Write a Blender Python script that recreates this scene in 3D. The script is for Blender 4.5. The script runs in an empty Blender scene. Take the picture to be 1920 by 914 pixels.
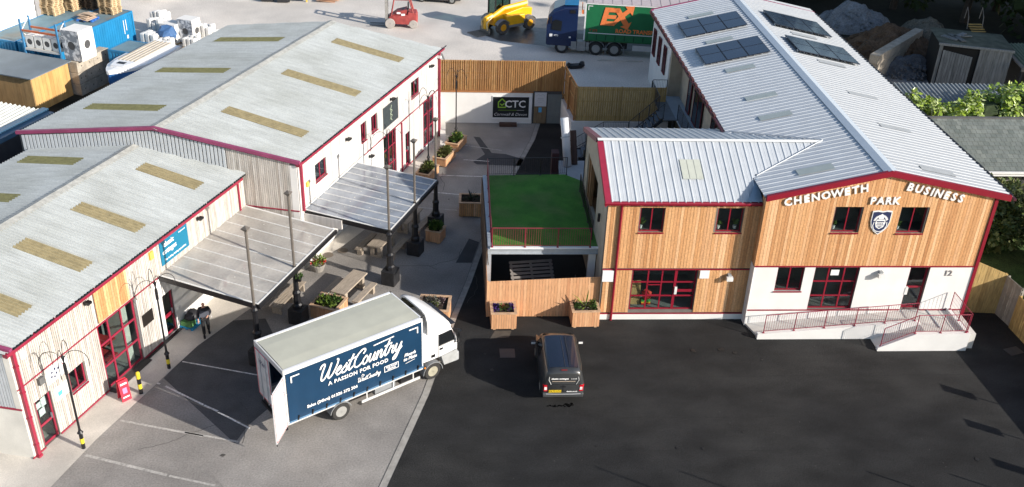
import bpy, bmesh, math, random
from mathutils import Vector, Matrix
random.seed(7)
SC=bpy.context.scene
COL=SC.collection
rad=math.radians
# ------------------------------------------------------------ camera, light
CAM=bpy.data.cameras.new('camera'); cam=bpy.data.objects.new('camera',CAM); COL.objects.link(cam)
F,YAW,PITCH,ROLL=1860.746,0.0773,0.5195,0.0405
CAM.sensor_width=36.0; CAM.lens=F/1920*36.0; CAM.clip_end=800; CAM.clip_start=.5
fw=Vector((math.sin(YAW)*math.cos(PITCH),math.cos(YAW)*math.cos(PITCH),-math.sin(PITCH)))
rt=Vector((math.cos(YAW),-math.sin(YAW),0)); up=rt.cross(fw)
r2=rt*math.cos(ROLL)+up*math.sin(ROLL); u2=-rt*math.sin(ROLL)+up*math.cos(ROLL)
cam.matrix_world=Matrix(((r2.x,u2.x,-fw.x,0),(r2.y,u2.y,-fw.y,0),(r2.z,u2.z,-fw.z,27.0),(0,0,0,1)))
SC.camera=cam
SUN_AZ,SUN_EL=rad(-30.5),rad(23.0)
sdir=Vector((math.cos(SUN_AZ)*math.cos(SUN_EL),math.sin(SUN_AZ)*math.cos(SUN_EL),math.sin(SUN_EL)))
sl=bpy.data.lights.new('sun','SUN'); sl.energy=4.4; sl.angle=rad(.53); sl.color=(1,.93,.84)
so=bpy.data.objects.new('sun',sl); COL.objects.link(so); so.location=(30,-20,40)
so.rotation_euler=sdir.to_track_quat('Z','Y').to_euler()
wd=bpy.data.worlds.new('World'); SC.world=wd; wd.use_nodes=True
wn=wd.node_tree; bg=wn.nodes['Background']; sky=wn.nodes.new('ShaderNodeTexSky')
sky.sky_type='NISHITA'; sky.sun_disc=False; sky.sun_elevation=SUN_EL; sky.sun_rotation=math.atan2(sdir.x,sdir.y)
wn.links.new(sky.outputs[0],bg.inputs[0]); bg.inputs[1].default_value=.105
SC.view_settings.view_transform='Standard'; SC.view_settings.look='None'; SC.view_settings.exposure=.64; SC.view_settings.gamma=1
# ------------------------------------------------------------ frames
TL=-0.3766
eX=Vector((math.cos(TL),math.sin(TL),0)); eY=Vector((-math.sin(TL),math.cos(TL),0))
def LW(X,Y,Z=0): return eX*X+eY*Y+Vector((0,0,Z))
ORG={}
# ------------------------------------------------------------ materials
MATS={}
def mat(name,col,rough=.8,metal=0,var=.15,scale=3.0,fine=0.0,fscale=40.,bump=0.0,bscale=60.,stretch=None,rnd=0.0,island=0.0,col2=None,c2scale=.5,c2lo=.45,c2hi=.6,coat=0,ramp=None,spec=.5,emit=0,world=False,trans=0,alpha=1):
    if name in MATS: return MATS[name]
    m=bpy.data.materials.new(name); m.use_nodes=True; MATS[name]=m
    nt=m.node_tree; N=nt.nodes; Lk=nt.links; b=N['Principled BSDF']
    b.inputs['Roughness'].default_value=rough; b.inputs['Metallic'].default_value=metal
    b.inputs['Specular IOR Level'].default_value=spec
    if coat: b.inputs['Coat Weight'].default_value=coat
    if world: src=N.new('ShaderNodeNewGeometry').outputs['Position']
    else: src=N.new('ShaderNodeTexCoord').outputs['Object']
    if stretch:
        mp=N.new('ShaderNodeMapping'); mp.inputs['Scale'].default_value=stretch; Lk.new(src,mp.inputs[0]); ssrc=mp.outputs[0]
    else: ssrc=src
    def noise(sc,s=ssrc,det=4):
        n=N.new('ShaderNodeTexNoise'); n.inputs['Scale'].default_value=sc; n.inputs['Detail'].default_value=det; Lk.new(s,n.inputs['Vector']); return n.outputs[0]
    def mix(f,a,bb,t='MIX'):
        x=N.new('ShaderNodeMix'); x.data_type='RGBA'; x.blend_type=t
        if isinstance(f,float): x.inputs[0].default_value=f
        else: Lk.new(f,x.inputs[0])
        for i,v in ((6,a),(7,bb)):
            if isinstance(v,tuple): x.inputs[i].default_value=(*v[:3],1)
            else: Lk.new(v,x.inputs[i])
        return x.outputs[2]
    def mrange(v,a,c,lo,hi):
        x=N.new('ShaderNodeMapRange'); x.inputs[1].default_value=a; x.inputs[2].default_value=c; x.inputs[3].default_value=lo; x.inputs[4].default_value=hi; Lk.new(v,x.inputs[0]); return x.outputs[0]
    c=tuple(col)
    def hsvmul(cur,val):
        x=N.new('ShaderNodeVectorMath'); x.operation='SCALE'
        if isinstance(cur,tuple): x.inputs[0].default_value=cur[:3]
        else: Lk.new(cur,x.inputs[0])
        Lk.new(val,x.inputs['Scale']); return x.outputs[0]
    cur=c
    if col2 is not None:
        f=mrange(noise(c2scale,src,5),c2lo,c2hi,0,1); cur=mix(f,cur,tuple(col2))
    if ramp:
        geo=N.new('ShaderNodeNewGeometry').outputs['Random Per Island'] if island else N.new('ShaderNodeObjectInfo').outputs['Random']
        cr=N.new('ShaderNodeValToRGB'); cr.color_ramp.interpolation='LINEAR'
        els=cr.color_ramp.elements
        while len(els)<len(ramp): els.new(.5)
        for i,rc in enumerate(ramp): els[i].position=i/(len(ramp)-1); els[i].color=(*rc,1)
        Lk.new(geo,cr.inputs[0]); cur=cr.outputs[0]
    if var: cur=hsvmul(cur,mrange(noise(scale),.3,.7,1-var,1+var))
    if fine: cur=hsvmul(cur,mrange(noise(fscale,src,2),.3,.7,1-fine,1+fine))
    if rnd and not ramp:
        g=N.new('ShaderNodeNewGeometry').outputs['Random Per Island'] if island else N.new('ShaderNodeObjectInfo').outputs['Random']
        cur=hsvmul(cur,mrange(g,0,1,1-rnd,1+rnd))
    if isinstance(cur,tuple): b.inputs['Base Color'].default_value=(*cur[:3],1)
    else: Lk.new(cur,b.inputs['Base Color'])
    if bump:
        bp=N.new('ShaderNodeBump'); bp.inputs['Strength'].default_value=bump; bp.inputs['Distance'].default_value=.02
        Lk.new(noise(bscale),bp.inputs['Height']); Lk.new(bp.outputs[0],b.inputs['Normal'])
    if emit: b.inputs['Emission Color'].default_value=(*c,1); b.inputs['Emission Strength'].default_value=emit
    if trans: b.inputs['Transmission Weight'].default_value=trans
    if alpha<1: b.inputs['Alpha'].default_value=alpha
    return m
def glassmat(name,tint,fac):
    m=bpy.data.materials.new(name); m.use_nodes=True; nt=m.node_tree; N=nt.nodes; Lk=nt.links
    N.remove(N['Principled BSDF']); g=N.new('ShaderNodeBsdfGlossy'); g.inputs['Roughness'].default_value=.03; g.inputs['Color'].default_value=(.9,.95,1,1)
    t=N.new('ShaderNodeBsdfTransparent'); t.inputs['Color'].default_value=(*tint,1)
    lw=N.new('ShaderNodeLayerWeight'); lw.inputs[0].default_value=.5; fr=N.new('ShaderNodeMath'); fr.operation='POWER'; fr.inputs[1].default_value=5; Lk.new(lw.outputs['Facing'],fr.inputs[0])
    ad=N.new('ShaderNodeMath'); ad.operation='ADD'; ad.inputs[1].default_value=fac; Lk.new(fr.outputs[0],ad.inputs[0])
    mx=N.new('ShaderNodeMixShader'); Lk.new(ad.outputs[0],mx.inputs[0]); Lk.new(t.outputs[0],mx.inputs[1]); Lk.new(g.outputs[0],mx.inputs[2])
    Lk.new(mx.outputs[0],N['Material Output'].inputs[0]); MATS[name]=m; return m
GLASS=glassmat('window_glass',(.85,.9,.89),.05)
GLASSV=glassmat('vehicle_glass',(.18,.2,.22),.05)
larch=mat('larch',(.6,.35,.17),rough=.7,ramp=[(.44,.205,.08),(.67,.375,.175),(.56,.285,.12),(.77,.48,.265),(.49,.235,.095),(.70,.41,.20)],var=.15,scale=2.2,stretch=(14,14,1.2),fine=.13,fscale=11,bump=.25,bscale=9)
larchf=mat('larch_fence',(.6,.35,.17),rough=.7,ramp=[(.53,.26,.13),(.64,.35,.185),(.57,.30,.15),(.69,.40,.22)],var=.17,scale=2.2,stretch=(14,14,1.2),bump=.2,bscale=9)
treated=mat('treated_fence_timber',(.4,.22,.08),rough=.75,ramp=[(.27,.12,.04),(.45,.25,.09),(.33,.16,.05),(.52,.32,.13),(.24,.11,.035)],var=.25,scale=2,stretch=(10,10,1))
treated2=mat('green_treated_timber',(.38,.27,.11),rough=.75,ramp=[(.33,.22,.08),(.46,.32,.125),(.39,.265,.10)],var=.25,scale=2,stretch=(8,8,1))
weath=mat('weathered_cladding',(.62,.58,.53),rough=.85,island=1,ramp=[(.40,.365,.33),(.56,.53,.49),(.48,.45,.41),(.62,.59,.56),(.36,.32,.28)],var=.22,scale=1.6,stretch=(6,6,.7),fine=.1,fscale=25)
beige=mat('beige_board',(.42,.36,.28),rough=.8,var=.12,scale=2)
redp=mat('dark_red_paint',(.235,.010,.026),rough=.38,var=.06,scale=2)
redt=mat('crimson_trim',(.29,.022,.05),rough=.42,var=.12,scale=3)
wrend=mat('white_render',(.72,.71,.69),rough=.9,var=.05,scale=1.2,fine=.03,bump=.15,bscale=80)
drend=mat('aged_render',(.66,.64,.59),rough=.9,var=.14,scale=.8,fine=.06)
fibre=mat('fibre_cement_roof',(.53,.555,.545),rough=.85,var=.1,scale=1.3,stretch=(.5,3,1),fine=.1,fscale=18,col2=(.44,.46,.44),c2scale=.35,c2lo=.4,c2hi=.7)
fibridge=mat('fibre_cement_ridge',(.40,.40,.37),rough=.9,var=.2,scale=4,fine=.1)
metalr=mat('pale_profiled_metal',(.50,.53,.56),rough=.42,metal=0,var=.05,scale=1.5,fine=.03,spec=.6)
metalg=mat('grey_profiled_sheet',(.50,.53,.56),rough=.5,var=.07,scale=2)
rltan=mat('aged_rooflight',(.34,.285,.16),rough=.6,var=.18,scale=4,fine=.12,fscale=30,island=0)
rlgreen=mat('aged_green_rooflight',(.25,.235,.10),rough=.6,var=.2,scale=4,fine=.12)
rlgrey=mat('grp_rooflight',(.42,.46,.43),rough=.35,var=.06,scale=3)
iron=mat('black_iron',(.012,.012,.014),rough=.4,var=.1,scale=4)
irong=mat('grey_brown_steel_tube',(.13,.115,.10),rough=.5,var=.2,scale=3)
yellow=mat('yellow_paint',(.75,.6,.04),rough=.5,var=.08)
blackp=mat('black_plastic',(.015,.015,.016),rough=.5,var=.1)
conc=mat('concrete_paving',(.62,.575,.51),rough=.95,var=.12,scale=.8,fine=.12,fscale=30,col2=(.46,.43,.385),c2scale=.35,c2lo=.42,c2hi=.66,world=True,bump=.1)
yardc=mat('old_tarmac',(.30,.28,.258),rough=.95,var=.2,scale=.45,fine=.18,fscale=14,col2=(.235,.22,.205),c2scale=.22,c2lo=.42,c2hi=.6,world=True,bump=.3,bscale=50)
patchm=mat('dark_patch_tarmac',(.06,.062,.066),rough=.9,var=.2,scale=1,fine=.15,fscale=20,world=True)
newt=mat('new_asphalt',(.0215,.0218,.0222),spec=.2,rough=.9,var=.28,scale=.5,fine=.45,fscale=24,col2=(.031,.0308,.030),c2scale=.13,c2lo=.45,c2hi=.62,world=True,bump=.4,bscale=60,stretch=(1,1.8,1))
gravel=mat('rear_yard_hardstanding',(.66,.61,.55),rough=.95,var=.14,scale=.3,fine=.14,fscale=10,col2=(.56,.525,.48),c2scale=.12,c2lo=.45,c2hi=.6,world=True)
linep=mat('worn_white_line',(.62,.6,.57),rough=.9,var=.3,scale=2.5,fine=.35,fscale=12,world=True)
linef=mat('faded_line',(.42,.40,.37),rough=.9,var=.2,scale=2.5,fine=.25,fscale=9,world=True)
dirt=mat('rough_earth',(.06,.05,.035),rough=1,var=.3,scale=.6,fine=.2,world=True)
darkin=mat('dark_interior',(.075,.075,.077),rough=.9,var=.1)
greyin=mat('grey_interior_floor',(.2,.21,.21),rough=.7,var=.1)
white=mat('white_paint',(.78,.78,.78),rough=.5,var=.03)
steel=mat('galvanised_steel',(.42,.46,.5),rough=.45,metal=.2,var=.08,scale=5)
turf=mat('artificial_turf',(.06,.21,.02),rough=.95,var=.25,scale=1.2,fine=.35,fscale=22,bump=.6,bscale=120,col2=(.075,.17,.03),c2scale=.6)
# ------------------------------------------------------------ mesh builder
class MB:
    def __init__(s): s.v=[]; s.f=[]
    def add(s,vs,fs):
        o=len(s.v); s.v+= [tuple(v) for v in vs]; s.f+=[tuple(i+o for i in f) for f in fs]; return s
    def box(s,x0,y0,z0,x1,y1,z1):
        return s.add([(x0,y0,z0),(x1,y0,z0),(x1,y1,z0),(x0,y1,z0),(x0,y0,z1),(x1,y0,z1),(x1,y1,z1),(x0,y1,z1)],[(0,3,2,1),(4,5,6,7),(0,1,5,4),(1,2,6,5),(2,3,7,6),(3,0,4,7)])
    def cbox(s,cx,cy,cz,sx,sy,sz,rz=0,M=None):
        vs=[]
        for a,b,c in ((-1,-1,-1),(1,-1,-1),(1,1,-1),(-1,1,-1),(-1,-1,1),(1,-1,1),(1,1,1),(-1,1,1)):
            p=Vector((a*sx/2,b*sy/2,c*sz/2))
            if M is not None: p=M@p
            if rz: p=Matrix.Rotation(rz,3,'Z')@p
            vs.append((p.x+cx,p.y+cy,p.z+cz))
        return s.add(vs,[(0,3,2,1),(4,5,6,7),(0,1,5,4),(1,2,6,5),(2,3,7,6),(3,0,4,7)])
    def prism(s,poly,z0,z1):
        n=len(poly); vs=[(x,y,z0) for x,y in poly]+[(x,y,z1) for x,y in poly]
        return s.add(vs,[tuple(range(n))[::-1],tuple(range(n,2*n))]+[(i,(i+1)%n,n+(i+1)%n,n+i) for i in range(n)])
    def loft(s,rings,cap=True,close=True):
        n=len(rings[0]); o=len(s.v); fs=[]
        for k in range(len(rings)-1):
            for i in range(n if close else n-1):
                fs.append((k*n+i,k*n+(i+1)%n,(k+1)*n+(i+1)%n,(k+1)*n+i))
        if cap: fs.append(tuple(range(n))[::-1]); fs.append(tuple(range((len(rings)-1)*n,len(rings)*n)))
        return s.add([p for r in rings for p in r],fs)
    def tube(s,pts,r,n=8,cap=True):
        pts=[Vector(p) for p in pts]; rs=r if isinstance(r,(list,tuple)) else [r]*len(pts)
        rings=[]; prev=None
        for i,p in enumerate(pts):
            d=(pts[min(i+1,len(pts)-1)]-pts[max(i-1,0)]).normalized()
            a=Vector((0,0,1)) if abs(d.z)<.9 else Vector((1,0,0))
            if prev is None: x=d.cross(a).normalized()
            else: x=(prev-d*prev.dot(d)).normalized()
            y=d.cross(x); prev=x
            rings.append([tuple(p+(x*math.cos(t)+y*math.sin(t))*rs[i]) for t in [2*math.pi*k/n for k in range(n)]])
        return s.loft(rings,cap)
    def lathe(s,cx,cy,prof,n=12,sq=False):
        a0=math.pi/4 if sq else 0
        return s.loft([[(cx+r*math.cos(a0+2*math.pi*k/n),cy+r*math.sin(a0+2*math.pi*k/n),z) for k in range(n)] for r,z in prof])
    def blob(s,c,r,n=7,m=5,jit=.2,sq=(1,1,1)):
        rings=[]
        for j in range(1,m):
            ph=math.pi*j/m; rr=math.sin(ph)
            rings.append([(c[0]+sq[0]*r*rr*math.cos(2*math.pi*k/n)*(1+random.uniform(-jit,jit)),c[1]+sq[1]*r*rr*math.sin(2*math.pi*k/n)*(1+random.uniform(-jit,jit)),c[2]-sq[2]*r*math.cos(ph)*(1+random.uniform(-jit,jit))) for k in range(n)])
        return s.loft(rings)
    def build(s,name,m,parent=None,smooth=False,M=None,bevel=0):
        org=ORG.get(parent.name,None) if parent else None
        if org is not None: vs=[(a-org[0],b-org[1],c-org[2]) for a,b,c in s.v]
        else: vs=s.v
        me=bpy.data.meshes.new(name); me.from_pydata(vs,[],s.f); me.validate(); me.materials.append(m); me.update()
        if smooth: me.polygons.foreach_set('use_smooth',[True]*len(me.polygons))
        o=bpy.data.objects.new(name,me); COL.objects.link(o)
        if parent: o.parent=parent; ORG[o.name]=org if org is not None else (0,0,0)
        if bevel:
            b=o.modifiers.new('bevel','BEVEL'); b.width=bevel; b.segments=2; b.limit_method='ANGLE'
        return o
def thing(name,label,cat,org=(0,0,0),rz=0,group=None,frame=None):
    """frame 'L': org is in the left-hand building frame; children give coordinates in that frame"""
    o=bpy.data.objects.new(name,None); COL.objects.link(o); o.empty_display_size=.3
    if frame=='L': o.location=LW(*org); o.rotation_euler=(0,0,TL+rz); ORG[o.name]=tuple(org)
    elif frame=='R': o.location=org; ORG[o.name]=tuple(org)
    else: o.location=org; o.rotation_euler=(0,0,rz); ORG[o.name]=(0,0,0)
    o['label']=label; o['category']=cat
    if group: o['group']=group
    return o
def tag(o,label,cat,group=None):
    o['label']=label; o['category']=cat
    if group: o['group']=group
    return o
def struct(o): o['kind']='structure'; return o
def stuff(o): o['kind']='stuff'; return o
def copytree(o,parent=None):
    c=o.copy(); COL.objects.link(c)
    if parent is not None: c.parent=parent
    for ch in list(o.children): copytree(ch,c)
    return c
def dup(o,loc,rz,label,group=None):
    c=copytree(o); c.location=loc; c.rotation_euler=(0,0,rz); c['label']=label
    if group: c['group']=group
    return c
# ------------------------------------------------------------ walls
class Wall:
    def __init__(s,o,u,n):
        s.o=Vector((o[0],o[1])); s.u=Vector(u).normalized(); s.n=Vector(n).normalized()
    def P(s,u,z,d): q=s.o+s.u*u+s.n*d; return (q.x,q.y,z)
    def box(s,mb,u0,u1,z0,z1,d0,d1): return s.poly(mb,[(u0,z0),(u1,z0),(u1,z1),(u0,z1)],d0,d1)
    def poly(s,mb,pts,d0,d1):
        n=len(pts); a=[s.P(u,z,d0) for u,z in pts]; b=[s.P(u,z,d1) for u,z in pts]
        fs=[tuple(range(n))[::-1],tuple(range(n,2*n))]+[(i,(i+1)%n,n+(i+1)%n,n+i) for i in range(n)]
        if s.u.y*s.n.x-s.u.x*s.n.y<0: fs=[f[::-1] for f in fs]
        return mb.add(a+b,fs)
def holes_wall(w,mb,u0,u1,z0,z1,holes,d0,d1):
    us=sorted({u0,u1,*[h[0] for h in holes],*[h[1] for h in holes]}); 
    for a,b in zip(us[:-1],us[1:]):
        if a<u0 or b>u1: continue
        hs=sorted([(h[2],h[3]) for h in holes if h[0]<=a+1e-6 and h[1]>=b-1e-6]); z=z0
        for c,d in hs:
            if c>z: w.box(mb,a,b,z,c,d0,d1)
            z=max(z,d)
        if z<z1: w.box(mb,a,b,z,z1,d0,d1)
def boards(w,parent,u0,u1,z0,ztop,pitch,m,holes=[],d0=0,d1=.025,gap=.012,joined=False,name='board',jit=.003):
    """vertical boards; ztop is a number or a function of u"""
    zt=ztop if callable(ztop) else (lambda u:ztop)
    n=max(1,round((u1-u0)/pitch)); p=(u1-u0)/n; J=MB() if joined else None
    for i in range(n):
        a=u0+i*p+gap/2; b=a+p-gap; j=random.uniform(-jit,jit)
        hs=sorted([(h[2],h[3]) for h in holes if h[0]<b-.01 and h[1]>a+.01])
        # clip board horizontally at a hole edge it straddles
        z=z0; segs=[]
        for c,d in hs:
            if c>z+.02: segs.append((z,c,False))
            z=max(z,d)
        segs.append((z,None,True))
        for s0,s1,top in segs:
            mb=J if joined else MB()
            if top: 
                if min(zt(a),zt(b))<=s0+.02: continue
                pts=[(a,s0),(b,s0),(b,zt(b)),(a,zt(a))]
            else: pts=[(a,s0),(b,s0),(b,s1),(a,s1)]
            w.poly(mb,pts,d0,d1+j)
            if not joined: mb.build(name,m,parent)
    if joined: return stuff(J.build('cladding_boards',m,parent))
def window(w,parent,u0,u1,z0,z1,mull=(.5,),trans=(),fw=.05,rec=.07,sill=True,name='window',fm=None,depth=1.0,inner=True,gl=None,room=None):
    fm=fm or redp
    f=MB(); fd0,fd1=-rec-.05,-rec
    w.box(f,u0,u1,z0,z0+fw,fd0,fd1); w.box(f,u0,u1,z1-fw,z1,fd0,fd1); w.box(f,u0,u0+fw,z0+fw,z1-fw,fd0,fd1); w.box(f,u1-fw,u1,z0+fw,z1-fw,fd0,fd1)
    uu=[u0+fw]+[u0+(u1-u0)*t for t in mull]+[u1-fw]; 
    for t in mull: c=u0+(u1-u0)*t; w.box(f,c-fw/2,c+fw/2,z0+fw,z1-fw,fd0,fd1+.004)
    zz=[z0+fw]+[z0+(z1-z0)*t for t in trans]+[z1-fw]
    for t in trans:
        c=z0+(z1-z0)*t
        for a,b in zip(uu[:-1],uu[1:]): w.box(f,a+(fw/2 if a!=uu[0] else 0),b-(fw/2 if b!=uu[-1] else 0),c-fw/2,c+fw/2,fd0,fd1)
    fr=f.build(name,fm,parent)
    for a,b in zip(uu[:-1],uu[1:]):
        for c,d in zip(zz[:-1],zz[1:]):
            g=MB(); w.box(g,a,b,c,d,fd0+.02,fd0+.03); g.build('pane',gl or GLASS,fr)
    if sill:
        s=MB(); w.box(s,u0-.04,u1+.04,z0-.05,z0-.002,-rec,.06); s.build('sill',fm,fr)
    if inner:
        r=MB(); e=.02
        P=w.P; d=-rec-.06; D=d-depth
        q=[P(u0-e,z0-e,d),P(u1+e,z0-e,d),P(u1+e,z1+e,d),P(u0-e,z1+e,d),P(u0-e-.5,z0-e,D),P(u1+e+.5,z0-e,D),P(u1+e+.5,z1+e,D),P(u0-e-.5,z1+e,D)]
        r.add(q,[(4,5,6,7),(0,1,5,4),(1,2,6,5),(2,3,7,6),(3,0,4,7)])
        r.build('interior',room or mat('room_interior',(.12,.12,.115),rough=.9,var=.3,scale=1.5),fr)
    return fr
def text(txt,size,m,parent,M,ext=.01,shear=0,bold=0,name='lettering',align='CENTER',space=1.0,res=2):
    c=bpy.data.curves.new(name,'FONT'); c.body=txt; c.size=size; c.extrude=ext; c.shear=shear; c.offset=bold; c.align_x=align; c.align_y='CENTER'; c.space_character=space; c.resolution_u=res
    t=bpy.data.objects.new(name+'_tmp',c); COL.objects.link(t)
    dg=bpy.context.evaluated_depsgraph_get(); me=bpy.data.meshes.new_from_object(t.evaluated_get(dg)); bpy.data.objects.remove(t); bpy.data.curves.remove(c)
    me.transform(M); me.name=name
    me.materials.clear(); me.materials.append(m)
    o=bpy.data.objects.new(name,me); COL.objects.link(o)
    if parent: o.parent=parent; ORG[o.name]=ORG.get(parent.name,(0,0,0))
    return o
def wallM(w,u,z,d,rot=0,org=(0,0,0)):
    """matrix placing text (xy plane) onto a wall, facing along its normal; u must run left to right seen from outside"""
    p=Vector(w.P(u,z,d))-Vector(org); X=Vector((w.u.x,w.u.y,0)); Y=Vector((0,0,1)); Z=Vector((w.n.x,w.n.y,0))
    R=Matrix(((X.x,Y.x,Z.x,p.x),(X.y,Y.y,Z.y,p.y),(X.z,Y.z,Z.z,p.z),(0,0,0,1)))
    return R@Matrix.Rotation(rot,4,'Z')
def wtext(txt,size,m,parent,w,u,z,d=.01,rot=0,**k):
    return text(txt,size,m,parent,wallM(w,u,z,d,rot,ORG.get(parent.name,(0,0,0))),**k)
def stroke(w,mb,pts,th,d0,d1):
    """flat brush stroke on a wall through (u,z) points"""
    for (a,b),(c,e) in zip(pts[:-1],pts[1:]):
        L=math.hypot(c-a,e-b)
        if L<1e-5: continue
        nx,nz=-(e-b)/L*th/2,(c-a)/L*th/2; ex,ez=(c-a)/L*th*.3,(e-b)/L*th*.3
        w.poly(mb,[(a-nx-ex,b-nz-ez),(c-nx+ex,e-nz+ez),(c+nx+ex,e+nz+ez),(a+nx-ex,b+nz-ez)],d0,d1+random.uniform(0,.0015))
def profiled(parent,name,m,xe,ze,xr,zr,ylo,yhi,prof,along='y',off=0,kind=None):
    """sheet from eave (xe,ze) to ridge (xr,zr); prof: list of (y,h) ; ylo/yhi functions of x clip it"""
    mb=MB(); prev=None
    for y,h in prof:
        N=24; xs=[xe+(xr-xe)*i/N for i in range(N+1)]
        ok=[x for x in xs if ylo(x)-1e-6<=y<=yhi(x)+1e-6]
        if len(ok)<2: prev=None; continue
        a,b=ok[0],ok[-1]
        z=lambda x:ze+(zr-ze)*(x-xe)/(xr-xe)+h+off
        p=(a,y,z(a)),(b,y,z(b))
        if along=='x': p=tuple((q[1],q[0],q[2]) for q in p)
        if prev:
            o=len(mb.v); mb.v+= [prev[0],prev[1],p[1],p[0]]; mb.f.append((o,o+1,o+2,o+3))
        prev=p
    o=mb.build(name,m,parent)
    return o
def sine(y0,y1,pitch=.175,amp=.042,k=8):
    n=int((y1-y0)/pitch*k); return [(y0+i*pitch/k,amp*math.sin(2*math.pi*(y0+i*pitch/k)/pitch)) for i in range(n+1)]
def trap(y0,y1,pitch=.375,h=.03,w1=.09,w2=.045):
    out=[]; n0=math.floor(y0/pitch)
    y=n0*pitch
    while y<y1:
        for dy,hh in ((0,0),(w1/2-w2/2,h),(w1/2+w2/2,h),(w1,0),(pitch/2-.02+w1/2,0),(pitch/2+w1/2,h*.22),(pitch/2+.02+w1/2,0)):
            q=y+dy
            if y0<=q<=y1: out.append((q,hh))
        y+=pitch
    return [(y0,0)]+out+[(y1,0)]
# ============================================================ setting
def sheet(name,poly,z,m,frame=None,kind='structure',thick=0):
    mb=MB()
    if frame=='L': poly=[tuple(LW(*p)[:2]) for p in poly]
    if thick: mb.prism(poly,z-thick,z)
    else: mb.add([(x,y,z) for x,y in poly],[tuple(range(len(poly)))])
    o=mb.build(name,m); o['kind']=kind; return o
g=MB(); g.add([(-220,-60,-.03),(220,-60,-.03),(220,320,-.03),(-220,320,-.03)],[(0,1,2,3)]); struct(g.build('ground',dirt))
sheet('yard_tarmac',[(-46,8),(-6,8),(-2.31,28.38),(-.79,33.98),(.52,40.14),(1.23,43.06),(2.28,48.08),(3.71,53.91),(5.89,61.12),(6.47,63.9),(-20,63.9),(-46,50)],0,yardc)
sheet('new_asphalt',[(-6,8),(40,8),(40,40.0),(14,44),(14,64),(6.47,63.9),(5.89,61.12),(3.71,53.91),(2.28,48.08),(1.23,43.06),(.52,40.14),(-.79,33.98),(-2.31,28.38)],-.004,newt)
# drainage channel along the join
ch=[(-6,8),(-2.31,28.38),(-.79,33.98),(.52,40.14),(1.23,43.06),(2.28,48.08),(3.71,53.91),(5.89,61.12),(6.47,63.85)]
def strip(name,pts,a,b,z,m):
    mb=MB()
    for (x0,y0),(x1,y1) in zip(pts[:-1],pts[1:]): mb.add([(x0+a,y0,z),(x0+b,y0,z),(x1+b,y1,z),(x1+a,y1,z)],[(0,1,2,3)])
    struct(mb.build(name,m))
strip('kerb_strip',ch,-.2,.1,.006,mat('pale_kerb',(.32,.305,.28),rough=.9,var=.2,scale=3,world=True))
strip('kerb_joint',ch,-.215,-.195,.011,blackp); strip('kerb_joint',ch,.1,.125,.008,blackp)
# footway beside the two warehouses
sheet('footway',[(-40,10),(-23.6,10),(-24.4,24),(-24.3,30.85),(-22.9,39.2),(-22.3,41.5),(-21.9,44.5),(-21.75,57.3),(-24,57.6),(-27.3,38.4),(-40,22)],.012,conc,'L')
sheet('front_verge',[(-60,12),(-26.2,12),(-26.1,22.0),(-60,20)],.016,conc,'L')
def line(name,a,b,w,z,m=linep):
    a=Vector(a);b=Vector(b);d=(b-a).normalized();n=Vector((-d.y,d.x))*w/2
    sheet(name,[tuple(a-n),tuple(b-n),tuple(b+n),tuple(a+n)],z,m)
def Lp(X,Y): return tuple(LW(X,Y)[:2])
for a,b,w,m in [((-24.25,25.3),(-20.6,25.65),.11,linef),((-21.4,25.6),(-19.1,25.85),.10,linef),((-24.2,23.1),(-20.6,23.25),.13,linef),((-20.5,23.25),(-18.6,23.4),.1,linef),
              ((-23.9,27.85),(-21.7,27.35),.09,linep),((-21.65,27.33),(-20.9,27.2),.09,linep),((-20.85,27.15),(-19.1,26.72),.08,linep),((-25.1,27.95),(-24.2,27.9),.09,linep),((-24.25,29.6),(-20.5,29.94),.07,linep),
              ((-20.2,54.2),(-18.6,54.6),.09,linep),((-20.8,51.5),(-17.9,52.45),.09,linep),((-20.3,49.2),(-17.1,49.83),.1,linep),((-20.6,47.0),(-18.1,47.6),.1,linef),((-21.2,56.3),(-18.4,56.5),.08,linef)]:
    line('painted_bay_line',Lp(*a),Lp(*b),w,.009,m)
# dark repairs in the yard surface
sheet('resurfaced_bays',[(-24.3,28.3),(-19.18,25.72),(-19.26,26.85),(-19.0,28.4),(-20.8,30.5),(-21.3,32.6),(-22.6,33.9),(-24.5,32.9)],.0045,mat('resurfaced_tarmac',(.078,.078,.08),rough=.85,var=.2,scale=1.2,fine=.2,fscale=18,world=True),'L')
sheet('tarmac_repair',[(1.88,61.5),(2.3,61.4),(3.0,58.9),(3.9,58.75),(5.1,57.9),(4.75,56.95),(2.0,57.15),(1.75,57.5),(2.55,58.7)],.006,patchm)
sheet('tarmac_repair',[(.55,45.0),(1.3,47.6),(1.85,47.2),(1.4,45.0)],.006,patchm)
sheet('drain_cover',[(2.5,36.6),(3.2,36.6),(3.2,37.3),(2.5,37.3)],.004,mat('drain_iron',(.045,.047,.05),rough=.5,var=.1))
sheet('asphalt_patch',[(2.1,38.1),(3.0,38.2),(3.15,38.75),(2.35,38.75)],.003,mat('tan_patch',(.075,.065,.052),var=.2,scale=4,rough=.9))
sheet('tar_stain',Lp and [Lp(-19.9,30.2),Lp(-19.2,30.1),Lp(-19.0,29.2),Lp(-19.35,28.9),Lp(-19.9,28.95),Lp(-20.25,29.3)],.007,patchm)
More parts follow.
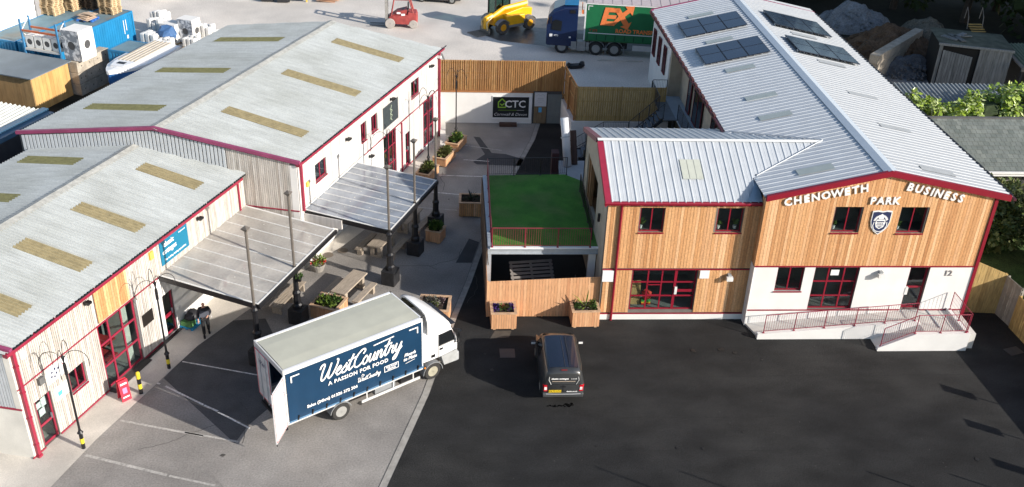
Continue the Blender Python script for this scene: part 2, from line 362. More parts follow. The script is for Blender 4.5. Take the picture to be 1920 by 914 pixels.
# oil drips behind the van
o=MB()
for i in range(34):
    t=i/33; x=4.3+t*1.15+random.uniform(-.03,.03); y=33.12+random.uniform(-.05,.07)+(.1 if t>.75 else 0)*random.random(); r=random.uniform(.015,.07)*(1.4 if t>.7 else .8)
    n=7; o.add([(x+r*random.uniform(.6,1.3)*math.cos(2*math.pi*k/n),y+r*random.uniform(.5,1.2)*math.sin(2*math.pi*k/n),.004+i*.0002) for k in range(n)],[tuple(range(n))])
struct(o.build('oil_stain',mat('oil',(.004,.004,.004),rough=.25,var=0)))
# grass to the right of the business park building
grassm=mat('lawn_grass',(.05,.10,.02),rough=1,var=.3,scale=1.5,fine=.4,fscale=14,world=True,col2=(.075,.11,.03),c2scale=.5)
sheet('lawn',[(27.9,10),(60,10),(60,56),(25.9,56),(25.9,40.3),(27.9,40.3)],.05,grassm)
# raised rear yard held by walls
RZ_=2.1
sheet('rear_yard',[(8.25,64.05),(8.5,60.1),(14.5,60.1),(14.9,68.0),(26.5,68.2),(26.5,84),(24,250),(-140,250),(-140,66.5),(-31,66.5),(-26.3,68.5),(-24.75,71.7),(-21.2,74.0),(-19.4,72.2),(-15.2,66.3),(-.8,62.2),(-.35,64.05)],RZ_,gravel,thick=2.2)
sheet('rear_track',[(25.4,56.3),(90,56.3),(90,260),(20,260),(25.4,84)],1.0,mat('shaded_yard_dust',(.20,.205,.215),rough=.95,var=.2,scale=.5,fine=.15,world=True),thick=1.1)  # dust tone cooled and darkened to carry the area's shade
sheet('woodland_floor',[(26.5,80),(33,78),(37,79),(42,77.5),(46,74),(90,70),(90,150),(26.5,150)],1.006,mat('shade_dark_litter',(.022,.022,.014),rough=1,var=.3,scale=1))  # near-black sheet carries the wood's deep shade in its colour
sheet('wet_ground',[(2.6,77.2),(4.2,75.4),(9,73.9),(12.5,73.4),(20,73.6),(20,84),(5,80.8),(3,78.8)],RZ_+.006,mat('wet_gravel',(.10,.10,.10),rough=.35,var=.35,scale=.9,fine=.25,fscale=6,world=True))
sheet('rear_patch_line',[(-.4,72.3),(-.25,72.2),(.6,66.2),(.45,66.1)],RZ_+.004,mat('rut',(.27,.25,.225),var=.2,rough=.95,world=True))

# paver lane seams, roller marks and tyre tracks on the new asphalt
seam=mat('asphalt_seam',(.009,.009,.0095),rough=.9,var=.3,scale=6,world=True); swp=mat('dusty_sweep',(.034,.033,.032),rough=.9,var=.35,scale=.9,fine=.4,fscale=18,world=True)
def wav(name,x0,x1,y,w,z,m,amp=.05,sl=0):
    mb=MB(); n=40; pr=None
    for i in range(n+1):
        x=x0+(x1-x0)*i/n; yy=y+sl*(x-x0)+amp*math.sin(x*.9)+amp*.5*math.sin(x*2.3+y); ww=w*(.6+.4*math.sin(x*1.7+y)**2)
        p=((x,yy-ww/2,z),(x,yy+ww/2,z))
        if pr: mb.add([pr[0],p[0],p[1],pr[1]],[(0,1,2,3)])
        pr=p
    struct(mb.build(name,m))
for y,x0,x1 in ((35.1,6.8,23.8),(32.3,3.2,24),(30.2,1,24),(37.4,1.5,14.0)): wav('asphalt_seam',x0,x1,y,.035,.0,seam,.03)
trk=mat('tyre_mark',(.23,.215,.20),rough=.95,var=.25,scale=3,fine=.3,world=True)
for c,r,a0,a1 in (((-14,24.5),5.2,.1,.9),((-14,24.5),6.8,.1,.85)):
    mb=MB(); pr=None
    for i in range(31):
        a=a0+(a1-a0)*i/30; p=((c[0]+r*math.cos(a),c[1]+r*math.sin(a),.0035),(c[0]+(r+.14)*math.cos(a),c[1]+(r+.14)*math.sin(a),.0035))
        if pr: mb.add([pr[0],p[0],p[1],pr[1]],[(0,1,2,3)])
        pr=p
    struct(mb.build('tyre_track',trk))
crk=mat('surface_crack',(.07,.065,.06),rough=1,var=.2)
for k in range(9):
    x,y=LW(random.uniform(-23,-11),random.uniform(23,54))[:2]; mb=MB(); a=random.random()*6.28; p=Vector((x,y))
    for i in range(14):
        q=p+Vector((math.cos(a),math.sin(a)))*random.uniform(.12,.3); n_=Vector((-(q-p).y,(q-p).x)).normalized()*.011; mb.add([(*(p-n_),.0052),(*(q-n_),.0052),(*(q+n_),.0052),(*(p+n_),.0052)],[(0,1,2,3)]); p=q; a+=random.uniform(-.5,.5)
    struct(mb.build('tarmac_crack',crk))
# gravel and litter specks
mb=MB()
for k in range(320):
    x,y=random.uniform(-14,24),random.uniform(28,60)
    if 2<x<26 and y>39: continue
    r=random.uniform(.006,.02); mb.add([(x+r*math.cos(q*1.57+k),y+r*math.sin(q*1.57+k),.012) for q in range(4)],[(0,1,2,3)])
stuff(tag(mb.build('scattered_grit',mat('grit',(.12,.115,.105),var=.4,scale=3,world=True)),'pale grit scattered thinly over the tarmac of the yard','grit'))

spot=mat('oil_spot',(.012,.012,.012),rough=.6,var=.3)
for k in range(26):
    x,y=(random.uniform(1,24),random.uniform(29,37.5)) if k<12 else tuple(LW(random.uniform(-22,-12),random.uniform(24,56))[:2]); r=random.uniform(.04,.16); mb=MB()
    mb.add([(x+r*random.uniform(.5,1.2)*math.cos(6.283*q/11),y+r*random.uniform(.5,1.2)*math.sin(6.283*q/11),.0135) for q in range(11)],[tuple(range(11))]); struct(mb.build('oil_spot',spot if k<12 else crk))
# ============================================================ left warehouses (frame L)
XA,XB=-25.88,-23.10
kA=.15
def fl(m): return m
# ---------- A : front warehouse
A=thing('warehouse','long low warehouse at front left with grey corrugated roof and weathered cladding','warehouse',(XA,22.2,0),frame='L')
wA=Wall((XA,0),(0,1),(1,0)); YA0,YA1=22.3,38.15
ZE,ZRG,XRG,XLE=5.15,6.0,-31.45,-37.25
holesA=[(22.92,23.75,.02,2.26),(24.82,25.68,1.30,2.30),(26.77,29.12,.05,3.26),(30.92,31.68,.05,2.25)]
mb=MB(); holes_wall(wA,mb,YA0,YA1,0,5.0,holesA,-.2,-.03); mb.build('wall',mat('backing_dark',(.15,.135,.12),rough=.9),A)
hb=holesA+[(26.92,28.95,3.35,4.95),]
boards(wA,A,YA0+.25,30.45,.1,5.0,.1,weath,hb+[(0,0,0,0)][:0],d0=-.03,d1=0,joined=True,gap=.02,jit=.004)
boards(wA,A,36.3,YA1,.1,5.0,.1,weath,[],d0=-.03,d1=0,joined=True,gap=.02)
mb=MB(); holes_wall(wA,mb,30.45,36.3,.0,3.27,holesA,-.03,.0); mb.build('render_panel',wrend,A)
boards(wA,A,30.45,36.3,3.32,5.0,.1,weath,[],d0=-.03,d1=0,joined=True,gap=.02)
mb=MB(); wA.box(mb,YA0,YA0+.25,0,5.0,-.03,.012); mb.build('corner_render',drend,A)
# fresh timber panel over the big glazed door
mb=MB()
ft=Wall((XA,0),(0,1),(1,0))
for i in range(14):
    a=26.92+i*.145; z0=3.36
    q=MB(); ft.box(q,a,a+.133,z0,4.86,-.02,.02); q.build('timber_panel_board',larch,A)
# band, base trim
for nm,(a,b,z,h) in {'floor_band':(YA0-.02,30.9,3.27,.05),'base_trim':(23.78,26.75,.03,.06)}.items():
    mb=MB(); wA.box(mb,a,b,z,z+h,0,.035); mb.build(nm,redt,A)
mb=MB(); wA.box(mb,22.2,22.9,.03,.09,0,.035); wA.box(mb,29.15,30.5,.03,.08,0,.05); mb.build('base_trim',redt,A)
# openings
window(wA,A,24.82,25.68,1.30,2.30,mull=(.5,),fm=redt,fw=.06)
f=window(wA,A,26.77,29.12,.08,3.26,mull=(.29,.64),trans=(.34,.68),fw=.09,rec=.06,sill=False,name='glazed_door_screen',fm=redt,depth=2.0,room=greyin)
# parked red shelving seen through glass
mb=MB(); 
for zz in (.75,1.55): mb.box(XA-1.5,26.9,zz,XA-.6,28.3,zz+.05)
mb.build('shelf',mat('indoor_red_shelf',(.35,.02,.02)),f); 
mb=MB(); mb.box(XA-1.2,28.55,.1,XA-.35,28.95,2.9); mb.build('door_curtain',mat('cream_panel',(.55,.55,.5)),f)
def door(w,parent,u0,u1,z0,z1,fm=redt,name='door',rail=.42,handle=1,rec=.1,hside=1):
    d=window(w,parent,u0,u1,z0,z1,mull=(),trans=(rail,),fw=.1,rec=rec,sill=False,name=name,fm=fm)
    h=MB(); uu=u1-.14 if hside else u0+.14
    w.box(h,uu-.02,uu+.02,z0+.95,z0+1.2,-rec,-rec+.06); h.build('handle',steel,d); return d
dA=door(wA,A,22.92,23.75,.03,2.26)
mb=MB()
for (a,b,c,e) in ((23.0,23.28,1.75,2.02),(23.30,23.55,1.7,2.1),(23.12,23.42,1.35,1.68)): wA.box(mb,a,b,c,e,-.139,-.134)
mb.build('notice_paper',white,dA)
d2=door(wA,A,30.92,31.68,.06,2.25); mb=MB(); wA.box(mb,30.98,31.6,1.0,1.13,-.1,-.09); mb.build('push_bar',redp,d2)
door(wA,A,36.3,37.1,.06,2.25)
mb=MB(); wA.box(mb,35.5,35.75,.0,.9,-.02,.03); wA.box(mb,37.3,37.5,0,.9,-.02,.03); mb.build('door_post',redp,A)
# threshold step
mb=MB(); wA.box(mb,26.7,29.2,.012,.06,0,.35); mb.build('threshold',mat('dark_mat',(.05,.045,.04)),A)
mb=MB(); wA.box(mb,29.2,31.8,.012,.05,.02,.18); mb.build('drain_grating',blackp,A)
# gutter and downpipe
mb=MB(); x=XA+.12; 
mb.loft([[(XA+.02,y,4.98),(XA+.02,y,5.12),(XA+.06,y,5.13),(XA+.22,y,5.13),(XA+.26,y,5.10),(XA+.24,y,5.0),(XA+.18,y,4.96)] for y in (22.05,37.8)]); mb.build('gutter',redt,A)
mb=MB(); mb.box(XA+.03,22.36,0.02,XA+.15,22.5,4.97); mb.cbox(XA+.09,22.43,.06,.2,.2,.1); 
for z in (.6,1.9,3.1,4.3): mb.box(XA+.0,22.34,z,XA+.17,22.52,z+.06)
mb.build('downpipe',redt,A)
mb=MB(); mb.box(XA+.02,37.55,3.3,XA+.08,37.65,4.95); mb.build('downpipe',redt,A)
# black clips on the eave
mb=MB()
y=22.4
while y<37.6:
    mb.box(XA+.175,y,5.135,XA+.235,y+1.0,5.175); y+=1.13
stuff(mb.build('eave_filler',blackp,A))
# roof
def gableroof(P,XE,ZE,XR,ZR,XL,ZL,Y0,Y1,k0,k1,xref,rls,rm=fibre):
    fy=lambda x:Y0+k0*(x-xref); by=lambda x:Y1+k1*(x-xref)
    pr=sine(Y0-3,Y1+2)
    a=profiled(P,'roof',rm,XE,ZE+.02,XR,ZR+.02,fy,by,pr); b=profiled(P,'roof',rm,XL,ZL+.02,XR,ZR+.02,fy,by,pr)
    # solid deck below
    mb=MB()
    for xe,ze in ((XE,ZE),(XL,ZL)):
        xi=xe-.25 if xe>XR else xe+.25; zi=ze+(ZR-ze)*(xi-xe)/(XR-xe)
        mb.loft([[(xi,fy(xi)+.1,zi-.12),(XR,fy(XR)+.1,ZR-.12),(XR,fy(XR)+.1,ZR-.03),(xi,fy(xi)+.1,zi-.03)],[(xi,by(xi)-.1,zi-.12),(XR,by(XR)-.1,ZR-.12),(XR,by(XR)-.1,ZR-.03),(xi,by(xi)-.1,zi-.03)]])
    mb.build('roof_deck',darkin,P)
    mb=MB(); 
    ys=[fy(XR)-.02+i*(by(XR)-fy(XR))/12 for i in range(13)]
    for i,(y0,y1) in enumerate(zip(ys[:-1],ys[1:])):
        e=.006*(i%2); s=(ZE-ZR)/(XE-XR)
        mb.add([(XR-.3,y0,ZR-.3*abs(s)+.055+e),(XR,y0,ZR+.085+e),(XR+.3,y0,ZR-.3*abs(s)+.055+e),(XR-.3,y1+.03,ZR-.3*abs(s)+.055+e),(XR,y1+.03,ZR+.085+e),(XR+.3,y1+.03,ZR-.3*abs(s)+.055+e)],[(0,1,4,3),(1,2,5,4),(0,3,4)[:0] or (0,1,4,3)][:2])
    mb.build('ridge_cap',fibridge,P)
    for side,x0,x1,y0,y1 in rls:
        xe,ze=(XE,ZE) if side=='R' else (XL,ZL)
        z=lambda x:ze+(ZR-ze)*(x-xe)/(XR-xe)
        mid=(x0+x1)/2; sk=.15
        for q0,q1,o in ((x0,mid+.04,.010),(mid,x1,.014)):
            mbr=MB(); n=int((y1-y0)/.175*8); prev=None
            for i in range(n+1):
                y=y0+i*(y1-y0)/n; h=.042*math.sin(2*math.pi*y/.175)+.02+o
                p=((q0,y,z(q0)+h),(q1,y,z(q1)+h))
                if prev: mbr.add([prev[0],prev[1],p[1],p[0]],[(0,1,2,3)])
                prev=p
            mbr.build('rooflight',rltan if side=='R' else rlgreen,a if side=='R' else b)
    return a,b
rA=gableroof(A,XA+.17,ZE,XRG,ZRG,XLE,ZE,22.0,38.35,kA,.15,XA,
  [('R',-30.0,-26.78,35.4,36.25),('R',-30.05,-26.76,30.97,31.8),('R',-30.03,-26.79,27.45,28.3),('R',-30.03,-26.79,23.95,24.8),
   ('L',-36.48,-33.02,34.78,35.6),('L',-36.48,-33.05,30.55,31.35),('L',-36.48,-33.05,26.8,27.6)])
# front gable wall (faces the camera side)
wAg=Wall((XA,22.3),(-1,-kA),(kA,-1)); wAg.u=Vector((-1,-kA)).normalized(); wAg.n=Vector((-kA*-1,-1)).normalized()
def ztopA(u):
    x=XA-u*abs(wAg.u.x)
    return (ZE+(x-XA)*(ZRG-ZE)/(XRG-XA) if x>XRG else ZRG+(x-XRG)*(ZE-ZRG)/(XLE-XRG))-.12
mb=MB(); wAg.poly(mb,[(0,0),(11.3,0),(11.3,ztopA(11.3)),(5.62,ztopA(5.62)),(0,ztopA(0))],-.2,-.02); mb.build('gable_wall',mat('backing_dark2',(.12,.12,.12)),A)
mb=MB(); wAg.box(mb,0,11.3,0,2.35,-.02,.03); mb.build('gable_render',drend,A)
boards(wAg,A,.25,11.2,2.42,ztopA,.12,metalg,[],d0=-.02,d1=.012,joined=True,gap=.03)
mb=MB(); wAg.box(mb,0,.25,2.42,4.9,-.02,.02); mb.build('corner_render',drend,A)
mb=MB(); wAg.box(mb,.0,11.3,2.35,2.41,-.02,.05); mb.build('gable_band',redt,A)
def verge(P,w,ztop,us,m,h=.16,d0=-.05,d1=.12,off=.08):
    mb=MB()
    for a,b in zip(us[:-1],us[1:]): w.poly(mb,[(a,ztop(a)+off),(b,ztop(b)+off),(b,ztop(b)+off+h),(a,ztop(a)+off+h)],d0,d1)
    mb.build('verge_trim',m,P)
mauve=mat('faded_maroon_trim',(.26,.05,.12),rough=.5,var=.15,scale=2)
verge(A,wAg,ztopA,[-.2,5.62,11.5],mauve)
# back wall left side
mb=MB(); mb.box(XLE+.15,20.5,0,XLE+.25,36.5,5.0); mb.build('rear_wall',metalg,A)
# floodlights and alarm box
def flood(w,parent,u,z,org=None,d=0):
    b=MB(); w.box(b,u-.03,u+.03,z-.1,z+.05,d,d+.22); w.poly(b,[(u-.1,z),(u+.1,z),(u+.1,z+.1),(u-.1,z+.1)],d+.12,d+.32)
    f=b.build('floodlight',iron,parent); 
    l=MB(); w.box(l,u-.08,u+.08,z-.02,z-.003,d+.14,d+.3); l.build('floodlight_lens',mat('lamp_lens',(.5,.5,.48),rough=.3),f)
for u,z in ((26.37,4.72),(34.15,4.65)): flood(wA,A,u,z)
b=MB(); wA.box(b,23.25,23.5,2.85,3.15,0,.14); b.build('wall_light',mat('grey_fitting',(.12,.12,.12)),A)
b=MB(); wA.box(b,30.5,30.75,4.4,4.75,0,.1); b.build('alarm_box',mat('alarm_yellow',(.75,.55,.1)),A)
b=MB(); wA.box(b,22.75,22.98,4.4,4.72,0,.08); b.build('alarm_box',white,A)
# signs on A
def board_sign(label,w,u0,u1,z0,z1,m,frame,org,parts,d=.0,name='wall_sign'):
    t=thing(name,label,'sign',org,frame=frame); mb=MB(); w.box(mb,u0,u1,z0,z1,d+.002,d+.035); mb.build('sign_board',m,t,bevel=.004)
    for p in parts: p(t)
    return t
navy=mat('print_navy',(.02,.03,.09),rough=.5,var=0); wprint=mat('print_white',(.8,.8,.8),rough=.5,var=0); signblue=mat('sign_blue',(.005,.16,.28),rough=.45,var=.03)
redprint=mat('print_red',(.6,.03,.06),rough=.5,var=0); lblue=mat('print_light_blue',(.1,.4,.7),rough=.5,var=0)
def dots(t):
    mb=MB()
    for a,b in ((24.0,2.93),(24.17,3.0),(24.34,2.93),(23.95,2.75),(24.1,2.68),(24.22,2.78)): 
        mb.add([wA.P(a+.05*math.cos(q*.7),b+.06*math.sin(q*.7),.037) for q in range(9)],[tuple(range(9))])
    mb.build('logo_dots',navy,t)
    mb=MB(); stroke(wA,mb,[(24.55,3.05),(24.62,2.9),(24.7,3.05)],.03,.036,.04); mb.build('logo_mark',redprint,t)
board_sign('white sign with a cluster of navy dots beside the front warehouse window',wA,23.72,24.8,2.5,3.2,white,'L',(XA,24.2,2.4),[dots])
board_sign('blank white sign with one pale blue square, right of the front warehouse door',wA,23.92,24.7,1.55,2.15,white,'L',(XA,24.3,1.5),[lambda t:(lambda mb:(wA.box(mb,24.05,24.28,1.72,1.92,.036,.039),mb.build('logo_square',lblue,t)))(MB())])
def bluetxt(t):
    wtext('classic\ncottages',.34,wprint,t,wA,31.9,4.42,.037,ext=.002,bold=.008,space=.9)
    wtext('The holiday letting specialists',.135,wprint,t,wA,32.27,3.85,.037,ext=.002,bold=.003)
    wtext('classic.co.uk',.1,wprint,t,wA,32.9,4.68,.037,ext=.002,bold=.003)
board_sign('blue sign reading classic cottages, high on the front warehouse wall above the lower canopy',wA,31.25,33.3,3.66,4.9,signblue,'L',(XA,32.3,3.6),[bluetxt])
board_sign('small blank black board between the big glazed screen and the second red door',wA,29.42,30.15,1.54,2.14,mat('dark_board',(.02,.017,.015),rough=.4),'L',(XA,29.8,1.5),[])

# ---------- B : rear warehouse
kB=.15
B=thing('warehouse','larger warehouse behind it with a long pale wall facing the yard','warehouse',(XB,38.65,0),frame='L')
wB=Wall((XB,0),(0,1),(1,0)); YB0,YB1=38.75,57.25
ZEB,ZRB,XRB,XLB=6.02,7.05,-30.3,-37.7
holesB=[(40.43,41.6,4.13,5.1),(45.77,46.35,4.15,5.25),(47.05,47.8,4.2,5.2),(52.7,53.9,4.23,5.28),(48.55,50.35,.05,3.3),(51.69,52.34,.05,2.3),(54.5,56.3,.15,3.35)]
mb=MB(); holes_wall(wB,mb,YB0,YB1,0,5.85,holesB,-.2,-.03); mb.build('wall',MATS['backing_dark'],B)
boards(wB,B,YB0+.35,YB1,3.36,5.86,.12,mat('pale_weathered_cladding',(.7,.68,.65),island=1,rough=.85,ramp=[(.50,.48,.455),(.60,.58,.555),(.56,.535,.51),(.66,.64,.62)],var=.14,scale=1.5,stretch=(5,5,.7)),holesB,d0=-.03,d1=0,joined=True,gap=.016)
mb=MB(); holes_wall(wB,mb,YB0,YB1,0,3.3,holesB,-.03,0); mb.build('render_panel',wrend,B)
boards(wB,B,50.9,54.4,.1,3.28,.12,MATS['pale_weathered_cladding'],holesB,d0=0,d1=.02,joined=True,gap=.016)
mb=MB(); wB.box(mb,YB0,YB0+.35,3.3,5.86,-.03,.01); mb.build('corner_render',wrend,B)
for nm,(a,b,z,h) in {'floor_band':(45.9,YB1,3.3,.055),'base_trim':(50.9,54.45,.03,.07)}.items():
    mb=MB(); wB.box(mb,a,b,z,z+h,.021,.045); mb.build(nm,redt,B)
mb=MB(); wB.box(mb,57.0,57.12,0,5.8,.03,.16); mb.build('downpipe',redt,B)
mb=MB(); wB.box(mb,38.86,39.0,3.25,5.85,.01,.13); mb.build('downpipe',redt,B)
mb=MB(); wB.box(mb,51.0,51.1,0.05,3.3,.02,.1); mb.build('downpipe',redt,B)
for h in holesB[:4]: window(wB,B,*h,mull=(.5,) if h[1]-h[0]>.9 else (.5,),fm=redt,fw=.06)
window(wB,B,*holesB[4],mull=(.45,.78),trans=(.36,.7),fm=redt,fw=.07,rec=.05,sill=False,name='glazed_door_screen',depth=1.5,room=greyin)
door(wB,B,*holesB[5])
window(wB,B,*holesB[6],mull=(.12,.45,.62),trans=(.36,.68),fm=redt,fw=.08,rec=.05,sill=False,name='glazed_door_screen',depth=1.5,room=greyin)
mb=MB(); mb.loft([[(XB+.02,y,5.86),(XB+.02,y,6.0),(XB+.22,y,6.01),(XB+.26,y,5.98),(XB+.24,y,5.88),(XB+.18,y,5.84)] for y in (38.55,57.6)]); mb.build('gutter',redt,B)
mb=MB(); y=38.9
while y<57.2: mb.box(XB+.175,y,6.005,XB+.235,y+1.0,6.045); y+=1.13
stuff(mb.build('eave_filler',blackp,B))
rB=gableroof(B,XB+.17,ZEB,XRB,ZRB,XLB,ZEB,38.55,57.3,kB,.1,XB,
  [('R',-28.75,-24.15,53.3,54.2),('R',-28.75,-24.1,47.2,48.0),('R',-28.75,-24.1,41.0,41.85),
   ('L',-36.4,-31.7,52.0,53.0),('L',-36.38,-31.7,46.0,46.8),('L',-36.45,-31.7,39.85,40.7)])
wBg=Wall((XB,38.65),(-1,-kB),(kB,-1)); 
def ztopB(u):
    x=XB-u*abs(wBg.u.x)
    return (ZEB+(x-XB)*(ZRB-ZEB)/(XRB-XB) if x>XRB else ZRB+(x-XRB)*(ZEB-ZRB)/(XLB-XRB))-.12
mb=MB(); wBg.poly(mb,[(0,0),(14.7,0),(14.7,ztopB(14.7)),(7.28,ztopB(7.28)),(0,ztopB(0))],-.2,-.02); mb.build('gable_wall',MATS['backing_dark2'],B)
boards(wBg,B,.35,3.6,2.9,ztopB,.1,weath,[],d0=-.02,d1=.012,joined=True,gap=.02)
mb=MB(); wBg.box(mb,0,.35,0,5.85,-.02,.02); mb.build('corner_render',wrend,B)
boards(wBg,B,3.62,14.6,2.9,ztopB,.2,metalg,[],d0=-.02,d1=.03,joined=True,gap=.06)
mb=MB(); wBg.box(mb,0.0,2.9,3.32,3.38,.02,.05); mb.build('gable_band',redt,B)
verge(B,wBg,ztopB,[-.2,7.28,14.8],mauve,h=.17)
mb=MB(); mb.box(XLB+.15,36.9,0,XLB+.25,55.5,5.85); mb.build('rear_wall',metalg,B)
mb=MB(); mb.add([(XB-.1,57.2,0),(XLB+.2,55.75,0),(XLB+.2,55.75,5.85),(XRB,56.5,6.9),(XB-.1,57.2,5.85)],[(0,1,2,3,4)]); mb.build('rear_wall',metalg,B)
for u,z in ((55.6,5.4),(49.65,5.35),(43.9,5.15),(46.6,3.0)): flood(wB,B,u,z)
b=MB(); wB.box(b,39.4,39.6,4.35,4.6,0,.1); b.build('alarm_box',MATS['alarm_yellow'],B)
b=MB(); wB.box(b,56.9,57.05,5.5,5.65,0,.25); b.build('security_camera',white,B)
def scrawl(t):
    mb=MB(); stroke(wB,mb,[(49.75,4.0),(49.6,4.15),(49.8,4.3),(49.55,4.45),(49.8,4.6),(49.6,4.72),(49.72,4.95)],.05,.036,.04); stroke(wB,mb,[(49.5,4.1),(49.62,4.5),(49.5,4.8)],.03,.036,.04); mb.build('logo_flourish',mat('print_sage',(.35,.42,.3)),t)
board_sign('slate grey sign with a pale vertical flourish, on the upper wall of the rear warehouse',wB,48.58,50.65,3.8,5.12,mat('slate_sign',(.045,.055,.06),rough=.5),'L',(XB,49.6,3.7),[scrawl])
board_sign('tall blank white sign near the far corner of the rear warehouse',wB,55.15,56.2,3.75,5.25,white,'L',(XB,55.6,3.7),[])
# ============================================================ business park building (world frame)
Y1=39.16; YS=39.7
R=thing('office_building','two storey larch clad business park building with pale metal roof and white ground floor','office building',(19.9,Y1,0),frame='R')
w1=Wall((0,Y1),(1,0),(0,-1)); w2=Wall((0,YS),(1,0),(0,-1))
XL1,XR1,XM=14.5,25.3,19.95
ZEL,ZRM=7.05,8.33
def ztop1(x): return (ZEL+(x-14.5)*(ZRM-ZEL)/5.45 if x<XM else ZRM+(x-XM)*(7.1-ZRM)/5.95)-.2
# openings, measured on the facade
def hx(px): return px
win1=[(17.8,19.05,5.15,6.5),(20.9,22.15,5.13,6.5)]
w1low=[(15.65,16.95,1.95,3.27),(17.45,19.62,.9,3.27)]
door1=(22.08,23.05,.9,3.27)
mb=MB(); holes_wall(w1,mb,XL1,XR1,0,6.75,win1+w1low+[door1],-.3,-.03); w1.poly(mb,[(XL1,6.75),(XR1,6.75),(XR1,ztop1(XR1)),(XM,ztop1(XM)),(XL1,ztop1(XL1))],-.3,-.03); mb.build('wall',MATS['backing_dark'],R)
boards(w1,R,XL1,XR1-.12,3.36,ztop1,.148,larch,win1,d0=-.03,d1=0,gap=.013)
mb=MB(); holes_wall(w1,mb,XL1+.0,XR1-.1,.9,3.3,w1low+[door1],-.03,0); mb.build('render_panel',wrend,R)
mb=MB(); w1.box(mb,XL1,XR1-.1,0,.84,-.03,0); mb.build('plinth',wrend,R)
mb=MB(); w1.box(mb,XL1,XR1,3.3,3.36,0,.04); mb.build('floor_band',redp,R)
mb=MB(); w1.box(mb,XL1-.0,22.05,.84,.9,0,.03); w1.box(mb,23.08,XR1,.84,.9,0,.03); mb.build('base_trim',redp,R)
mb=MB(); w1.box(mb,XR1-.12,XR1+.04,0.02,7.0,-.02,.05); mb.box(XR1-.0,Y1+.05,.02,XR1+.04,Y1+.3,7.0); mb.build('corner_trim',redp,R)
w6=Wall((XL1,0),(0,-1),(-1,0))
boards(w6,R,-39.67,-39.125,3.36,6.85,.148,larch,d0=-.01,d1=.02,gap=.01)
mb=MB(); w6.box(mb,-39.67,-39.125,0,3.3,-.01,.02); mb.build('render_panel',wrend,R)
# verge boards
mb=MB()
for a,b in ((XL1-.05,XM),(XM,XR1+.55)): w1.poly(mb,[(a,ztop1(a)-.02),(b,ztop1(b)-.02),(b,ztop1(b)+.26),(a,ztop1(a)+.26)],.002,.16)
mb.build('verge_trim',redp,R)
for h in win1: 
    f=window(w1,R,*h,mull=(.52,),fm=redp,fw=.05,rec=.12)
window(w1,R,*w1low[0],mull=(.5,),fm=redp,fw=.06,rec=.12)
f=window(w1,R,*w1low[1],mull=(.34,.69),trans=(.3,.64),fm=redp,fw=.07,rec=.14,sill=False,name='glazed_screen')
mb=MB(); w1.box(mb,18.3,18.7,2.75,3.05,-.15,-.14); mb.build('window_notice',white,f)
d=door(w1,R,*door1,fm=redp,rail=.5,rec=.16,hside=0)
mb=MB(); w1.box(mb,22.08,22.22,1.75,2.15,-.1,.02); mb.build('entry_keypad',MATS.get('x',mat('pale_plastic',(.7,.7,.68))),R)
# side wall of front part and back
mb=MB(); mb.box(XL1,Y1+.02,0,XL1+.3,48.0,6.85); mb.box(XL1+.1,61.2,0,XL1+.4,67.4,6.85); mb.box(15.4,48.0,0,15.6,61.2,6.95); mb.box(14.6,61.0,3.2,15.4,61.2,6.9); mb.build('side_wall',beige,R)
mb=MB(); mb.box(XR1-.25,Y1+.3,0,XR1,68.3,6.85); mb.build('side_wall',beige,R)
# sec 2
X2L,X2R=7.4,14.5
win2=[(8.92,10.05,4.84,6.13),(12.53,13.73,4.84,6.13)]
scr2=(8.86,12.0,.5,2.78)
holes2=win2+[scr2]
ZB2=2.82
mb=MB(); holes_wall(w2,mb,X2L,X2R,0,6.2,holes2,-.3,-.03); mb.build('wall',MATS['backing_dark'],R)
boards(w2,R,X2L,X2R,2.9,6.3,.148,larch,win2,d0=-.03,d1=0,gap=.013)
boards(w2,R,X2L+.08,8.83,.4,2.8,.148,larch,[],d0=-.03,d1=0,gap=.013)
boards(w2,R,12.03,X2R,.4,2.8,.148,larch,[],d0=-.03,d1=0,gap=.013)
mb=MB(); w2.box(mb,X2L,X2R,2.81,2.87,0,.04); mb.build('floor_band',redp,R)
mb=MB(); w2.box(mb,X2L,X2R,.31,.37,0,.04); mb.build('base_trim',redp,R)
mb=MB(); w2.box(mb,X2L-.1,X2R,.0,.30,-.03,.03); mb.build('plinth',wrend,R)
mb=MB(); mb.tube([(8.02,YS-.08,6.25),(8.02,YS-.08,0.0)],.06,8); mb.build('downpipe',redp,R)
for h in win2: window(w2,R,*h,mull=(.5,),fm=redp,fw=.055,rec=.12)
f=window(w2,R,*scr2,mull=(.255,.47,.68),trans=(.34,.68),fm=redp,fw=.07,rec=.12,sill=False,name='glazed_screen',depth=3.2,room=greyin)
mb=MB(); w2.box(mb,11.05,11.9,1.5,1.65,-.12,-.11); w2.box(mb,10.93,11.06,.55,2.72,-.12,-.105); w2.box(mb,9.7,10.3,1.3,1.36,-.11,-.1); w2.box(mb,9.7,10.3,1.88,1.94,-.11,-.1); mb.build('glazing_bar',redp,f)
mb=MB(); w2.box(mb,11.0,11.12,1.4,1.8,-.1,-.04); mb.build('door_handle',MATS['pale_plastic'],f)
mb=MB(); mb.cbox(9.25,YS+.7,1.1,.5,.05,1.25,M=Matrix.Rotation(-.2,3,'X')); mb.build('leaning_board',mat('board_tan',(.42,.27,.11)),f)
rng=[]
for i,(c) in enumerate([(.6,.02,.02),(.7,.45,.02),(.05,.35,.08)]):
    mb=MB(); mb.box(9.55,YS+.45,.55+i*.08,10.0,YS+.75,.62+i*.08); mb.build('storage_tray',mat('tray%d'%i,c,var=0),f)
b=MB(); b.blob((9.8,YS+.6,1.05),.26,8,6,.2); b.build('soft_toy',mat('toy_red',(.6,.05,.03),var=.2),f)
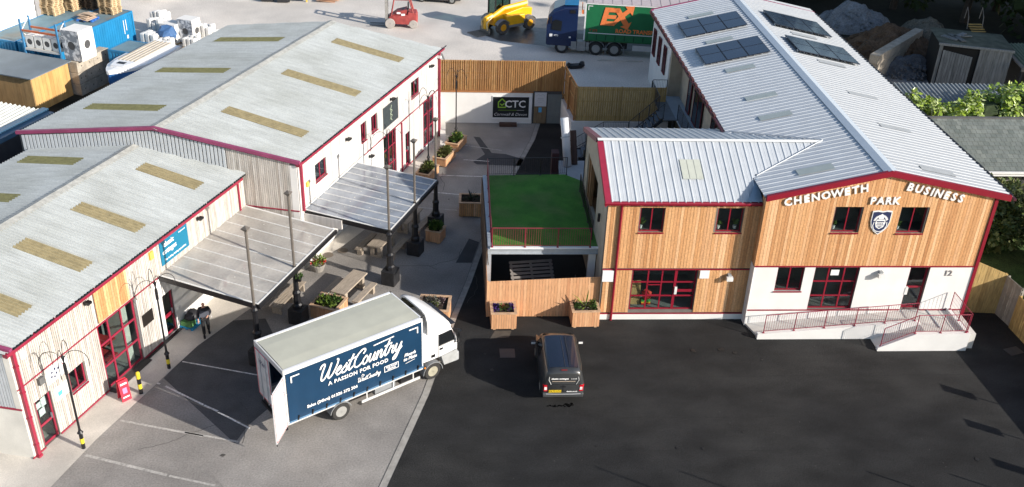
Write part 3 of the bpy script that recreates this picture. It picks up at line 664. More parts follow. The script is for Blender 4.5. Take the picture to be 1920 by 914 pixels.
b=MB(); w2.box(b,12.1,12.55,2.35,2.78,0.0,.05); b.build('meter_cover',white,R)
for wv,u,z in ((w2,13.5,2.5),(w1,20.6,3.0)):
    b=MB(); wv.box(b,u-.06,u+.1,z-.05,z+.12,0,.2); q=b.build('bulkhead_light',mat('light_grey_fitting',(.3,.32,.33)),R)
    b=MB(); wv.box(b,u-.13,u+.17,z-.17,z+.03,.12,.3); b.build('light_cover',MATS['pale_plastic'],q)
b=MB(); w2.box(b,7.42,7.95,2.2,2.8,0.0,.1); b.build('meter_box',white,R)
# gutter of sec 2
mb=MB(); mb.loft([[(x,YS-.02,6.32),(x,YS-.02,6.5),(x,YS-.2,6.5),(x,YS-.25,6.44),(x,YS-.22,6.34),(x,YS-.12,6.29)] for x in (7.2,14.48)]); mb.build('gutter',redp,R)
# roofs
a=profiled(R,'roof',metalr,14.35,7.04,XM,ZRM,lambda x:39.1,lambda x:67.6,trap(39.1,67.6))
b=profiled(R,'roof',mat('pale_metal_dimmed_for_sun',(.39,.415,.44),rough=.5,var=.04,scale=1.5,fine=.04),25.95,7.1,XM,ZRM,lambda x:39.1,lambda x:68.5,trap(39.1,68.5))  # right slope: same sheet, base colour lowered against the strong sun
ROOF1,ROOF1R=a,b
mb=MB()
for xe,ze in ((14.5,7.04),(25.6,7.16)):
    mb.loft([[(xe,y,ze-.16),(XM,y,ZRM-.14),(XM,y,ZRM-.03),(xe,y,ze-.03)] for y in (39.15,67.4)])
mb.build('roof_deck',darkin,R)
mb=MB(); mb.add([(XM-.34,39.05,8.3),(XM,39.05,8.4),(XM+.34,39.05,8.3),(XM-.34,67.6,8.3),(XM,67.6,8.4),(XM+.34,68.0,8.3)],[(0,1,4,3),(1,2,5,4)]); mb.build('ridge_cap',mat('blue_grey_flashing',(.50,.56,.62),rough=.4,var=.03),R)
mb=MB(); 
for y0 in [39.2+.94*i for i in range(30)]: mb.box(25.93,y0,7.0,26.03,y0+.8,7.14)
stuff(mb.build('eave_filler',blackp,R))
mb=MB(); mb.box(25.96,39.0,6.92,26.1,68.4,7.03); mb.box(14.2,44,6.9,14.34,67.5,7.02); mb.build('gutter',mat('dark_maroon_gutter',(.06,.012,.02),rough=.5),R)
mb=MB(); 
for y0 in [48.4+.9*i for i in range(21)]: mb.box(14.24,y0,7.03,14.36,y0+.5,7.09)
stuff(mb.build('eave_filler',mat('maroon_clip',(.09,.03,.03)),R))
mb=MB(); mb.box(14.3,67.5,6.9,14.5,67.62,7.1); mb.loft([[(14.3,y,6.95),(XM,y,8.25),(26,y,7.0),(26,y,7.12),(XM,y,8.4),(14.3,y,7.1)] for y in (67.62,67.72)]); mb.build('verge_trim',mauve,R)
S2E,S2R,YR2,YE2=6.45,7.93,43.3,47.9
mb=profiled(R,'roof',metalr,YS-.22,S2E,YR2,S2R,lambda y:7.28,lambda y:14.5+((S2E+(y-YS+.22)*(S2R-S2E)/(YR2-YS+.22))-7.05)/.2349+.02 if y>41.2 else 14.48,trap(7.5,18.4,.375),along='x')
ROOF2=mb
profiled(R,'roof',metalr,YE2,6.55,YR2,S2R,lambda y:7.28,lambda y:14.5+((6.55+(YE2-y)*(S2R-6.55)/(YE2-YR2))-7.05)/.2349+.1 if y<46.2 else 14.5,trap(7.5,18.4,.375),along='x')
mb=MB(); mb.loft([[(7.3,YS,6.3),(7.3,YR2,7.85),(7.3,YE2,6.45),(7.3,YE2,6.35),(7.3,YR2,7.7),(7.3,YS,6.2)],[(14.5,YS,6.3),(14.5,YR2,7.85),(14.5,YE2,6.45),(14.5,YE2,6.35),(14.5,YR2,7.7),(14.5,YS,6.2)]]); mb.build('roof_deck',darkin,R)
mb=MB(); mb.add([(7.25,YR2-.16,7.93),(7.25,YR2,7.99),(7.25,YR2+.16,7.93),(18.2,YR2-.16,7.93),(18.25,YR2,7.99),(18.2,YR2+.16,7.93)],[(0,3,4,1),(1,4,5,2),(0,1,2)]); mb.build('ridge_cap',mat('white_flashing',(.7,.71,.7),rough=.4,var=.03),R)
# verge flashings west gable
z2=lambda y: S2E+(y-YS+.22)*(S2R-S2E)/(YR2-YS+.22) if y<YR2 else S2R+(y-YR2)*(6.55-S2R)/(YE2-YR2)
mb=MB(); mb.loft([[(7.22,y,z2(y)-.2),(7.22,y,z2(y)+.05),(7.5,y,z2(y)+.05),(7.5,y,z2(y)+.015)] for y in (YS-.22,YR2-.2)]); mb.build('verge_flashing',redt,R)
mb=MB(); mb.loft([[(7.22,y,z2(y)-.2),(7.22,y,z2(y)+.05),(7.5,y,z2(y)+.05),(7.5,y,z2(y)+.015)] for y in (YR2+.17,YE2)]); mb.build('verge_flashing',mat('maroon_shaded_trim',(.20,.06,.08),rough=.5),R)  # far slope flashing: shade mixed into a darker red
# valley flashing
mb=MB(); mb.tube([(14.52,41.1,7.12),(18.25,43.3,8.0)],.03,5); mb.tube([(18.25,43.3,8.0),(14.5,46.3,7.12)],.03,5); mb.build('valley_trim',metalg,R)
mb=MB(); mb.add([(13.75,YS-.2,6.56),(14.46,YS-.2,6.56),(14.49,40.9,7.12)],[(0,1,2)]); mb.add([(14.5,Y1,6.3),(14.5,41.1,6.4),(14.5,41.1,7.04),(14.5,Y1,7.0)],[(0,1,2,3)]); mb.build('corner_flashing',mat('blue_flashing',(.24,.33,.42),rough=.4),R)
# west gable wall of sec 2 with the balcony openings
w3=Wall((X2L,0),(0,-1),(-1,0))
def zt3(u): return z2(-u)-.14
hol=[(-47.6,-46.9,3.1,5.9),(-46.3,-43.0,3.1,5.9)]
mb=MB(); holes_wall(w3,mb,-47.8,-YS-.3,0,6.2,[(-46.6,-42.9,3.1,5.75)],-.3,0)
w3.poly(mb,[(-47.8,6.2),(-YS-.3,6.2),(-YS-.3,zt3(-YS-.3)),(-YR2,zt3(-YR2)),(-47.8,zt3(-47.8))],-.3,0); mb.build('gable_wall',beige,R)
mb=MB(); mb.box(X2L+.3,42.7,2.9,X2L+2.2,46.9,3.05); mb.box(X2L+2.2,42.7,2.9,X2L+2.3,46.9,6.1); mb.build('porch_back',mat('porch_timber',(.28,.15,.07),var=.2,scale=2,stretch=(6,6,1)),R)
mb=MB(); 
for y in (46.25,45.6): mb.box(X2L+.05,y,3.1,X2L+.25,y+.2,5.8)
mb.build('porch_post',MATS['porch_timber'],R)
for y_,z_ in ((41.2,4.6),(47.2,5.2)): mb=MB(); mb.tube([(X2L-.12,y_,z_),(X2L-.12,y_,z_+.4)],.07,8); mb.build('wall_light',iron,R)
for y_ in (56.6,50.6): mb=MB(); mb.tube([(15.25,y_,5.3),(15.25,y_,5.7)],.07,8); mb.build('wall_light',iron,R)
mb=MB(); mb.box(X2L,47.5,0,14.5,47.8,6.35); mb.build('rear_wall',beige,R)
# rooflights
def rl(x0,x1,y0,y1,roof,plane,h=.05,m=rlgrey):
    mb=MB(); mb.add([(x0,y0,plane(x0,y0)+h),(x1,y0,plane(x1,y0)+h),(x1,y1,plane(x1,y1)+h),(x0,y1,plane(x0,y1)+h)],[(0,1,2,3)])
    mb.build('rooflight',m,roof)
pl1=lambda x,y:7.04+(x-14.35)*(ZRM-7.04)/5.6
pl1r=lambda x,y:7.1+(25.95-x)*(ZRM-7.1)/6.0
for y in (64.2,58.95,53.85,49.45,46.75,40.3): rl(16.23,17.86,y,y+.58,ROOF1,pl1)
for y in (66.2,61.8,56.6,51.5,47.0,42.0): rl(21.9,23.6,y-1.9,y-1.35,ROOF1R,pl1r,h=.032,m=mat('white_rooflight',(.385,.405,.415),rough=.5,var=.08))
mb=MB(); s=(S2R-S2E)/(YR2-YS+.22)
for i in range(3):
    x0=11.0+i*.33; q=MB(); q.add([(x0,40.86,S2E+(40.86-YS+.22)*s+.05),(x0+.31,40.86,S2E+(40.86-YS+.22)*s+.05),(x0+.31,42.03,S2E+(42.03-YS+.22)*s+.05),(x0,42.03,S2E+(42.03-YS+.22)*s+.05)],[(0,1,2,3)]); q.build('rooflight',mat('grp_cream_rooflight',(.50,.52,.45),rough=.4,var=.05),ROOF2)
# west side of the long wing : windows, doors, walkway
w4=Wall((XL1+.1,0),(0,-1),(-1,0)); w5=Wall((15.4,0),(0,-1),(-1,0))
for y in (65.9,64.1,62.3): 
    window(w4,R,-y-.75,-y,4.3,6.1,mull=(.5,),fm=mat('shaded_red_frame',(.12,.012,.02)),fw=.06,rec=-.14,inner=False,gl=mat('dark_glass',(.012,.014,.016),rough=.05,var=0))  # frame red darkened in colour for the shaded west side
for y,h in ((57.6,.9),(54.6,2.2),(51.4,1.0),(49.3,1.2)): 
    window(w5,R,-y-h,-y,3.3,5.9,mull=(.5,) if h>1 else (),fm=MATS['shaded_red_frame'],fw=.07,rec=-.14,inner=False,gl=MATS['dark_glass'],name='balcony_door',sill=False)
mb=MB(); w4.box(mb,-67.4,-61.2,0,6.8,.002,.03); mb.build('render_panel',wrend,R)
mb=MB(); mb.box(XL1+.03,61.25,4.2,XL1+.065,61.7,5.9); mb.build('wall_panel',white,R)
# plants standing on the inner window sills
wleaf=mat('window_plant_leaf',(.12,.2,.04),var=.2)
for i,(x,y,z,c,lab) in enumerate(((9.05,YS,4.9,1,'green pot plant inside the left upper window over the glazed shopfront'),(12.72,YS,4.9,0,'low bushy plant inside the left pane of the second upper window'),(13.5,YS,4.9,1,'taller plant inside the right pane of the second upper window'),(17.98,Y1,5.2,0,'yellow green plant inside the left gable window'),(21.05,Y1,5.2,0,'small pale plant inside the right gable window'))):
    t=thing('pot_plant',lab,'pot plant',(x,y+.32,z),frame='R'); mb=MB(); mb.lathe(x,y+.32,[(.07,z),(.1,z+.16)],8); mb.build('pot',white,t)
    mb=MB()
    for k in range(60):
        a=random.random()*6.28; e=random.uniform(.1,1.4); l=random.uniform(.12,.34)*(1.4 if c else 1); d=Vector((math.cos(a)*math.cos(e),math.sin(a)*math.cos(e)*.5,math.sin(e))); q=Vector((x,y+.32,z+.16)); s_=d.cross(Vector((.3,.2,1))).normalized()*.05
        mb.add([q+d*l*.4,q+d*l*.7+s_,q+d*l,q+d*l*.7-s_],[(0,1,2,3)])
    stuff(mb.build('leaves',wleaf,t))
# solar arrays
solm=mat('solar_cell',(.022,.038,.07),rough=.12,var=.12,scale=.8,spec=1.0); solf=mat('solar_frame',(.02,.025,.04),rough=.4)
def solar(x0,x1,y0,y1,plane,label,nx=3,ny=2):
    t=thing('solar_array',label,'solar panels',((x0+x1)/2,y0,plane((x0+x1)/2,y0)),frame='R',group='solar arrays on the long roof')
    for i in range(nx):
        for j in range(ny):
            a=x0+(x1-x0)*i/nx+.015; b=x0+(x1-x0)*(i+1)/nx-.015; c=y0+(y1-y0)*j/ny+.015; d=y0+(y1-y0)*(j+1)/ny-.015
            p=MB(); h=.16
            for (q0,q1,r0,r1,e,mm,nm) in ((a,b,c,d,0,solf,'panel'),): 
                p.loft([[(q0,r0,plane(q0,r0)+h),(q1,r0,plane(q1,r0)+h),(q1,r0,plane(q1,r0)+h+.04),(q0,r0,plane(q0,r0)+h+.04)],[(q0,r1,plane(q0,r1)+h),(q1,r1,plane(q1,r1)+h),(q1,r1,plane(q1,r1)+h+.04),(q0,r1,plane(q0,r1)+h+.04)]]); po=p.build(nm,mm,t)
            e=.03; p=MB(); p.add([(a+e,c+e,plane(a+e,c)+h+.045),(b-e,c+e,plane(b-e,c)+h+.045),(b-e,d-e,plane(b-e,d)+h+.045),(a+e,d-e,plane(a+e,d)+h+.045)],[(0,1,2,3)]); p.build('cell_sheet',solm,po)
    p=MB()
    for y in (y0+.3,y1-.3):
        for j in range(10):
            xx=x0+(x1-x0)*j/9; p.box(xx-.03,y-.03,plane(xx,y)+.02,xx+.03,y+.03,plane(xx,y)+.17)
    p.build('mounting_foot',steel,t)
solar(15.28,19.12,60.55,63.45,pl1,'farther dark solar array on the yard-facing slope of the long pale roof')
solar(15.32,19.12,55.4,58.3,pl1,'nearer dark solar array on the yard-facing slope of the long pale roof')
solar(21.05,24.87,60.8,64.0,pl1r,'farther solar array on the sunny right slope of the long pale roof')
solar(20.9,24.8,55.6,58.6,pl1r,'nearer solar array on the sunny right slope of the long pale roof')
# lettering and crest
def arc_word(word,u0,z0,u1,z1,size,label):
    t=thing('sign_lettering',label,'sign lettering',((u0+u1)/2,Y1-.02,min(z0,z1)),frame='R',group='lettering on the larch gable')
    n=len(word); ang=math.atan2(z1-z0,u1-u0)
    wd={'I':.45,'W':1.25,'O':1.1,'N':1.05,'H':1.02,'E':.85,'S':.85,'T':.88,'C':1,'B':.95,'U':1,'P':.9,'A':1,'R':.95,'K':.95}
    tot=sum(wd[c] for c in word); q=0
    for c in word:
        f=(q+wd[c]/2)/tot; q+=wd[c]
        wtext(c,size,white,t,w1,u0+(u1-u0)*f,z0+(z1-z0)*f,.045,rot=ang,ext=.03,bold=.018,name='letter')
    return t
arc_word('CHENOWETH',15.27,6.70,19.1,7.5,.53,'white raised word CHENOWETH climbing the left half of the larch gable')
arc_word('PARK',19.25,6.83,20.68,6.83,.5,'white raised word PARK between the two upper gable windows')
arc_word('BUSINESS',20.8,7.58,23.7,6.93,.53,'white raised word BUSINESS descending the right half of the larch gable')
t=thing('house_number','small grey number 12 on the white wall right of the red entrance door','sign',(24.0,Y1-.01,2.9),frame='R')
wtext('12',.42,mat('number_grey',(.22,.2,.2)),t,w1,23.98,2.95,.02,ext=.01,bold=.006,name='numeral')
t=thing('crest','navy and white shield crest between the two upper gable windows','crest',(19.98,Y1-.02,5.0),frame='R')
def shield(cx,cz,s,n=10):
    pts=[(-.5,.55),(-.25,.58),(0,.54),(.25,.58),(.5,.55),(.5,.05),(.42,-.22),(.25,-.42),(0,-.58),(-.25,-.42),(-.42,-.22),(-.5,.05)]
    return [(cx+a*s[0],cz+b*s[1]) for a,b in pts][::-1]
for s,m,d0,d1,nm in (((.92,1.08),white,.02,.06,'shield_back'),((.84,.98),navy,.06,.068,'shield_face')):
    mb=MB(); w1.poly(mb,shield(20.0,5.72,s)[::-1],d0,d1); mb.build(nm,m,t)
SZ=.17
class W1S(Wall):
    def P(s,u,z,d): return Wall.P(s,u,z+SZ,d)
w1s=W1S((0,Y1),(1,0),(0,-1))
mb=MB(); 
w1s.poly(mb,[(19.82,5.33),(20.0,5.22),(20.18,5.33),(20.24,5.55),(20.2,5.72),(19.8,5.72),(19.76,5.55)],.068,.074)
for k in range(14):
    a=math.pi*(.08+.84*k/13); stroke(w1s,mb,[(20.0+.26*math.cos(a),5.62+.26*math.sin(a)),(20.0+.33*math.cos(a+.1),5.62+.33*math.sin(a+.1))],.05,.068,.073)
w1s.box(mb,19.88,20.12,5.74,5.88,.068,.073); stroke(w1s,mb,[(19.9,5.9),(20.0,5.98),(20.1,5.9)],.06,.068,.073)
for s in (-1,1): stroke(w1s,mb,[(20+s*.3,5.58),(20+s*.33,5.4),(20+s*.26,5.22),(20+s*.13,5.11),(20,5.08)],.035,.068,.073)
mb.build('shield_emblem',white,t)
mb=MB(); w1s.box(mb,19.82,20.18,5.58,5.64,.074,.078); w1s.box(mb,19.83,20.17,5.42,5.46,.074,.078)
for k in range(3): w1s.box(mb,19.87+k*.1,19.92+k*.1,5.49,5.54,.074,.078)
w1s.poly(mb,[(19.88,5.36),(20.0,5.28),(20.12,5.36)][::-1],.074,.078)
mb.build('shield_detail',navy,t)

# ---------------- entrance ramp
RP=thing('entrance_ramp','white rendered access ramp with a landing at the entrance door','ramp',(19.8,37.5,0),frame='R')
rs=mat('ramp_surface',(.58,.56,.52),rough=.9,var=.08,scale=2,fine=.08)
YF=37.95
# long rising slab along the facade
mb=MB(); mb.loft([[(14.85,YF+.2,0),(14.55,Y1,0),(14.55,Y1,.1),(14.85,YF+.2,.1)],[(22.4,YF+.2,0),(22.4,Y1,0),(22.4,Y1,.84),(22.4,YF+.2,.84)]]); mb.build('ramp_slab',rs,RP)
mb=MB(); mb.box(22.4,YF+.2,0,25.0,Y1-.001,.84); mb.box(22.6,36.95+.2,0,25.0,YF+.2,.83); mb.build('landing',rs,RP)
mb=MB(); mb.loft([[(14.8,YF,0),(14.8,YF+.2,0),(14.8,YF+.2,.28),(14.8,YF,.28)],[(22.4,YF,0),(22.4,YF+.2,0),(22.4,YF+.2,.98),(22.4,YF,.98)]]); mb.loft([[(22.4,YF,0),(22.4,YF+.2,0),(22.4,YF+.2,.98),(22.4,YF,.98)],[(22.62,YF,0),(22.62,YF+.2,0),(22.62,YF+.2,.9),(22.62,YF,.9)]]); mb.build('ramp_wall',wrend,RP)
# return flight along the front with its own wall
mb=MB(); mb.loft([[(20.35,37.15,0),(20.35,YF,0),(20.35,YF,.02),(20.35,37.15,.02)],[(22.6,37.15,0),(22.6,YF,0),(22.6,YF,.83),(22.6,37.15,.83)]]); mb.build('ramp_slab',rs,RP)
mb=MB(); mb.loft([[(20.3,36.95,0),(20.3,37.15,0),(20.3,37.15,.18),(20.3,36.95,.18)],[(21.95,36.95,0),(21.95,37.15,0),(21.95,37.15,.95),(21.95,36.95,.95)],[(24.4,36.95,0),(24.4,37.15,0),(24.4,37.15,.98),(24.4,36.95,.98)]])
mb.box(24.4,36.95,0,24.6,Y1-.002,.98); mb.build('ramp_wall',wrend,RP)
mb=MB(); mb.box(14.8,YF-.0,.29,14.84,YF+.2,.3); mb.box(23.42,YF-.3,.84,23.47,Y1,.88); mb.build('step_nosing',steel,RP)
def railing(label,pts,h=1.0,m=redt,cat='railing',post=1.35,bar=.11,org=None,rr=.019,group=None,name='railing',barm=None,topm=None,mesh=False):
    """pts: list of (x,y,z) base points, straight runs"""
    t=thing(name,label,cat,org or pts[0],frame='R',group=group)
    P=[Vector(p) for p in pts]
    top=MB(); bars=MB(); up_=Vector((0,0,h)); lo=Vector((0,0,.1))
    for a,b in zip(P[:-1],P[1:]):
        L=(b-a).length; n=max(1,round(L/post))
        top.tube([a+up_,b+up_],rr,6); top.tube([a+lo,b+lo],rr*.7,6)
        for i in range(n+1):
            if i==0 and a is not P[0]: continue
            q=a+(b-a)*i/n; p=MB(); p.tube([q,q+up_],rr*1.15,6); p.box(q.x-.05,q.y-.05,q.z,q.x+.05,q.y+.05,q.z+.02); p.build('post',m,t)
        k=max(2,round(L/bar))
        for i in range(1,k):
            q=a+(b-a)*i/k; bars.tube([q+lo,q+up_],.007,4,cap=False)
    top.build('rail',m,t); bo=bars.build('baluster_bars',barm or m,t); stuff(bo)
    return t
railing('long dark red railing on top of the white ramp wall below the facade',[(15.1,YF+.1,.3),(22.35,YF+.1,.98)],1.0,m=redt,post=1.45,org=(15.1,YF+.1,.3))
railing('short bent red railing on the front wall of the return ramp',[(20.45,37.05,.22),(21.95,37.05,.95),(24.4,37.05,.98)],1.0,post=1.5)
railing('red railing along the right edge of the entrance landing',[(24.5,37.1,.98),(24.5,39.0,.98)],1.0,post=1.0)
# ============================================================ canopies
poly=mat('grimy_polycarbonate',(.47,.445,.405),rough=.28,var=.22,scale=.7,fine=.08,fscale=9,alpha=.72,spec=.7)
polyb=mat('sky_tinted_polycarbonate',(.34,.37,.41),rough=.1,var=.25,scale=.9,alpha=.72,spec=.9)  # blue in the base colour stands in for sky reflection
bar_w=mat('white_glazing_bar',(.7,.7,.68),rough=.5,var=.08)
def canopy(label,X0,z0,X1,z1,Y0,Y1,n,pm,off=0):
    t=thing('canopy',label,'canopy',(X0,(Y0+Y1)/2,z1),frame='L',group='glazed canopies along the warehouses')
    z=lambda x:z0+(z1-z0)*(x-X0)/(X1-X0)
    dy=(Y1-Y0)/n
    for i in range(n):
        a=Y0+i*dy+.02; b=a+dy-.04; xm=(X0+X1)/2+.3
        for p,q,e in ((X0,xm,0),(xm-.02,X1,-.004)):
            mb=MB(); mb.loft([[(p,a,z(p)+e),(p,b,z(p)+e),(p,b,z(p)+.012+e),(p,a,z(p)+.012+e)],[(q,a,z(q)+e),(q,b,z(q)+e),(q,b,z(q)+.012+e),(q,a,z(q)+.012+e)]]); mb.build('roof_panel',pm,t)
    for i in range(n+1):
        y=Y0+i*dy; mb=MB(); w=.018 if 0<i<n else .04
        mb.loft([[(x,y-w,z(x)+.013),(x,y+w,z(x)+.013),(x,y+w*.6,z(x)+.045),(x,y-w*.6,z(x)+.045)] for x in (X0,X1)]); mb.build('glazing_bar',bar_w,t)
    for y in (Y0+.02,Y1-.02):
        mb=MB(); mb.loft([[(x,y-.06,z(x)-.26),(x,y+.06,z(x)-.26),(x,y+.06,z(x)-.03),(x,y-.06,z(x)-.03)] for x in (X0,X1)]); mb.build('end_beam',iron,t)
    mb=MB(); 
    for k in range(1,4):
        x=X0+(X1-X0)*k/4; mb.box(x-.04,Y0+.1,z(x)-.14,x+.04,Y1-.1,z(x)-.02)
    for y in (Y0+dy*2,Y0+dy*4,Y0+dy*6): mb.loft([[(x,y-.04,z(x)-.2),(x,y+.04,z(x)-.2),(x,y+.04,z(x)-.15),(x,y-.04,z(x)-.15)] for x in (X0,X1)])
    mb.build('roof_frame',iron,t)
    mb=MB(); mb.box(X1,Y0-.05,z1-.2,X1+.14,Y1+.05,z1-.0); mb.build('front_gutter',iron,t)
    mb=MB(); mb.box(X1-.02,Y0-.05,z1+.015,X1+.05,Y1+.05,z1+.04); mb.build('eaves_strip',bar_w,t)
    mb=MB(); 
    for i in range(n):
        for f in (.35,.6,.85):
            x=X0+(X1-X0)*f; y=Y0+(i+random.uniform(.3,.7))*dy; mb.cbox(x,y,z(x)+.02,random.uniform(.03,.08),random.uniform(.02,.06),.01,rz=random.random()*3)
    stuff(mb.build('fallen_debris',mat('bird_mess',(.55,.54,.5),var=.1),t))
    return t
canopy('lower grimy canopy in front of the blue sign, nearest the white and blue truck',XA+.02,3.36,-20.95,3.02,30.95,38.1,8,poly)
canopy('upper canopy on the rear warehouse, reflecting blue sky at its far corner',XB+.03,3.22,-18.4,3.0,39.1,45.1,9,polyb)
# infill wall between the canopies
mb=MB(); mb.box(XB+.02,39.0,2.55,-21.0,39.1,3.05); o=mb.build('wall',MATS['pale_weathered_cladding'],B); o.name='canopy_return'
def column(X,Y,h,label):
    t=thing('canopy_column',label,'column',(X,Y,0),frame='L',group='tall cast iron columns carrying the canopies')
    mb=MB(); mb.box(X-.36,Y-.36,0.012,X+.36,Y+.36,.82); mb.build('plinth',mat('black_painted_block',(.02,.02,.022),rough=.5,var=.4,scale=5,bump=.4,bscale=8),t,bevel=.03)
    mb=MB(); mb.lathe(X,Y,[(.24,.82),(.24,1.0),(.18,1.08),(.17,1.55),(.2,1.6),(.2,1.68),(.13,1.78),(.115,2.7),(.16,2.76),(.16,2.86),(.09,2.95),(.08,3.1)],8); mb.build('cast_base',iron,t)
    mb=MB(); mb.tube([(X,Y,3.0),(X,Y,h)],.062,8); mb.build('upper_tube',irong,t)
    mb=MB(); mb.lathe(X,Y,[(.08,h-.12),(.2,h),(.2,h+.03),(.02,h+.12)],4,sq=True); mb.build('cap',irong,t)
column(-21.0,30.75,6.85,'tall iron column at the near corner of the lower canopy, behind the truck')
column(-21.0,34.25,6.85,'tall iron column midway along the lower canopy, beside the large timber planter')
column(-18.4,39.0,6.5,'tall iron column at the near corner of the upper canopy, on a scuffed block')
column(-18.4,42.2,6.55,'tall iron column in the middle of the upper canopy front edge')
column(-18.45,45.2,6.55,'tall iron column at the far corner of the upper canopy')
# ============================================================ swan lamps
def lamp(X,Y,label,h=4.15,rz=0,sc=1):
    t=thing('lamp_post',label,'lamp post',(X,Y,0),frame='L',group='thin black lamp posts with looping wire arms')
    mb=MB(); mb.tube([(X,Y,.75),(X,Y,3.35),(X,Y,h)],[.045,.04,.035],8); mb.build('pole',iron,t)
    mb=MB(); mb.lathe(X,Y,[(.075,.0),(.075,.28)],10); mb.lathe(X,Y,[(.075,.52),(.075,.74),(.12,.8),(.06,.9),(.045,1.0)],10); mb.build('base_sleeve',iron,t)
    mb=MB(); mb.lathe(X,Y,[(.08,.28),(.08,.52)],10); mb.build('yellow_band',yellow,t)
    mb=MB(); mb.lathe(X,Y,[(.05,h-.55),(.065,h-.5),(.065,h-.1),(.05,h)],8); mb.build('collar',iron,t)
    for k,(a,R_,H_) in enumerate(((.5,.62,.55),(2.0,.45,.8),(3.6,.62,.55),(5.2,.45,.78))):
        a+=rz; pts=[]
        for i in range(15):
            q=i/14; s=math.pi*q*1.12
            r=R_*(1-math.cos(s))*.72; z=h+H_*math.sin(s)
            pts.append((X+r*math.cos(a),Y+r*math.sin(a),z-.0))
        mb=MB(); mb.tube(pts,.014,5); mb.build('wire_arm',iron,t)
    mb=MB(); mb.lathe(X,Y,[(.02,h+.35),(.07,h+.3),(.05,h+.2),(.02,h)],8); mb.build('finial',iron,t)
lamp(-24.52,23.41,'looping wire lamp post nearest the camera, in front of the small red door')
lamp(-24.5,28.98,'looping wire lamp post at the lower canopy corner, by the man',rz=.6)
lamp(-22.0,46.7,'looping wire lamp post rising behind the upper canopy',rz=.3)
lamp(-21.75,52.1,'looping wire lamp post beside the middle planter of the far row',rz=.9,h=4.5)
lamp(-21.8,57.0,'looping wire lamp post in front of the tall timber fence, beside the farthest planter',rz=1.3)
# ============================================================ planters
soil=mat('soil',(.035,.022,.014),rough=1,var=.3,scale=8)
def leafmat(n,c): return mat(n,c,rough=.6,var=.2,scale=6,rnd=.35,island=1)
lg=leafmat('leaf_green',(.06,.12,.02)); lg2=leafmat('leaf_bright',(.14,.21,.03)); lr=leafmat('leaf_red',(.28,.05,.03)); lpv=leafmat('petal_violet',(.10,.03,.25)); ldk=leafmat('leaf_dark',(.018,.03,.012)); lgy=leafmat('leaf_silver',(.22,.22,.18))
def leaves(c,r,n,ls,m,name,parent,sq=(1,1,.7),up=.4):
    mb=MB()
    for i in range(n):
        while True:
            p=Vector((random.uniform(-1,1),random.uniform(-1,1),random.uniform(-1,1)))
            if p.length<1: break
        d=(p+Vector((random.uniform(-.6,.6),random.uniform(-.6,.6),up+random.uniform(-.3,.5)))).normalized()
        q=Vector((c[0]+p.x*r*sq[0],c[1]+p.y*r*sq[1],c[2]+p.z*r*sq[2])); l=ls*random.uniform(.6,1.4); s=d.cross(Vector((random.random(),random.random(),.3))).normalized()*l*.3
        mb.add([q,q+d*l*.5+s,q+d*l,q+d*l*.5-s],[(0,1,2,3)])
    return stuff(mb.build(name,m,parent))
def spiky(c,n,L,m,name,parent,w=.03):
    mb=MB()
    for i in range(n):
        a=random.random()*6.283; e=random.uniform(.35,1.3); d=Vector((math.cos(a)*math.cos(e),math.sin(a)*math.cos(e),math.sin(e))); l=L*random.uniform(.6,1.1); s=Vector((-math.sin(a),math.cos(a),0))*w; q=Vector(c)
        t=q+d*l; t.z-=l*.18*math.cos(e); md=q+d*l*.55
        mb.add([q-s*.6,q+s*.6,md+s,md-s],[(0,1,2,3)]); mb.add([md-s,md+s,t],[(0,1,2)])
    return stuff(mb.build(name,m,parent))
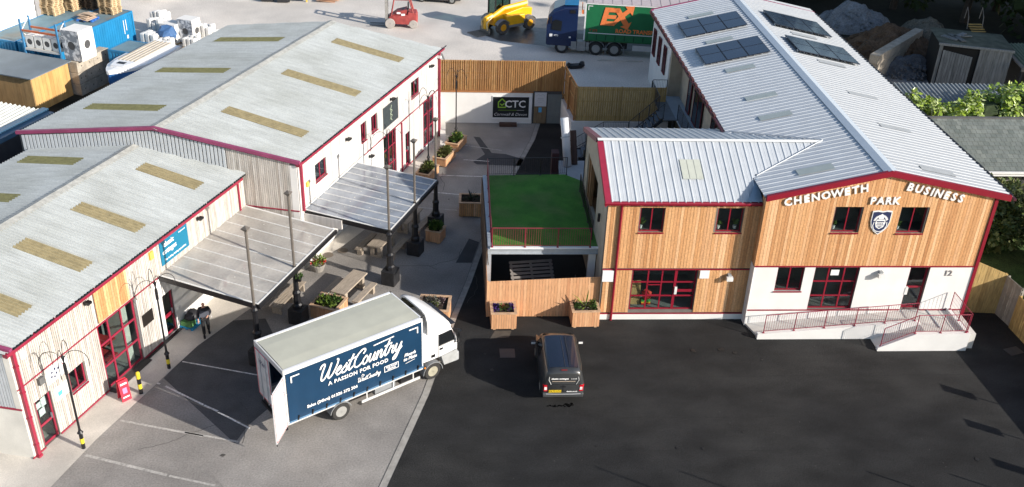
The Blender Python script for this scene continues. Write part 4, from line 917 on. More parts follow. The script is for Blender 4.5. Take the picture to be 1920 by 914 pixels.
def planter(org,frame,sx,sy,h,label,kind,rz=0,bm=None):
    t=thing('planter',label,'planter',org,rz=rz,frame=frame,group='larch box planters')
    if frame=='R': ORG[t.name]=(0,0,0); t.rotation_euler=(0,0,rz)
    if frame=='L': ORG[t.name]=(0,0,0)
    bm=bm or larchf; x,y=sx/2,sy/2; z0=.07
    for wl,L_ in ((Wall((-x,-y),(1,0),(0,-1)),sx),(Wall((x,-y),(0,1),(1,0)),sy),(Wall((x,y),(-1,0),(0,1)),sx),(Wall((-x,y),(0,-1),(-1,0)),sy)):
        boards(wl,t,.01,L_-.01,z0,h-.05,.115,bm,d0=-.02,d1=.0,gap=.01,name='board')
    mb=MB(); mb.box(-x+.02,-y+.02,z0,x-.02,y-.02,h-.14); mb.build('liner',darkin,t)
    rw=.11; rm=MATS.get('planter_rim') or mat('planter_rim',(.52,.34,.21),rough=.75,var=.2,scale=5)
    for (a,b,c,d) in ((-x-.03,-y-.03,x+.03,-y+rw),(-x-.03,y-rw,x+.03,y+.03),(-x-.03,-y+rw+.003,-x+rw,y-rw-.003),(x-rw,-y+rw+.003,x+.03,y-rw-.003)):
        mb=MB(); mb.box(a,b,h-.05,c,d,h-.008); mb.build('rim_board',rm,t)
    mb=MB(); mb.box(-x+.05,-y+.05,h-.2,x-.05,y-.05,h-.1); mb.build('soil',soil,t)
    for a in (-1,1):
        for b in (-1,1):
            mb=MB(); mb.box(a*(x-.16)-.06,b*(y-.1)-.06,0,a*(x-.16)+.06,b*(y-.1)+.06,z0); mb.build('foot',rm,t)
    zt=h-.08
    def at_(fx,fy,dz=0): return (fx*x,fy*y,zt+dz)
    if kind=='spring':
        leaves(at_(-.3,-.2,.12),.3,160,.16,lg2,'shrub',t); leaves(at_(.3,.2,.1),.28,160,.16,lg,'shrub',t); leaves(at_(.4,-.4,.06),.22,90,.12,lg2,'shrub',t); leaves(at_(-.45,.4,.08),.22,90,.12,lgy,'shrub',t)
    elif kind=='violet':
        spiky(at_(0,0),26,.42,lg,'spiky_plant',t); spiky(at_(0,0,.05),8,.35,lr,'spiky_plant',t)
        for fx,fy in ((-.6,-.3),(.6,-.3),(-.6,.4),(.55,.4)): leaves(at_(fx,fy,.02),.16,70,.08,lpv,'flowers',t); leaves(at_(fx*.7,fy*.9,.0),.15,50,.09,lg,'shrub',t)
    elif kind=='palm':
        spiky(at_(.05,.05),9,.95,leafmat('palm_green',(.13,.19,.02)),'palm_fronds',t,w=.035)
        for fx,fy in ((-.6,-.3),(.6,-.3),(-.55,.4),(.55,.45)): leaves(at_(fx,fy,.03),.2,90,.1,lg,'shrub',t)
        leaves(at_(0,-.2,0),.3,60,.07,lgy,'shrub',t)
    elif kind=='silver': 
        leaves(at_(-.2,0,.1),.35,200,.12,lgy,'shrub',t); leaves(at_(.3,.1,.1),.25,120,.12,leafmat('leaf_mauve',(.12,.08,.09)),'shrub',t); leaves(at_(0,-.3,.12),.2,60,.08,lg2,'shrub',t)
    elif kind=='dark': 
        spiky(at_(0,.2),14,.6,ldk,'spiky_plant',t); leaves(at_(-.4,-.2,.0),.25,80,.12,ldk,'shrub',t); leaves(at_(.4,-.1,.0),.25,80,.12,ldk,'shrub',t)
    else: leaves(at_(0,0,.2),.5*sx*.75,320,.18,lg if kind=='green' else leafmat('leaf_olive',(.10,.11,.03)),'shrub',t,sq=(1,sy/sx,.6)); leaves(at_(.2,.1,.25),.3,60,.13,lg2,'shrub',t)
    return t
planter((-19.93,35.3,0),'L',1.38,1.2,.78,'broad larch planter of mixed green shrubs behind the truck, beside an iron column','spring')
planter((-.5,39.75,0),'R',1.45,1.35,.95,'larch planter of silvery plants partly hidden behind the truck cab','silver',rz=-.1)
planter((2.76,39.32,0),'R',1.2,1.05,.95,'larch planter with violet flowers at the left end of the low larch fence','violet',rz=.02)
planter((6.68,39.45,0),'R',1.32,1.0,.95,'larch planter with a bright palm at the right end of the low larch fence','palm',rz=.03)
planter((1.45,50.65,0),'R',1.3,1.2,.95,'darker larch planter with a black spiky plant standing alone in the shaded yard','dark',rz=-.04,bm=larch)
planter((-17.95,43.95,0),'L',.85,.85,.75,'small square planter of clipped green between two iron columns','green')
planter((-21.35,50.95,0),'L',.9,1.6,.6,'planter nearest of the far row of three, half hidden by the iron column','olive')
planter((-21.25,53.5,0),'L',.9,1.7,.6,'middle planter of the far row of three along the rear warehouse','olive2')
planter((-21.35,55.85,0),'L',.9,1.6,.6,'farthest planter of the row along the rear warehouse, full of bright green leaves','green')
# ============================================================ picnic sets
stonew=mat('weathered_grey_timber',(.36,.30,.235),rough=.9,var=.2,scale=3,stretch=(6,1,6),fine=.1)
def picnic(X,Y,rz,label,L_=2.25):
    t=thing('picnic_set',label,'picnic table',(X,Y,0),rz=rz,frame='L',group='heavy picnic tables with separate benches'); ORG[t.name]=(0,0,0)
    mb=MB(); mb.box(-.4,-L_/2,.68,.4,L_/2,.76); mb.build('tabletop',stonew,t,bevel=.012)
    for y in (-L_/2+.3,L_/2-.3):
        mb=MB(); mb.box(-.32,y-.1,0,-.1,y+.1,.67); mb.box(.1,y-.1,0,.32,y+.1,.67); mb.box(-.33,y-.12,0,.33,y+.12,.12); mb.build('table_leg',stonew,t)
    return t
def bench(X,Y,rz,label,L_=1.95,h=.46):
    t=thing('bench',label,'bench',(X,Y,0),rz=rz,frame='L',group='plain benches beside the picnic tables'); ORG[t.name]=(0,0,0)
    mb=MB(); mb.box(-.17,-L_/2,h-.07,.17,L_/2,h); mb.build('seat',stonew,t,bevel=.01)
    for y in (-L_/2+.3,L_/2-.3): mb=MB(); mb.box(-.14,y-.1,0,.14,y+.1,h-.075); mb.build('leg',stonew,t)
    return t
picnic(-19.82,37.25,-.06,'sunlit picnic table just behind the big timber planter')
bench(-18.92,37.1,-.06,'sunlit bench on the right side of the nearest picnic table'); bench(-20.65,36.9,-.02,'bench on the left side of the nearest picnic table, half in shadow')
picnic(-20.15,41.85,-.04,'picnic table in the shade under the near part of the upper canopy',2.0)
bench(-19.25,41.8,-.04,'bench right of the picnic table under the near part of the upper canopy'); bench(-21.05,41.7,-.04,'bench left of the picnic table under the near part of the upper canopy')
picnic(-19.9,44.75,-.04,'picnic table in deep shade under the far part of the upper canopy',2.0)
bench(-19.0,44.6,-.04,'bench right of the picnic table under the far part of the upper canopy')
# slatted bench under lower canopy
t=thing('slatted_bench','long slatted bench under the lower canopy edge','bench',(-22.3,35.6,0),frame='L'); ORG[t.name]=(0,0,0)
for i in range(4): mb=MB(); mb.box(-.28+i*.15,-1.3,.43,-.17+i*.15,1.3,.46); mb.build('slat',stonew,t)
for y in (-1.1,0,1.1): mb=MB(); mb.box(-.25,y-.05,0,.25,y+.05,.425); mb.build('leg',stonew,t)
# flower pot
t=thing('flower_pot','round grey pot of red geraniums by the red doorway between the canopies','flower pot',(-22.35,38.75,0),frame='L'); ORG[t.name]=(0,0,0)
mb=MB(); mb.lathe(0,0,[(.25,0),(.36,.3),(.38,.34),(.38,.4),(.33,.4),(.32,.34)],16); mb.build('pot',mat('grey_pot',(.3,.28,.25),var=.1),t,smooth=False)
leaves((0,0,.55),.34,260,.14,lg2,'foliage',t); leaves((-.15,-.2,.6),.2,50,.09,leafmat('petal_red',(.6,.02,.03)),'flowers',t); leaves((.3,0,.55),.14,40,.09,MATS['petal_red'],'flowers',t)
t=thing('hanging_pot','small potted plant fixed to the iron column by the truck','plant pot',(-20.8,34.2,2.35),frame='L'); ORG[t.name]=(0,0,0)
mb=MB(); mb.lathe(.05,0,[(.08,0),(.12,.2)],8); mb.build('pot',iron,t); leaves((.05,0,.3),.16,70,.1,lg,'foliage',t)
# manhole covers
for X,Y in ((-22.1,41.0),(-22.6,40.3)):
    mb=MB(); p=LW(X,Y,.02); mb.lathe(p.x,p.y,[(.28,.013),(.28,.022)],18); struct(mb.build('manhole_cover',mat('cover_concrete',(.16,.13,.1),var=.2)))
# bollard, board
t=thing('bollard','yellow and black banded bollard beside the red A-board','bollard',(-24.55,27.08,0),frame='L'); ORG[t.name]=(0,0,0)
for i,(a,b) in enumerate(((0,.28),(.28,.52),(.52,.8),(.8,1.08))):
    mb=MB(); mb.lathe(0,0,[(.085,a),(.085,b)]+([(.07,b+.03),(.02,b+.05)] if i==3 else []),12); mb.build('band',yellow if i%2 else iron,t)
t=thing('a_board','leaning red pavement board with a pink emblem beside the bollard','sign',(-24.85,26.5,0),rz=1.15,frame='L'); t.scale=(.72,.8,1); ORG[t.name]=(0,0,0)
M=Matrix.Rotation(-.16,3,'X')
mb=MB(); mb.cbox(0,0,.5,.58,.03,1.0,M=M); mb.build('front_panel',redprint,t); mb=MB(); mb.cbox(0,.32,.5,.58,.03,1.0,M=M.transposed()); mb.build('back_panel',redprint,t)
mb=MB(); mb.cbox(0,-.02,.5,.26,.012,.26,M=M); mb.build('emblem',mat('print_pink',(.8,.25,.45),var=0),t)
mb=MB(); mb.cbox(0,-.02+.05,.82,.4,.012,.08,M=M); mb.cbox(0,-.02-.05,.2,.4,.012,.06,M=M); mb.build('lettering_band',wprint,t)
# ============================================================ pallet with bags
t=thing('crate_pallet','blue plastic pallet carrying dark bags and a green box against the white wall','pallet',(-25.5,32.25,0),rz=.0,frame='L'); ORG[t.name]=(0,0,0)
bl=mat('blue_plastic',(.02,.22,.42),rough=.4,var=.05)
for i in range(5): mb=MB(); mb.box(-.36,-.5+i*.22,.1,.36,-.36+i*.22,.13); mb.build('slat',bl,t)
for x in (-.3,0,.3): mb=MB(); mb.box(x-.05,-.5,0.01,x+.05,.52,.1); mb.build('bearer',bl,t)
mb=MB(); mb.blob((-.05,.15,.42),.34,9,6,.18,(1,1.3,.75)); tag(mb.build('dark_bag',blackp),'slumped black sack','bag') if 0 else mb.build('sack',mat('dark_sack',(.03,.03,.035),rough=.5,var=.3,scale=6),t,smooth=True)
mb=MB(); mb.box(-.3,-.45,.14,.25,-.05,.36); mb.build('green_box',mat('green_goods',(.1,.25,.08),var=.3,scale=9),t)
mb=MB(); mb.box(-.32,.0,.5,-.1,.3,.62); mb.build('white_pack',white,t)
# ============================================================ person
def skinobj(name,pts,edges,m,parent,sub=1):
    me=bpy.data.meshes.new(name); me.from_pydata([p[:3] for p in pts],edges,[]); me.materials.append(m); o=bpy.data.objects.new(name,me); COL.objects.link(o)
    o.parent=parent
    md=o.modifiers.new('skin','SKIN'); md.use_smooth_shade=True
    for i,p in enumerate(pts): me.skin_vertices[0].data[i].radius=(p[3],p[4] if len(p)>4 else p[3])
    me.skin_vertices[0].data[0].use_root=True
    s=o.modifiers.new('sub','SUBSURF'); s.levels=sub; s.render_levels=sub
    return o
t=thing('person','man in dark clothes walking from under the canopy with a dark folder','person',(-24.46,31.84,0),rz=rad(38),frame='L'); ORG[t.name]=(0,0,0)
t.name='person'
# local: facing -y
skin_=mat('skin',(.55,.30,.22),rough=.6,var=.05)
for v in [0]:
    n={}; P=[]; E_=[]
    def V_(k,*p): n[k]=len(P); P.append(p)
    def E(*ks):
        for a,b in zip(ks[:-1],ks[1:]): E_.append((n[a],n[b]))
    V_('pel',0,0,.95,.15,.11); V_('wa',0,-.01,1.12,.14,.1); V_('ch',0,-.03,1.33,.16,.11); V_('nk0',0,-.04,1.47,.07,.06); V_('nk',0,-.06,1.55,.05,.05); V_('hd0',0,-.09,1.61,.07,.08); V_('hd',0,-.09,1.7,.078,.095); V_('hd2',0,-.08,1.765,.05,.06)
    E('pel','wa','ch','nk0','nk','hd0','hd','hd2')
    for s,hx_,ky,fy in ((-1,-.1,-.12,-.22),(1,.1,.06,.16)):
        V_('hip%d'%s,hx_,0,.9,.1,.1); V_('kn%d'%s,hx_*1.1,ky*.9,.5,.062); V_('an%d'%s,hx_*1.1,fy,.1,.042); E('pel','hip%d'%s,'kn%d'%s,'an%d'%s)
    for s,el,wr in ((-1,(-.27,.02,1.12),(-.29,-.1,.88)),(1,(.27,.03,1.14),(.14,-.24,1.12))):
        V_('sh%d'%s,.19*s,-.02,1.41,.065); V_('el%d'%s,*el,.048); V_('wr%d'%s,*wr,.03); E('ch','sh%d'%s,'el%d'%s,'wr%d'%s)
        w=Vector(wr); d=(w-Vector(el)).normalized(); side=d.cross(Vector((0,0,1))).normalized() if abs(d.z)<.9 else Vector((0,1,0))
        V_('pa%d'%s,*(w+d*.08),.035,.02); E('wr%d'%s,'pa%d'%s)
        for f in range(4):
            b=w+d*.1+side*(f-1.5)*.02; V_('f%d%d'%(s,f),*(b+d*.035),.009); V_('g%d%d'%(s,f),*(b+d*(.06+.01*(f in(1,2)))+Vector((0,.02,-.01))),.008); E('pa%d'%s,'f%d%d'%(s,f),'g%d%d'%(s,f))
        V_('th%d'%s,*(w+d*.05-side*.045),.01); V_('ti%d'%s,*(w+d*.085-side*.055),.009); E('pa%d'%s,'th%d'%s,'ti%d'%s)
    skinobj('body',P,E_,skin_,t,2)
jk=mat('dark_jacket',(.018,.018,.026),rough=.8,var=.2,scale=6); tr=mat('dark_trousers',(.012,.012,.014),rough=.85,var=.15)
skinobj('jacket',[(0,0,.88,.185,.14),(0,-.01,1.1,.185,.14),(0,-.03,1.32,.2,.14),(0,-.04,1.46,.1,.085),(-.2,-.02,1.42,.095),(-.28,.02,1.12,.072),(-.295,-.09,.92,.058),(.2,-.02,1.42,.095),(.28,.03,1.14,.072),(.17,-.21,1.12,.055)],[(0,1),(1,2),(2,3),(2,4),(4,5),(5,6),(2,7),(7,8),(8,9)],jk,t,2)
skinobj('trousers',[(0,0,.92,.16,.13),(-.1,0,.86,.12),(-.11,-.11,.5,.092),(-.11,-.22,.1,.07),(.1,0,.86,.12),(.11,.05,.5,.092),(.11,.16,.1,.07)],[(0,1),(1,2),(2,3),(0,4),(4,5),(5,6)],tr,t,2)
for x,y in ((-.12,-.28),(.12,.08)): mb=MB(); mb.loft([[(x-.05,y+.1,0),(x+.05,y+.1,0),(x+.045,y+.1,.1),(x-.045,y+.1,.1)],[(x-.055,y-.02,0),(x+.055,y-.02,0),(x+.04,y-.02,.09),(x-.04,y-.02,.09)],[(x-.045,y-.16,0),(x+.045,y-.16,0),(x+.03,y-.16,.045),(x-.03,y-.16,.045)]]); mb.build('shoe',iron,t,bevel=.01)
mb=MB(); mb.cbox(.0,-.2,1.2,.4,.03,.3,M=Matrix.Rotation(.25,3,'Y')@Matrix.Rotation(-.35,3,'X')); f_=mb.build('folder',mat('slate_folder',(.05,.055,.075),rough=.5,var=.1),t); 
mb=MB(); mb.lathe(0,-.085,[(.083,1.70),(.088,1.73),(.07,1.79),(.02,1.81)],10); 
mb=MB(); mb.tube([(-.03,-.19,1.71),(-.03,-.175,1.71)],.01,6); mb.tube([(.03,-.19,1.71),(.03,-.175,1.71)],.01,6); mb.build('eyes',iron,t)
mb=MB(); mb.cbox(0,-.2,1.675,.022,.03,.04); mb.build('nose',skin_,t); mb=MB(); mb.cbox(0,-.185,1.635,.05,.012,.01); mb.build('mouth',mat('lips',(.3,.1,.08)),t)
mb=MB(); mb.cbox(-.085,-.08,1.68,.02,.03,.055); mb.build('ear',skin_,t); mb=MB(); mb.cbox(.085,-.08,1.68,.02,.03,.055); mb.build('ear',skin_,t)
# papers in hand
mb=MB(); mb.cbox(.3,-.1,1.02,.02,.16,.1); mb.build('paper',white,t)
# ============================================================ roof terrace
T=thing('roof_terrace','raised steel terrace floored with artificial grass beside the larch building','terrace',(2.1,41.3,0),frame='R')
ZT=3.05
mb=MB(); mb.add([(2.3,41.42,ZT),(7.4,41.42,ZT),(7.4,47.6,ZT),(8.0,48.2,ZT),(6.6,49.5,ZT),(2.3,49.3,ZT)],[(0,1,2,3,4,5)]); mb.build('turf_surface',turf,T)
mb=MB(); mb.add([(2.3,41.42,ZT-.03),(7.4,41.42,ZT-.03),(8.0,48.2,ZT-.03),(6.6,49.5,ZT-.03),(2.3,49.3,ZT-.03)],[(0,1,2,3,4)]); mb.add([(2.3,41.42,ZT-.2),(7.4,41.42,ZT-.2),(8.0,48.2,ZT-.2),(6.6,49.5,ZT-.2),(2.3,49.3,ZT-.2)],[(4,3,2,1,0)]); mb.add([(2.3,49.3,ZT-.2),(6.6,49.5,ZT-.2),(6.6,49.5,ZT-.03),(2.3,49.3,ZT-.03)],[(0,1,2,3)]); mb.build('deck_board',darkin,T)
mb=MB(); mb.box(2.15,41.28,ZT-.03,7.45,41.42,ZT+.04); mb.build('edge_strip',white,T)
mb=MB(); mb.box(2.05,41.28,2.72,7.45,41.32,2.76); mb.box(2.05,41.32,2.72,7.45,41.38,3.0); mb.box(2.05,41.26,2.97,7.45,41.40,3.01); mb.build('front_beam',steel,T)
mb=MB(); mb.box(2.02,41.3,0,2.22,41.5,2.98); mb.build('steel_post',steel,T)
mb=MB(); mb.box(2.02,48.9,0,2.22,49.1,2.98); mb.build('steel_post',steel,T)
mb=MB(); mb.box(2.05,41.5,2.7,2.25,49.3,3.06); mb.build('side_beam',steel,T)
mb=MB(); mb.box(7.0,41.5,0,7.35,41.75,2.98); mb.build('white_pier',wrend,T)
railing('red front railing of the grass terrace',[(2.25,41.33,ZT+.04),(7.0,41.33,ZT+.04)],1.05,m=redt,post=1.58,org=(2.2,41.3,ZT))
railing('dark red side railing of the grass terrace, facing the yard',[(2.2,41.35,ZT),(2.3,49.2,ZT)],1.05,m=mat('maroon_rail',(.16,.012,.03),rough=.4),post=1.55)
railing('black far railing of the grass terrace',[(2.3,49.25,ZT),(6.7,49.45,ZT)],1.05,m=iron,post=1.6)
railing('dark railing between the grass terrace and the porch openings',[(7.2,47.4,ZT),(7.2,42.2,ZT)],1.05,m=iron,post=1.6)
# low larch fence below the terrace
Fn=thing('larch_fence','low vertical board larch fence with two planters in front, under the terrace','fence',(4.7,39.9,0),frame='R')
wf=Wall((0,39.9),(1,0),(0,-1))
boards(wf,Fn,1.98,7.42,.04,lambda u:2.02+(u-2)*.05,.148,larchf,d0=-.02,d1=.0,gap=.009)
mb=MB(); 
for z in (.35,1.8): wf.box(mb,2,7.4,z,z+.08,-.1,-.02)
mb.build('fence_rail',larchf,Fn)
for x in (2.02,4.7,7.35): mb=MB(); mb.box(x-.04,39.93,0,x+.04,40.03,2.0); mb.build('fence_post',larchf,Fn)
mb=MB(); mb.box(7.42,39.75,0,7.48,41.3,2.3); mb.build('end_panel',larchf,Fn)
Fs=thing('side_fence','tall dark side fence enclosing the space under the terrace','fence',(1.98,44,0),frame='R')
wfs=Wall((1.98,0),(0,-1),(-1,0)); shade=mat('shaded_fence_timber',(.12,.075,.045),rough=.8,ramp=[(.10,.06,.035),(.15,.095,.06)],var=.2,scale=2)  # side fence boards: shade of the yard-facing side put into the timber colour
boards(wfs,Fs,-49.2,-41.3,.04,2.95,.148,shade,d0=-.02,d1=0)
boards(wfs,Fs,-41.3,-39.9,.04,2.1,.148,larchf,d0=-.02,d1=0)
mb=MB(); mb.box(1.99,39.95,2.9,2.03,49.2,3.0); mb.build('fence_cap',shade,Fs)
# pallet and clutter under the terrace
t=thing('leaning_pallet','grey slatted pallet leaning in the dark space under the terrace','pallet',(4.35,41.9,1.0),frame='R'); ORG[t.name]=(0,0,0); t.rotation_euler=(rad(38),0,.12)
gp=mat('grey_pallet',(.2,.18,.165),var=.15)
for i in range(10): mb=MB(); mb.box(-1.1,-1.0+i*.2,0,1.1,-.87+i*.2,.025); mb.build('slat',gp,t)
for x in (-1.0,0,1.0): mb=MB(); mb.box(x-.05,-1.0,-.1,x+.05,.95,-.003); mb.build('bearer',gp,t)
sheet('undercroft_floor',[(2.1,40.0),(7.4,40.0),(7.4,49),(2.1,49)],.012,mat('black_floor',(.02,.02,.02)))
t=thing('stored_bicycle','dark bicycle parked against the white pier under the terrace','bicycle',(6.4,41.9,0),frame='R'); ORG[t.name]=(0,0,0); t.rotation_euler=(0,0,1.2)
gb=mat('bike_grey',(.2,.2,.21),rough=.4)
for x in (-.5,.5): mb=MB(); mb.tube([(x+.33*math.cos(a),0,.34+.33*math.sin(a)) for a in [6.283*k/16 for k in range(17)]],.02,5); mb.build('wheel',iron,t)
mb=MB(); 
for a,b in (((-.5,0,.34),(-.15,0,.8)),((-.15,0,.8),(.35,0,.85)),((-.05,0,.35),(.35,0,.85)),((-.5,0,.34),(-.05,0,.35)),((-.05,0,.35),(-.18,0,.95)),((.5,0,.34),(.33,0,1.0))): mb.tube([a,b],.02,5)
mb.build('frame',gb,t); mb=MB(); mb.tube([(.33,-.28,1.0),(.33,.28,1.0)],.015,5); mb.build('handlebar',iron,t); mb=MB(); mb.cbox(-.18,0,.97,.25,.12,.05); mb.build('saddle',iron,t)
# ============================================================ rear boundary of the yard
Wr=thing('retaining_wall','white rendered retaining wall at the back of the yard, carrying a timber fence','wall',(4,63.9,0),frame='R')
mb=MB(); mb.box(-.5,63.88,0,5.95,64.12,2.25); mb.build('wall_body',wrend,Wr)
mb=MB(); mb.box(-.5,63.84,2.25,6.0,64.12,2.33); mb.build('coping',mat('timber_coping',(.36,.16,.06),var=.15),Wr)
mb=MB(); mb.box(-.35,57.8,0,.0,63.8,.5); mb.build('low_wall',drend,Wr)
mb=MB(); mb.loft([[(7.95,63.86,0),(8.2,63.86,0),(8.2,63.86,1.85),(7.95,63.86,1.85)],[(8.2,60.0,0),(8.45,60.0,0),(8.45,60.0,1.85),(8.2,60.0,1.85)]]); mb.box(8.2,59.86,0,14.6,60.0,1.85); mb.build('return_wall',wrend,Wr)
def slatfence(name,label,p0,p1,z0,h,m,pitch=.13,battens=True,cat='fence',posts=2.4,nrm=-1,h2=None):
    a=Vector(p0);b=Vector(p1);u=(b-a).normalized();n=Vector((u.y,-u.x)) if nrm<0 else Vector((-u.y,u.x))
    if nrm<0: w=Wall(a,u,n)
    else: w=Wall(b,-u,n)
    L=(b-a).length; c=(a+b)/2
    t=thing(name,label,cat,(c.x,c.y,z0),frame='R')
    boards(w,t,0,L,z0,(lambda u:z0+h+((h2 or h)-h)*u/L),pitch,m,d0=-.02,d1=.0,gap=.01,jit=.004)
    mb=MB(); 
    for z in (.25,min(h,h2 or h)*.55,min(h,h2 or h)-.25): w.box(mb,0,L,z0+z,z0+z+.08,-.08,-.022)
    mb.build('rail',m,t)
    k=max(1,round(L/posts))
    for i in range(k+1):
        mb=MB(); w.box(mb,max(0,L*i/k-.05),min(L,L*i/k+.05),z0,z0+min(h,h2 or h)-.02,-.18,-.082); mb.build('post',m,t)
    return t,w,L
t,w,L=slatfence('board_fence','tall orange brown board fence on top of the white retaining wall',(-.45,64.0),(8.1,64.0),2.34,2.15,treated,pitch=.15)
mb=MB()
for i in range(57): w.box(mb,i*.15+.1,i*.15+.15,2.36,4.46,.006,.035)
stuff(mb.build('cover_battens',treated,t))
slatfence('board_fence','short return of the rear board fence running forward from its right end',(8.5,60.05),(8.14,63.95),1.87,2.35,treated,pitch=.15)
slatfence('board_fence','shaded brown board fence behind the metal staircase',(8.5,60.0),(14.3,60.0),1.87,2.35,treated2,pitch=.15)
# gates below the fence
G_=thing('utility_gate','pair of grey and brown utility doors under the fence, right of the black sign','gate',(7.0,63.9,0),frame='R')
mb=MB(); mb.box(6.0,63.93,0,8.1,64.1,2.34); mb.build('backing',darkin,G_)
mb=MB(); mb.box(6.08,63.87,.02,6.95,63.93,2.1); mb.build('brown_door',mat('brown_gate',(.20,.145,.085),var=.2,scale=2,stretch=(6,6,1)),G_)
mb=MB(); mb.box(7.0,63.86,.02,8.0,63.93,2.15); mb.build('grey_door',mat('grey_gate',(.17,.19,.19),var=.08),G_)
t=thing('notice_board','white notice board on the brown utility door','sign',(6.5,63.85,1.4),frame='R')
mb=MB(); mb.box(6.1,63.81,1.3,6.92,63.86,2.3); mb.build('board_face',mat('notice_white',(.6,.6,.62),var=.03),t)
mb=MB(); wn=Wall((0,63.81),(1,0),(0,-1)); stroke(wn,mb,[(6.22,2.05),(6.35,2.16),(6.5,2.1),(6.65,2.18),(6.8,2.05)],.02,.0,.004); wn.box(mb,6.3,6.72,1.84,1.87,0,.004); wn.box(mb,6.25,6.78,1.7,1.72,0,.004); wn.box(mb,6.35,6.65,1.58,1.6,0,.004); mb.build('faint_print',mat('faint_grey_print',(.35,.37,.4),var=0),t)
mb=MB(); mb.box(6.4,63.84,.85,6.62,63.87,1.2); mb.build('blue_notice',lblue,G_)
# CTC sign
t=thing('wall_sign','black sign reading CTC with a green house logo on the white retaining wall','sign',(4.6,63.85,.4),frame='R')
ws=Wall((0,63.86),(1,0),(0,-1))
mb=MB(); ws.box(mb,3.2,5.92,.32,2.02,0,.03); mb.build('sign_surround',white,t)
mb=MB(); ws.box(mb,3.24,5.72,.45,1.95,.03,.045); mb.build('sign_board',mat('sign_black',(.012,.014,.017),rough=.4,var=0),t)
grn=mat('print_lime',(.3,.55,.05),var=0)
wtext('CTC',.72,wprint,t,ws,4.78,1.42,.05,ext=.002,bold=.012)
wtext('Cornwall & Devon',.3,wprint,t,ws,4.45,.68,.05,ext=.002,shear=.35,bold=-.002)
mb=MB(); stroke(ws,mb,[(3.62,1.2),(3.62,1.58),(3.87,1.82),(4.12,1.58),(4.12,1.2),(3.62,1.2)],.08,.045,.05); stroke(ws,mb,[(3.76,1.45),(3.86,1.34),(4.02,1.48)],.07,.045,.05); ws.box(mb,3.62,4.9,.98,1.0,.045,.05); mb.build('house_logo',grn,t)
mb=MB(); ws.box(mb,4.9,5.4,.98,1.0,.045,.05); mb.build('logo_underline',wprint,t)
mb=MB(); mb.box(3.7,63.2,.012,4.9,63.6,.2); tag(mb.build('timber_block',mat('dark_timber_block',(.07,.035,.025))),'dark timber baulk lying below the black wall sign','timber')
# ============================================================ stairs between terrace and rear fence
St=thing('metal_staircase','dark metal staircase climbing right behind the terrace towards the upper walkway','staircase',(10,57,0),frame='R')
dm=mat('dark_steel',(.03,.035,.045),rough=.5,var=.1); stp=mat('stair_tread',(.16,.19,.22),rough=.6,var=.1)
def flight(x0,x1,y,w_,z0,z1,n):
    for i in range(n):
        a=x0+(x1-x0)*i/n; b=x0+(x1-x0)*(i+1)/n; z=z0+(z1-z0)*(i+1)/n
        mb=MB(); mb.box(min(a,b)-.02,y,z-.04,max(a,b)+.02,y+w_,z); mb.build('tread',stp,St)
    for yy in (y-.03,y+w_):
        mb=MB(); mb.loft([[(x,yy,z-.22),(x,yy+.03,z-.22),(x,yy+.03,z+.03),(x,yy,z+.03)] for x,z in ((x0,z0),(x1,z1))]); mb.build('stringer',dm,St)
    return
flight(7.9,10.1,57.2,1.2,.0,1.45,8); mb=MB(); mb.box(10.1,57.2,1.40,11.7,58.4,1.45); mb.build('landing',stp,St)
flight(11.7,13.6,57.2,1.2,1.45,3.25,9)
mb=MB(); mb.box(13.6,57.0,3.18,14.4,61.2,3.25); mb.build('landing',stp,St)
mb=MB(); mb.box(14.4,47.9,3.18,15.39,61.2,3.26); mb.build('walkway_deck',mat('walkway_deck',(.30,.36,.42),var=.08),St)
for y in (49,52,55,58,61): mb=MB(); mb.box(14.42,y,0,14.54,y+.12,3.18); mb.build('walkway_post',dm,St)
rg='dark railings of the staircase and walkway'
railing('railing on the near side of the lower stair flight',[(7.9,57.15,.05),(10.1,57.15,1.45),(11.7,57.15,1.45)],1.0,m=dm,post=1.2,group=rg)
railing('railing on the far side of the lower stair flight',[(7.9,58.45,.05),(10.1,58.45,1.45),(11.7,58.45,1.45)],1.0,m=dm,post=1.2,group=rg)
railing('railing on the near side of the upper stair flight',[(11.75,57.15,1.5),(13.6,57.15,3.25)],1.0,m=dm,post=1.0,group=rg)
railing('railing on the far side of the upper stair flight',[(11.75,58.45,1.5),(13.55,58.45,3.25),(13.55,61.2,3.25)],1.0,m=dm,post=1.0,group=rg)
railing('long railing on the outer edge of the upper walkway',[(14.42,48.6,3.26),(14.42,56.9,3.26)],1.05,m=dm,post=1.5,group=rg)
railing('railing across the far end of the upper walkway, by the brown fence',[(13.6,61.2,3.26),(14.55,61.2,3.26)],1.05,m=dm,post=1.0,group=rg)
mb=MB(); mb.box(6.7,51.2,0,8.6,54.4,1.6); struct(mb.build('concrete_plinth',mat('pale_concrete_block',(.36,.38,.4),var=.06)))
mb=MB(); mb.box(8.6,50,0,12.8,56.2,.35); struct(mb.build('stair_well_floor',dirt))
t=thing('extract_duct','fat white cylindrical flue leaning beside the stair, lower part in shadow','flue',(7.2,53.6,1.6),frame='R'); ORG[t.name]=(0,0,0)
mb=MB(); mb.tube([(.1,0,0),(-.05,.5,1.6),(-.17,.9,2.75)],.24,14); mb.build('duct',mat('duct_white',(.66,.68,.7),rough=.35,var=.03),t,smooth=True)
mb=MB(); mb.tube([(-.06,.52,1.62),(-.075,.56,1.7)],.285,14); mb.build('duct_joint',steel,t)
mb=MB(); mb.tube([(.55,.3,.0),(.42,1.0,1.9)],.19,12); mb.build('second_duct',mat('rust_pipe',(.06,.035,.03)),t)
mb=MB(); mb.box(-.95,-.8,-1.6,-.55,-.2,1.2); mb.build('side_frame',mat('maroon_frame',(.04,.012,.015)),t)
